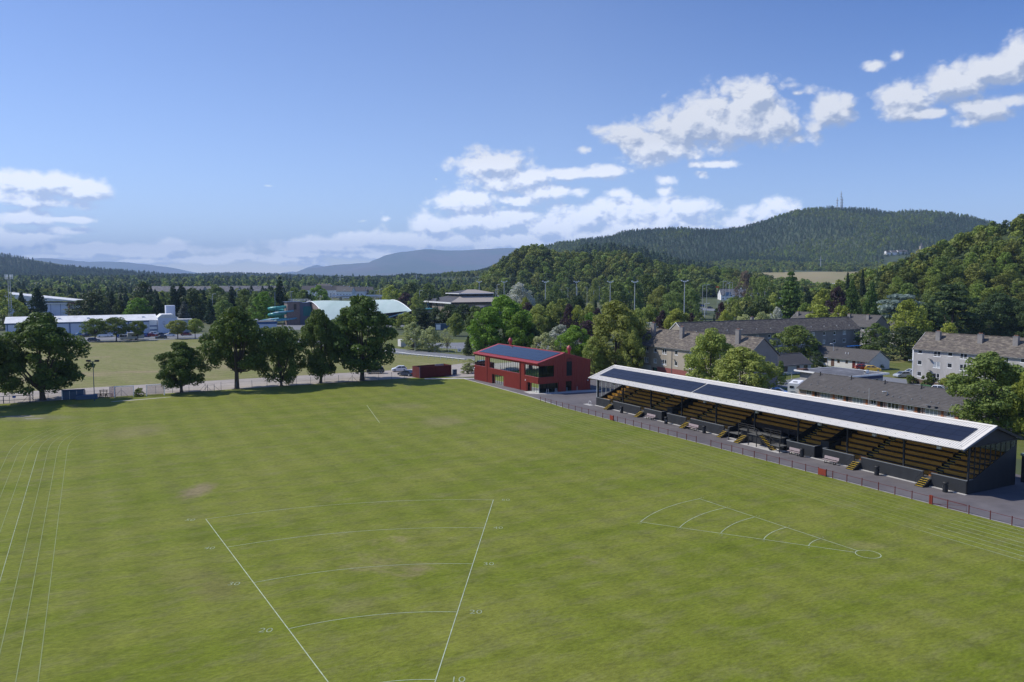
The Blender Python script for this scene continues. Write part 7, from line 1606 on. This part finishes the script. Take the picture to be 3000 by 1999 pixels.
# low poly crowns for the far woods, scattered as instances
def lowcrown(kind, seed, leafs, size, R0=6.0, H0=12.0):
    rs = np.random.default_rng(seed); Ps = []; Ns = []; Ls = []
    if kind == 'b':
        nl = 26
        for i in range(nl):
            an = rs.uniform(0, 6.283); t = rs.random(); rad = math.sqrt(max(0, 1 - (t * .96) ** 2)) * R0 * (0.75 + 0.3 * rs.random()); l = R0 * rs.uniform(.24, .42)
            c = np.array([max(0, rad - l * .6) * math.cos(an), max(0, rad - l * .6) * math.sin(an), 1.5 + (H0 - 3.2) * t]); n = leafs // nl; b = rs.random()
            d = rs.normal(size=(n, 3)); d[:, 2] += .5; d /= np.linalg.norm(d, axis=1)[:, None]
            Ps.append(c + d * l * (0.8 + 0.25 * rs.random((n, 1))) * [1, 1, .8]); nr = d + rs.normal(size=(n, 3)) * .3; Ns.append(nr / np.linalg.norm(nr, axis=1)[:, None]); Ls.append(np.clip(.6 * b + .4 * rs.random(n), 0, 1))
    else:
        n = leafs; t = rs.random(n) ** 1.3; an = rs.uniform(0, 6.283, n); rad = (1 - t) ** .8 * R0 * .72 * (0.8 + 0.35 * rs.random(n)) + .15
        Ps.append(np.stack([rad * np.cos(an), rad * np.sin(an), 0.6 + (H0 * 1.15 - .6) * t - rad * .15], 1)); nr = np.stack([np.cos(an), np.sin(an), np.full(n, .55)], 1) + rs.normal(size=(n, 3)) * .25
        Ns.append(nr / np.linalg.norm(nr, axis=1)[:, None]); Ls.append(rs.random(n))
    P, Nn, L = map(np.concatenate, (Ps, Ns, Ls)); V, lv = leaves(P, Nn, size, L, rs); return V, lv
def lowmesh(name, parts, leafm):
    Vs, Ls = zip(*parts); me = quad_mesh(name, np.concatenate(Vs), np.concatenate(Ls)); me.materials.clear(); me.materials.append(LV[leafm]); return me
PC = {}
def protocol(name, meshes):
    c = bpy.data.collections.new(name)
    for i, me in enumerate(meshes):
        o = bpy.data.objects.new('%s_%02d' % (name, i), me); c.objects.link(o)
    PC[name] = c
BRO = [lowcrown('b', 200 + i, 520, 1.05) for i in range(4)]; BRF = [lowcrown('b', 220 + i, 200, 1.8) for i in range(3)]; CON = [lowcrown('c', 240 + i, 150, 1.3) for i in range(3)]; CONN = [lowcrown('c', 250 + i, 420, 0.85) for i in range(3)]
protocol('near_wood', [lowmesh('crown', [BRO[i]], lf) for i, lf in ((0, 'mid'), (1, 'mid'), (2, 'wood'), (3, 'wood'), (0, 'lime2'), (1, 'wood'), (2, 'dark'), (3, 'lime2'))] if False else [])
LV['wood'] = leafmat('woodland_leaves', (0.085, 0.125, 0.022), (0.19, 0.235, 0.045), 0.12)
LV['wood2'] = leafmat('woodland_leaves_olive', (0.095, 0.118, 0.024), (0.20, 0.215, 0.045), 0.12)
LV['fcon'] = leafmat('plantation_needles', (0.024, 0.050, 0.022), (0.066, 0.100, 0.044), 0.16)
protocol('near_wood', [lowmesh('crown', [BRO[i % 4]], lf) for i, lf in enumerate(('wood', 'wood', 'wood', 'wood2', 'wood', 'dark', 'wood2', 'mid'))])
protocol('mixed_wood', [lowmesh('crown', [BRO[i % 4]], lf) for i, lf in enumerate(('wood', 'dark', 'mid', 'wood2'))] + [lowmesh('crown', [CONN[i]], 'conifer') for i in range(3)])
protocol('far_wood', [lowmesh('crown', [BRF[i % 3]], lf) for i, lf in enumerate(('wood', 'dark', 'mid', 'wood'))] + [lowmesh('crown', [CON[i]], 'fcon') for i in range(3)])
protocol('plantation', [lowmesh('crown', [CON[i]], 'fcon') for i in range(3)])
LV['fcon2'] = leafmat('larch_needles', (0.045, 0.075, 0.026), (0.11, 0.15, 0.050), 0.12)
protocol('plantation_light', [lowmesh('crown', [CON[i]], 'fcon2') for i in range(2)] + [lowmesh('crown', [BRF[0]], 'wood')])
protocol('far_broad', [lowmesh('crown', [BRF[i % 3]], lf) for i, lf in enumerate(('wood', 'mid', 'wood', 'wood2', 'dark'))])
def scatter(name, coll, pts, label=None):
    """pts: (x, y, z, scale) ; one object that carries the trees as geometry node instances"""
    me = bpy.data.meshes.new(name); me.vertices.add(len(pts)); a = np.array(pts, dtype=np.float32)
    me.vertices.foreach_set('co', a[:, :3].ravel()); at = me.attributes.new('scl', 'FLOAT', 'POINT'); at.data.foreach_set('value', a[:, 3].copy()); me.update()
    o = mobj(name, me, kind='stuff')
    if label: o['label'] = label
    ng = bpy.data.node_groups.new(name + '_nodes', 'GeometryNodeTree'); ng.interface.new_socket('Geometry', in_out='INPUT', socket_type='NodeSocketGeometry'); ng.interface.new_socket('Geometry', in_out='OUTPUT', socket_type='NodeSocketGeometry')
    N_ = ng.nodes; i_ = N_.new('NodeGroupInput'); o_ = N_.new('NodeGroupOutput'); iop = N_.new('GeometryNodeInstanceOnPoints'); ci = N_.new('GeometryNodeCollectionInfo')
    ci.inputs['Collection'].default_value = PC[coll]; ci.inputs['Separate Children'].default_value = True; ci.inputs['Reset Children'].default_value = True
    ri = N_.new('FunctionNodeRandomValue'); ri.data_type = 'INT'; ri.inputs[4].default_value = 0; ri.inputs[5].default_value = 60
    rr = N_.new('FunctionNodeRandomValue'); rr.data_type = 'FLOAT_VECTOR'; rr.inputs[0].default_value = (0, 0, 0); rr.inputs[1].default_value = (0.08, 0.08, 6.283)
    na = N_.new('GeometryNodeInputNamedAttribute'); na.data_type = 'FLOAT'; na.inputs[0].default_value = 'scl'
    l = ng.links; l.new(i_.outputs[0], iop.inputs['Points']); l.new(ci.outputs[0], iop.inputs['Instance']); iop.inputs['Pick Instance'].default_value = True
    l.new(ri.outputs[2], iop.inputs['Instance Index']); l.new(rr.outputs[0], iop.inputs['Rotation']); l.new(na.outputs[0], iop.inputs['Scale']); l.new(iop.outputs[0], o_.inputs[0])
    md = o.modifiers.new('trees', 'NODES'); md.node_group = ng; return o
def wood_on(f, x0, x1, y0, y1, step, sc, zfun=None, keep=None, seed=1, zoff=-0.8, minz=0.4):
    rs = random.Random(seed); out = []; y = y0
    while y < y1:
        x = x0 + rs.uniform(0, step)
        while x < x1:
            px, py = x + rs.uniform(-.4, .4) * step, y + rs.uniform(-.4, .4) * step; z = f(px, py)
            if z > minz and (keep is None or keep(px, py, rs)): out.append((px, py, z + zoff + (zfun(px, py) if zfun else 0), sc * rs.uniform(0.7, 1.3)))
            x += step
        y += step * 0.86
    return out
# right hand hill, quite near: its largest trees are individuals
skR = [(2380, 860), (2460, 852), (2575, 790), (2640, 764), (2716, 737), (2770, 716), (2818, 699), (2860, 676), (2900, 655), (2950, 634), (3000, 616)]
fR, pR = hillfn(skR, 450, 125, 150, 9.0, 40, (80, 62, 160), rough=0.06, fs=0.9)
terrain('near_hill', fR, pR, 450, 125, 150, M['forestfloor'])
ptsR = wood_on(fR, 130, 420, 335, 560, 9.2, 0.80, zfun=gz, seed=3)
vis = []
for p in ptsR:
    u = 1500 + p[0] / p[1] * FPX; ridge = p[1] <= 470
    vis.append((p, u < 3040 and ridge and p[1] > 340))
rs_ = random.Random(9); cand = [p for p, v in vis if v]; cand.sort(key=lambda p: p[1]); ind = cand[:125]; indset = set(map(id, ind))
DOM = TREES['dome'] + TREES['round']
for i, p in enumerate(ind):
    tree('dome', ('wood', 'wood', 'mid', 'wood2', 'wood')[i % 5], p[0], p[1], 12.2 * p[3] * rs_.uniform(.9, 1.1), 11.5 * p[3] * 1.15, ('leafy green tree', 'yellower green tree', 'darker mid green tree', 'olive green tree', 'deep green tree')[i % 5] + ' on the slope of the wooded hill at the right', 'broadleaf trees covering the right hand hill', z=p[2] + 0.6)
scatter('hillside_wood', 'near_wood', [p for p, v in vis if id(p) not in indset], 'dense green broadleaf wood on the upper right hand hill')
# rounded wooded hill in the centre
skC = [(1380, 838), (1396, 830), (1430, 795), (1466, 765), (1490, 746), (1517, 727), (1556, 713), (1594, 721), (1620, 736), (1658, 745), (1720, 750), (1785, 752), (1830, 757), (1874, 765), (1925, 784), (1989, 800), (2060, 806), (2130, 810), (2200, 822), (2260, 838)]
fC, pC = hillfn(skC, 900, 150, 220, 10.0, 25, (60, 0.0), rough=0.07, fs=0.75)
terrain('central_hill', fC, pC, 900, 150, 220, M['forestfloor'])
scatter('central_wood', 'near_wood', wood_on(fC, pC[0][0], pC[-1][0], 750, 1010, 9.5, 0.92, zfun=gz, seed=5), 'rounded hill covered in dense broadleaf wood')
# conifer ridge behind it, then the big hill with the masts
skD = [(1640, 790), (1700, 745), (1760, 741), (1830, 746), (1880, 757), (1920, 770), (1990, 790), (2080, 806), (2150, 834)]
fD, pD = hillfn(skD, 1500, 300, 300, 14.0, 60, (80, 0.0))
terrain('conifer_ridge', fD, pD, 1500, 300, 300, M['forestfloor'], 60, 16)
scatter('conifer_ridge_wood', 'plantation', wood_on(fD, pD[0][0], pD[-1][0], 1250, 1560, 13, 1.3, zfun=gz, seed=6))
skE = [(1560, 752), (1658, 733), (1720, 724), (1785, 717), (1830, 703), (1870, 698), (1990, 693), (2091, 699), (2167, 692), (2210, 681), (2244, 670), (2290, 654), (2333, 641), (2380, 636), (2422, 633), (2480, 635), (2550, 637), (2585, 646), (2614, 648), (2650, 642), (2716, 644), (2770, 650), (2805, 654), (2868, 669), (2930, 690)]
fE, pE = hillfn(skE, 2800, 1400, 900, 8.0, 220, (1000, 90), rough=0.30, fs=0.55)
fE0 = fE
def fE(x, y):
    a = fE0(x, y)
    return a if a < 0 and y < 1450 else max(a, 0) + 30 * smooth((y - 1400) / 330)
terrain('forest_hill', fE, pE, 2800, 1400, 900, M['hillwood'], 130, 50)
rsE = random.Random(4)
def inview(px, py, rs): return abs(px / py) < 0.70
fieldE = lambda px, py: (px / py * FPX + 1500 > 2120 and py < 1705)
def clrE(px, py):
    u = px / py * FPX + 1500
    return any(abs(u - a) < b and d0 < py < d1 for (a, b, d0, d1) in ((2615, 34, 1900, 2110), (2695, 30, 1900, 2160), (2560, 70, 1780, 1860)))
keepE = lambda px, py, rs: inview(px, py, rs) and not fieldE(px, py) and not clrE(px, py) and mnoise.noise(Vector((px / 160, py / 120, 3))) > (-0.22 if py < 1950 else -0.9)
ptsE = wood_on(fE, pE[0][0], pE[-1][0] + 200, 1480, 2900, 12.5, 0.78, keep=keepE, seed=8, minz=1.0)
up_ = [p for p in ptsE if p[1] > 2060 + 160 * mnoise.noise(Vector((p[0] / 260, 0.5, 0)))]; ups = set(map(id, up_)); lt_ = [p for p in up_ if mnoise.noise(Vector((p[0] / 240, p[1] / 300, 7))) > 0.08]; lts = set(map(id, lt_))
scatter('forest_hill_conifers', 'plantation', [p for p in up_ if id(p) not in lts], 'dark conifer forest on the big hill below the masts')
scatter('forest_hill_larches', 'plantation_light', lt_, 'lighter green stands of trees on the big hill')
scatter('forest_foot_wood', 'far_broad', [(p[0], p[1], p[2], p[3] * .95) for p in ptsE if id(p) not in ups], 'broadleaf wood along the foot of the big hill')
fld = MB(); nf = 40
for j in range(7):
    for i in range(nf + 1):
        y = 1455 + j * 42; u = 2090 + i * 28 + 15 * math.sin(j * 2.0); x = (u - 1500) / FPX * y; fld.v.append((x, y, fE(x, y) + 0.6))
for j in range(6):
    for i in range(nf): a = j * (nf + 1) + i; fld.f.append((a, a + 1, a + nf + 2, a + nf + 1))
fld.build('straw_field', M['straw'], smoothed=True, kind='structure')
fld = MB()
for j in range(5):
    for i in range(13):
        y = 2130 + j * 60; x = (2735 + i * 14 + j * 10 - 1500) / FPX * y; fld.v.append((x, y, fE(x, y) + 17))
for j in range(4):
    for i in range(12): a = j * 13 + i; fld.f.append((a, a + 1, a + 14, a + 13))
# masts on the summit
for (u, h, lab) in ((2454, 46, 'tall lattice mast on the summit of the forest hill'), (2443, 24, 'short mast on the summit left of the tall one'), (2458, 26, 'short mast right behind the tall one')):
    X = (u - 1500) / FPX * 2800; z = fE(X, 2800); t = thing('summit_mast', lab, 'mast', (X, 2800, z), 0, 'masts on the hill summit'); MB().tube([(0, 0, 0), (0, 0, h + 15)], [2.2, .9], 4).build('mast', M['steel'], t)
    for k in range(3): MB().box(-3.2 + k * .5, 3.2 - k * .5, -1.5, 1.5, h + 4 - k * 9, h + 6.5 - k * 9).build('antenna', M['steel'], t)
# white houses and towered mansion on the hillside
def onhill(u, v):
    Y = 1500
    while Y < 2790:
        X, _, z = atY(u, v, Y)
        if fE(X, Y) >= z: break
        Y += 8
    return X, Y
for i, (u, v, w_, lab) in enumerate(((2598, 746, 26, 'white villa on the hillside, left'), (2612, 745, 30, 'white villa on the hillside, middle'), (2632, 744, 28, 'white villa on the hillside, right'))):
    X, Y = onhill(u, v + 4); house(lab, u, v, Y, w_, 16, 9, 14, grp_='white villas on the hillside', z=fE(X, Y) - 1, rot=.1)
X, Y = onhill(2690, 752); zg = fE(X, Y) - 1
mn_ = thing('mansion', 'stone mansion with square tower among trees on the hillside', 'building', (X, Y, zg), 0); MB().box(0, 34, 0, 14, 0, 15).build('wall', M['render'], mn_); MB().prism([(-.5, 15), (14.5, 15), (7, 21)], -1, 35, 'x').build('roof', M['darkroof'], mn_)
MB().box(4, 11, -3, 4, 0, 28).build('tower', M['render'], mn_); MB().lathe([(5, 28), (2.5, 33), (.2, 37)], 4, 7.5, .5).build('spire', M['darkroof'], mn_)
for k in range(5): MB().box(13 + k * 4, 14.6 + k * 4, -.1, 0, 4, 7).build('window', M['glass'], mn_)
# distant mountains
for (nm, sk, Y, df, db, th, m, e0, e1) in (
   ('moorland_mountain', [(870, 812), (895, 805), (950, 783), (1017, 775), (1093, 770), (1122, 756), (1147, 745), (1182, 739), (1256, 731), (1310, 735), (1351, 735), (1420, 731), (1485, 728), (1543, 730), (1620, 734), (1720, 745)], 18000, 6500, 5000, 0, 'moor', 700, (5500, 0)),
   ('far_peak', [(800, 808), (817, 805), (860, 796), (880, 798), (900, 792), (915, 781), (931, 777), (948, 781), (970, 790)], 25000, 4000, 3000, 0, 'moor', 900, (4000, 0)),
   ('left_far_mountain', [(60, 770), (108, 762), (140, 757), (179, 760), (223, 769), (242, 766), (265, 772), (306, 767), (357, 768), (415, 774), (462, 780), (504, 792), (529, 799), (560, 808)], 20000, 5500, 4500, 0, 'moor', 3000, (900, 0)),
   ('left_forest_hill', [(-120, 738), (0, 744), (41, 753), (105, 768), (159, 777), (255, 784), (319, 790), (415, 796), (500, 805)], 3600, 1500, 1400, 14, 'hillwood', 1500, (500, 0)),
   ('low_far_ridge', [(560, 806), (640, 803), (695, 801), (760, 803), (809, 804), (900, 808), (1000, 812), (1087, 815)], 4600, 1500, 1200, 12, 'hillwood', 900, (900, 0)),
   ('mid_conifer_ridge', [(1050, 818), (1087, 814), (1128, 806), (1165, 808), (1208, 799), (1260, 802), (1320, 798), (1400, 790), (1500, 785)], 2400, 700, 700, 16, 'hillwood', 150, (300, 0))):
    f_, p_ = hillfn(sk, Y, df, db, th + 12, e0, e1, rough=0.16 if Y < 5000 else 0.3, fs=0.8); terrain(nm, f_, p_, Y, df, db, M[m], 120, 36)
    if Y < 5000:
        st_ = 21 if Y > 3000 else 12
        pts = wood_on(f_, p_[0][0], p_[-1][0], Y - df * .97, Y + db * .08, st_, 1.25 if Y > 3000 else 0.95, zfun=gz, keep=lambda a, b, r: abs(a / b) < 0.72, seed=int(Y), minz=0.3)
        scatter(nm + '_trees', 'plantation', pts)
# the wooded plain: swells covered in mixed trees, open ground and houses left free
def clear(px, py):
    u = 1500 + px / py * FPX
    if 2020 < u < 2480 and py < 1150: return True
    if u > 2130 and py > 640: return True
    if 1590 < u < 1800 and 540 < py < 760: return True
    if 870 < u < 1060 and 600 < py < 1060: return True
    if 975 < u < 1125 and 560 < py < 960: return True
    if 370 < u < 770 and 820 < py < 1000: return True
    if -150 < u < 215 and 460 < py < 560: return True
    return False
pl = []
rp = random.Random(77)
def belt(y0, y1, step, sc, u0=-250, u1=3300, dens=-0.25, ns=90.0):
    y = y0
    while y < y1:
        u = u0 + rp.uniform(0, step) / y * FPX
        while u < u1:
            yy = y + rp.uniform(-.45, .45) * step; x = (u - 1500) / FPX * yy + rp.uniform(-.4, .4) * step
            if not clear(x, yy) and mnoise.noise(Vector((x / ns, yy / ns, 9.3))) > dens: pl.append((x, yy, gz(x, yy) - 0.5 + max(0, fC(x, yy)) * 0, sc * rp.uniform(.65, 1.35)))
            u += step / y * FPX
        y += step * .9
belt(470, 620, 12.5, 0.88, u1=900, dens=-0.45); belt(540, 700, 13, 0.85, u0=1080, u1=1620, dens=-0.35); belt(620, 1000, 15, 0.98, u1=1560, dens=-0.30); belt(1000, 1700, 19, 1.15, dens=-0.25, ns=140); belt(1700, 2500, 27, 1.35, dens=-0.3, ns=200)
belt(470, 640, 13, 0.85, u0=2480, u1=3200, dens=-0.6); belt(640, 760, 14, 0.9, u0=1860, u1=2040, dens=-0.2); belt(700, 900, 16, 0.8, u0=2140, u1=2500, dens=0.0) if False else None
pl = [p for p in pl if not (p[1] < 1150 and fC(p[0], p[1]) > 1.0)]
nearp = sorted([p for p in pl if p[1] < 640], key=lambda p: p[1]); sel = nearp[:80]; selid = set(map(id, sel))
for i, p in enumerate(sel):
    kd = ('dome', 'round', 'dome', 'spire', 'conifer', 'dome')[i % 6]; lf = {'spire': 'conifer', 'conifer': 'conifer'}.get(kd, ('mid', 'dark', 'wood', 'lime', 'mid')[i % 5])
    tree(kd, lf, p[0], p[1], (13 if kd in ('dome', 'round') else 7) * p[3], (13 if kd in ('dome', 'round') else 17) * p[3], {'mid': 'mid green tree', 'dark': 'dark green tree', 'wood': 'full green tree', 'lime': 'light green tree', 'conifer': 'dark conifer'}[lf] + (' in the valley wood behind the ice rink' if p[0] < -120 else ' in the valley wood beyond the pool and arena' if p[0] < 60 else ' in the valley wood right of the floodlights'), 'trees of the valley wood' if lf != 'conifer' else 'conifers of the valley wood')
pl = [p for p in pl if id(p) not in selid]
scatter('valley_wood', 'mixed_wood', [p for p in pl if p[1] < 1000], 'mixed wood of broadleaf trees and conifers in the valley')
scatter('far_valley_wood', 'far_wood', [p for p in pl if p[1] >= 1000], 'distant wooded plain fading towards the hills')
# pylons on the plain
for (u, v, Y, lab) in ((997, 808, 1500, 'grey pylon beyond the flyover'), (1220, 806, 1700, 'grey pylon over the arena woods'), (2405, 752, 1800, 'grey pylon above the straw field'), (735, 797, 3000, 'thin distant mast on the low ridge')):
    X, _, zt = atY(u, v, Y); h = zt + 2; t = thing('pylon', lab, 'pylon', (X, Y, 0), 0, 'pylons on the plain'); f = MB()
    for (x, y) in ((-3, -3), (3, -3), (3, 3), (-3, 3)): f.tube([(x, y, 0), (x * .25, y * .25, h * .7), (0, 0, h)], .28, 4)
    for z in (.62, .75, .88): f.tube([(-6, 0, h * z), (6, 0, h * z)], .25, 4)
    f.build('frame', M['steel'], t)

# ============================================================ AIR
hzb = MB().box(-22000, 22000, -60, 31000, -3, 1300).build('haze', None, kind='stuff')
hm = bpy.data.materials.new('haze_air'); hm.use_nodes = True; t = hm.node_tree; t.nodes.remove(t.nodes['Principled BSDF'])
pv = t.nodes.new('ShaderNodeVolumePrincipled'); pv.inputs['Color'].default_value = (0.50, 0.70, 1.0, 1); pv.inputs['Density'].default_value = HAZE_DENSITY; pv.inputs['Anisotropy'].default_value = 0.0
t.links.new(pv.outputs[0], t.nodes['Material Output'].inputs['Volume']); hzb.data.materials.append(hm); hm.cycles.homogeneous_volume = True
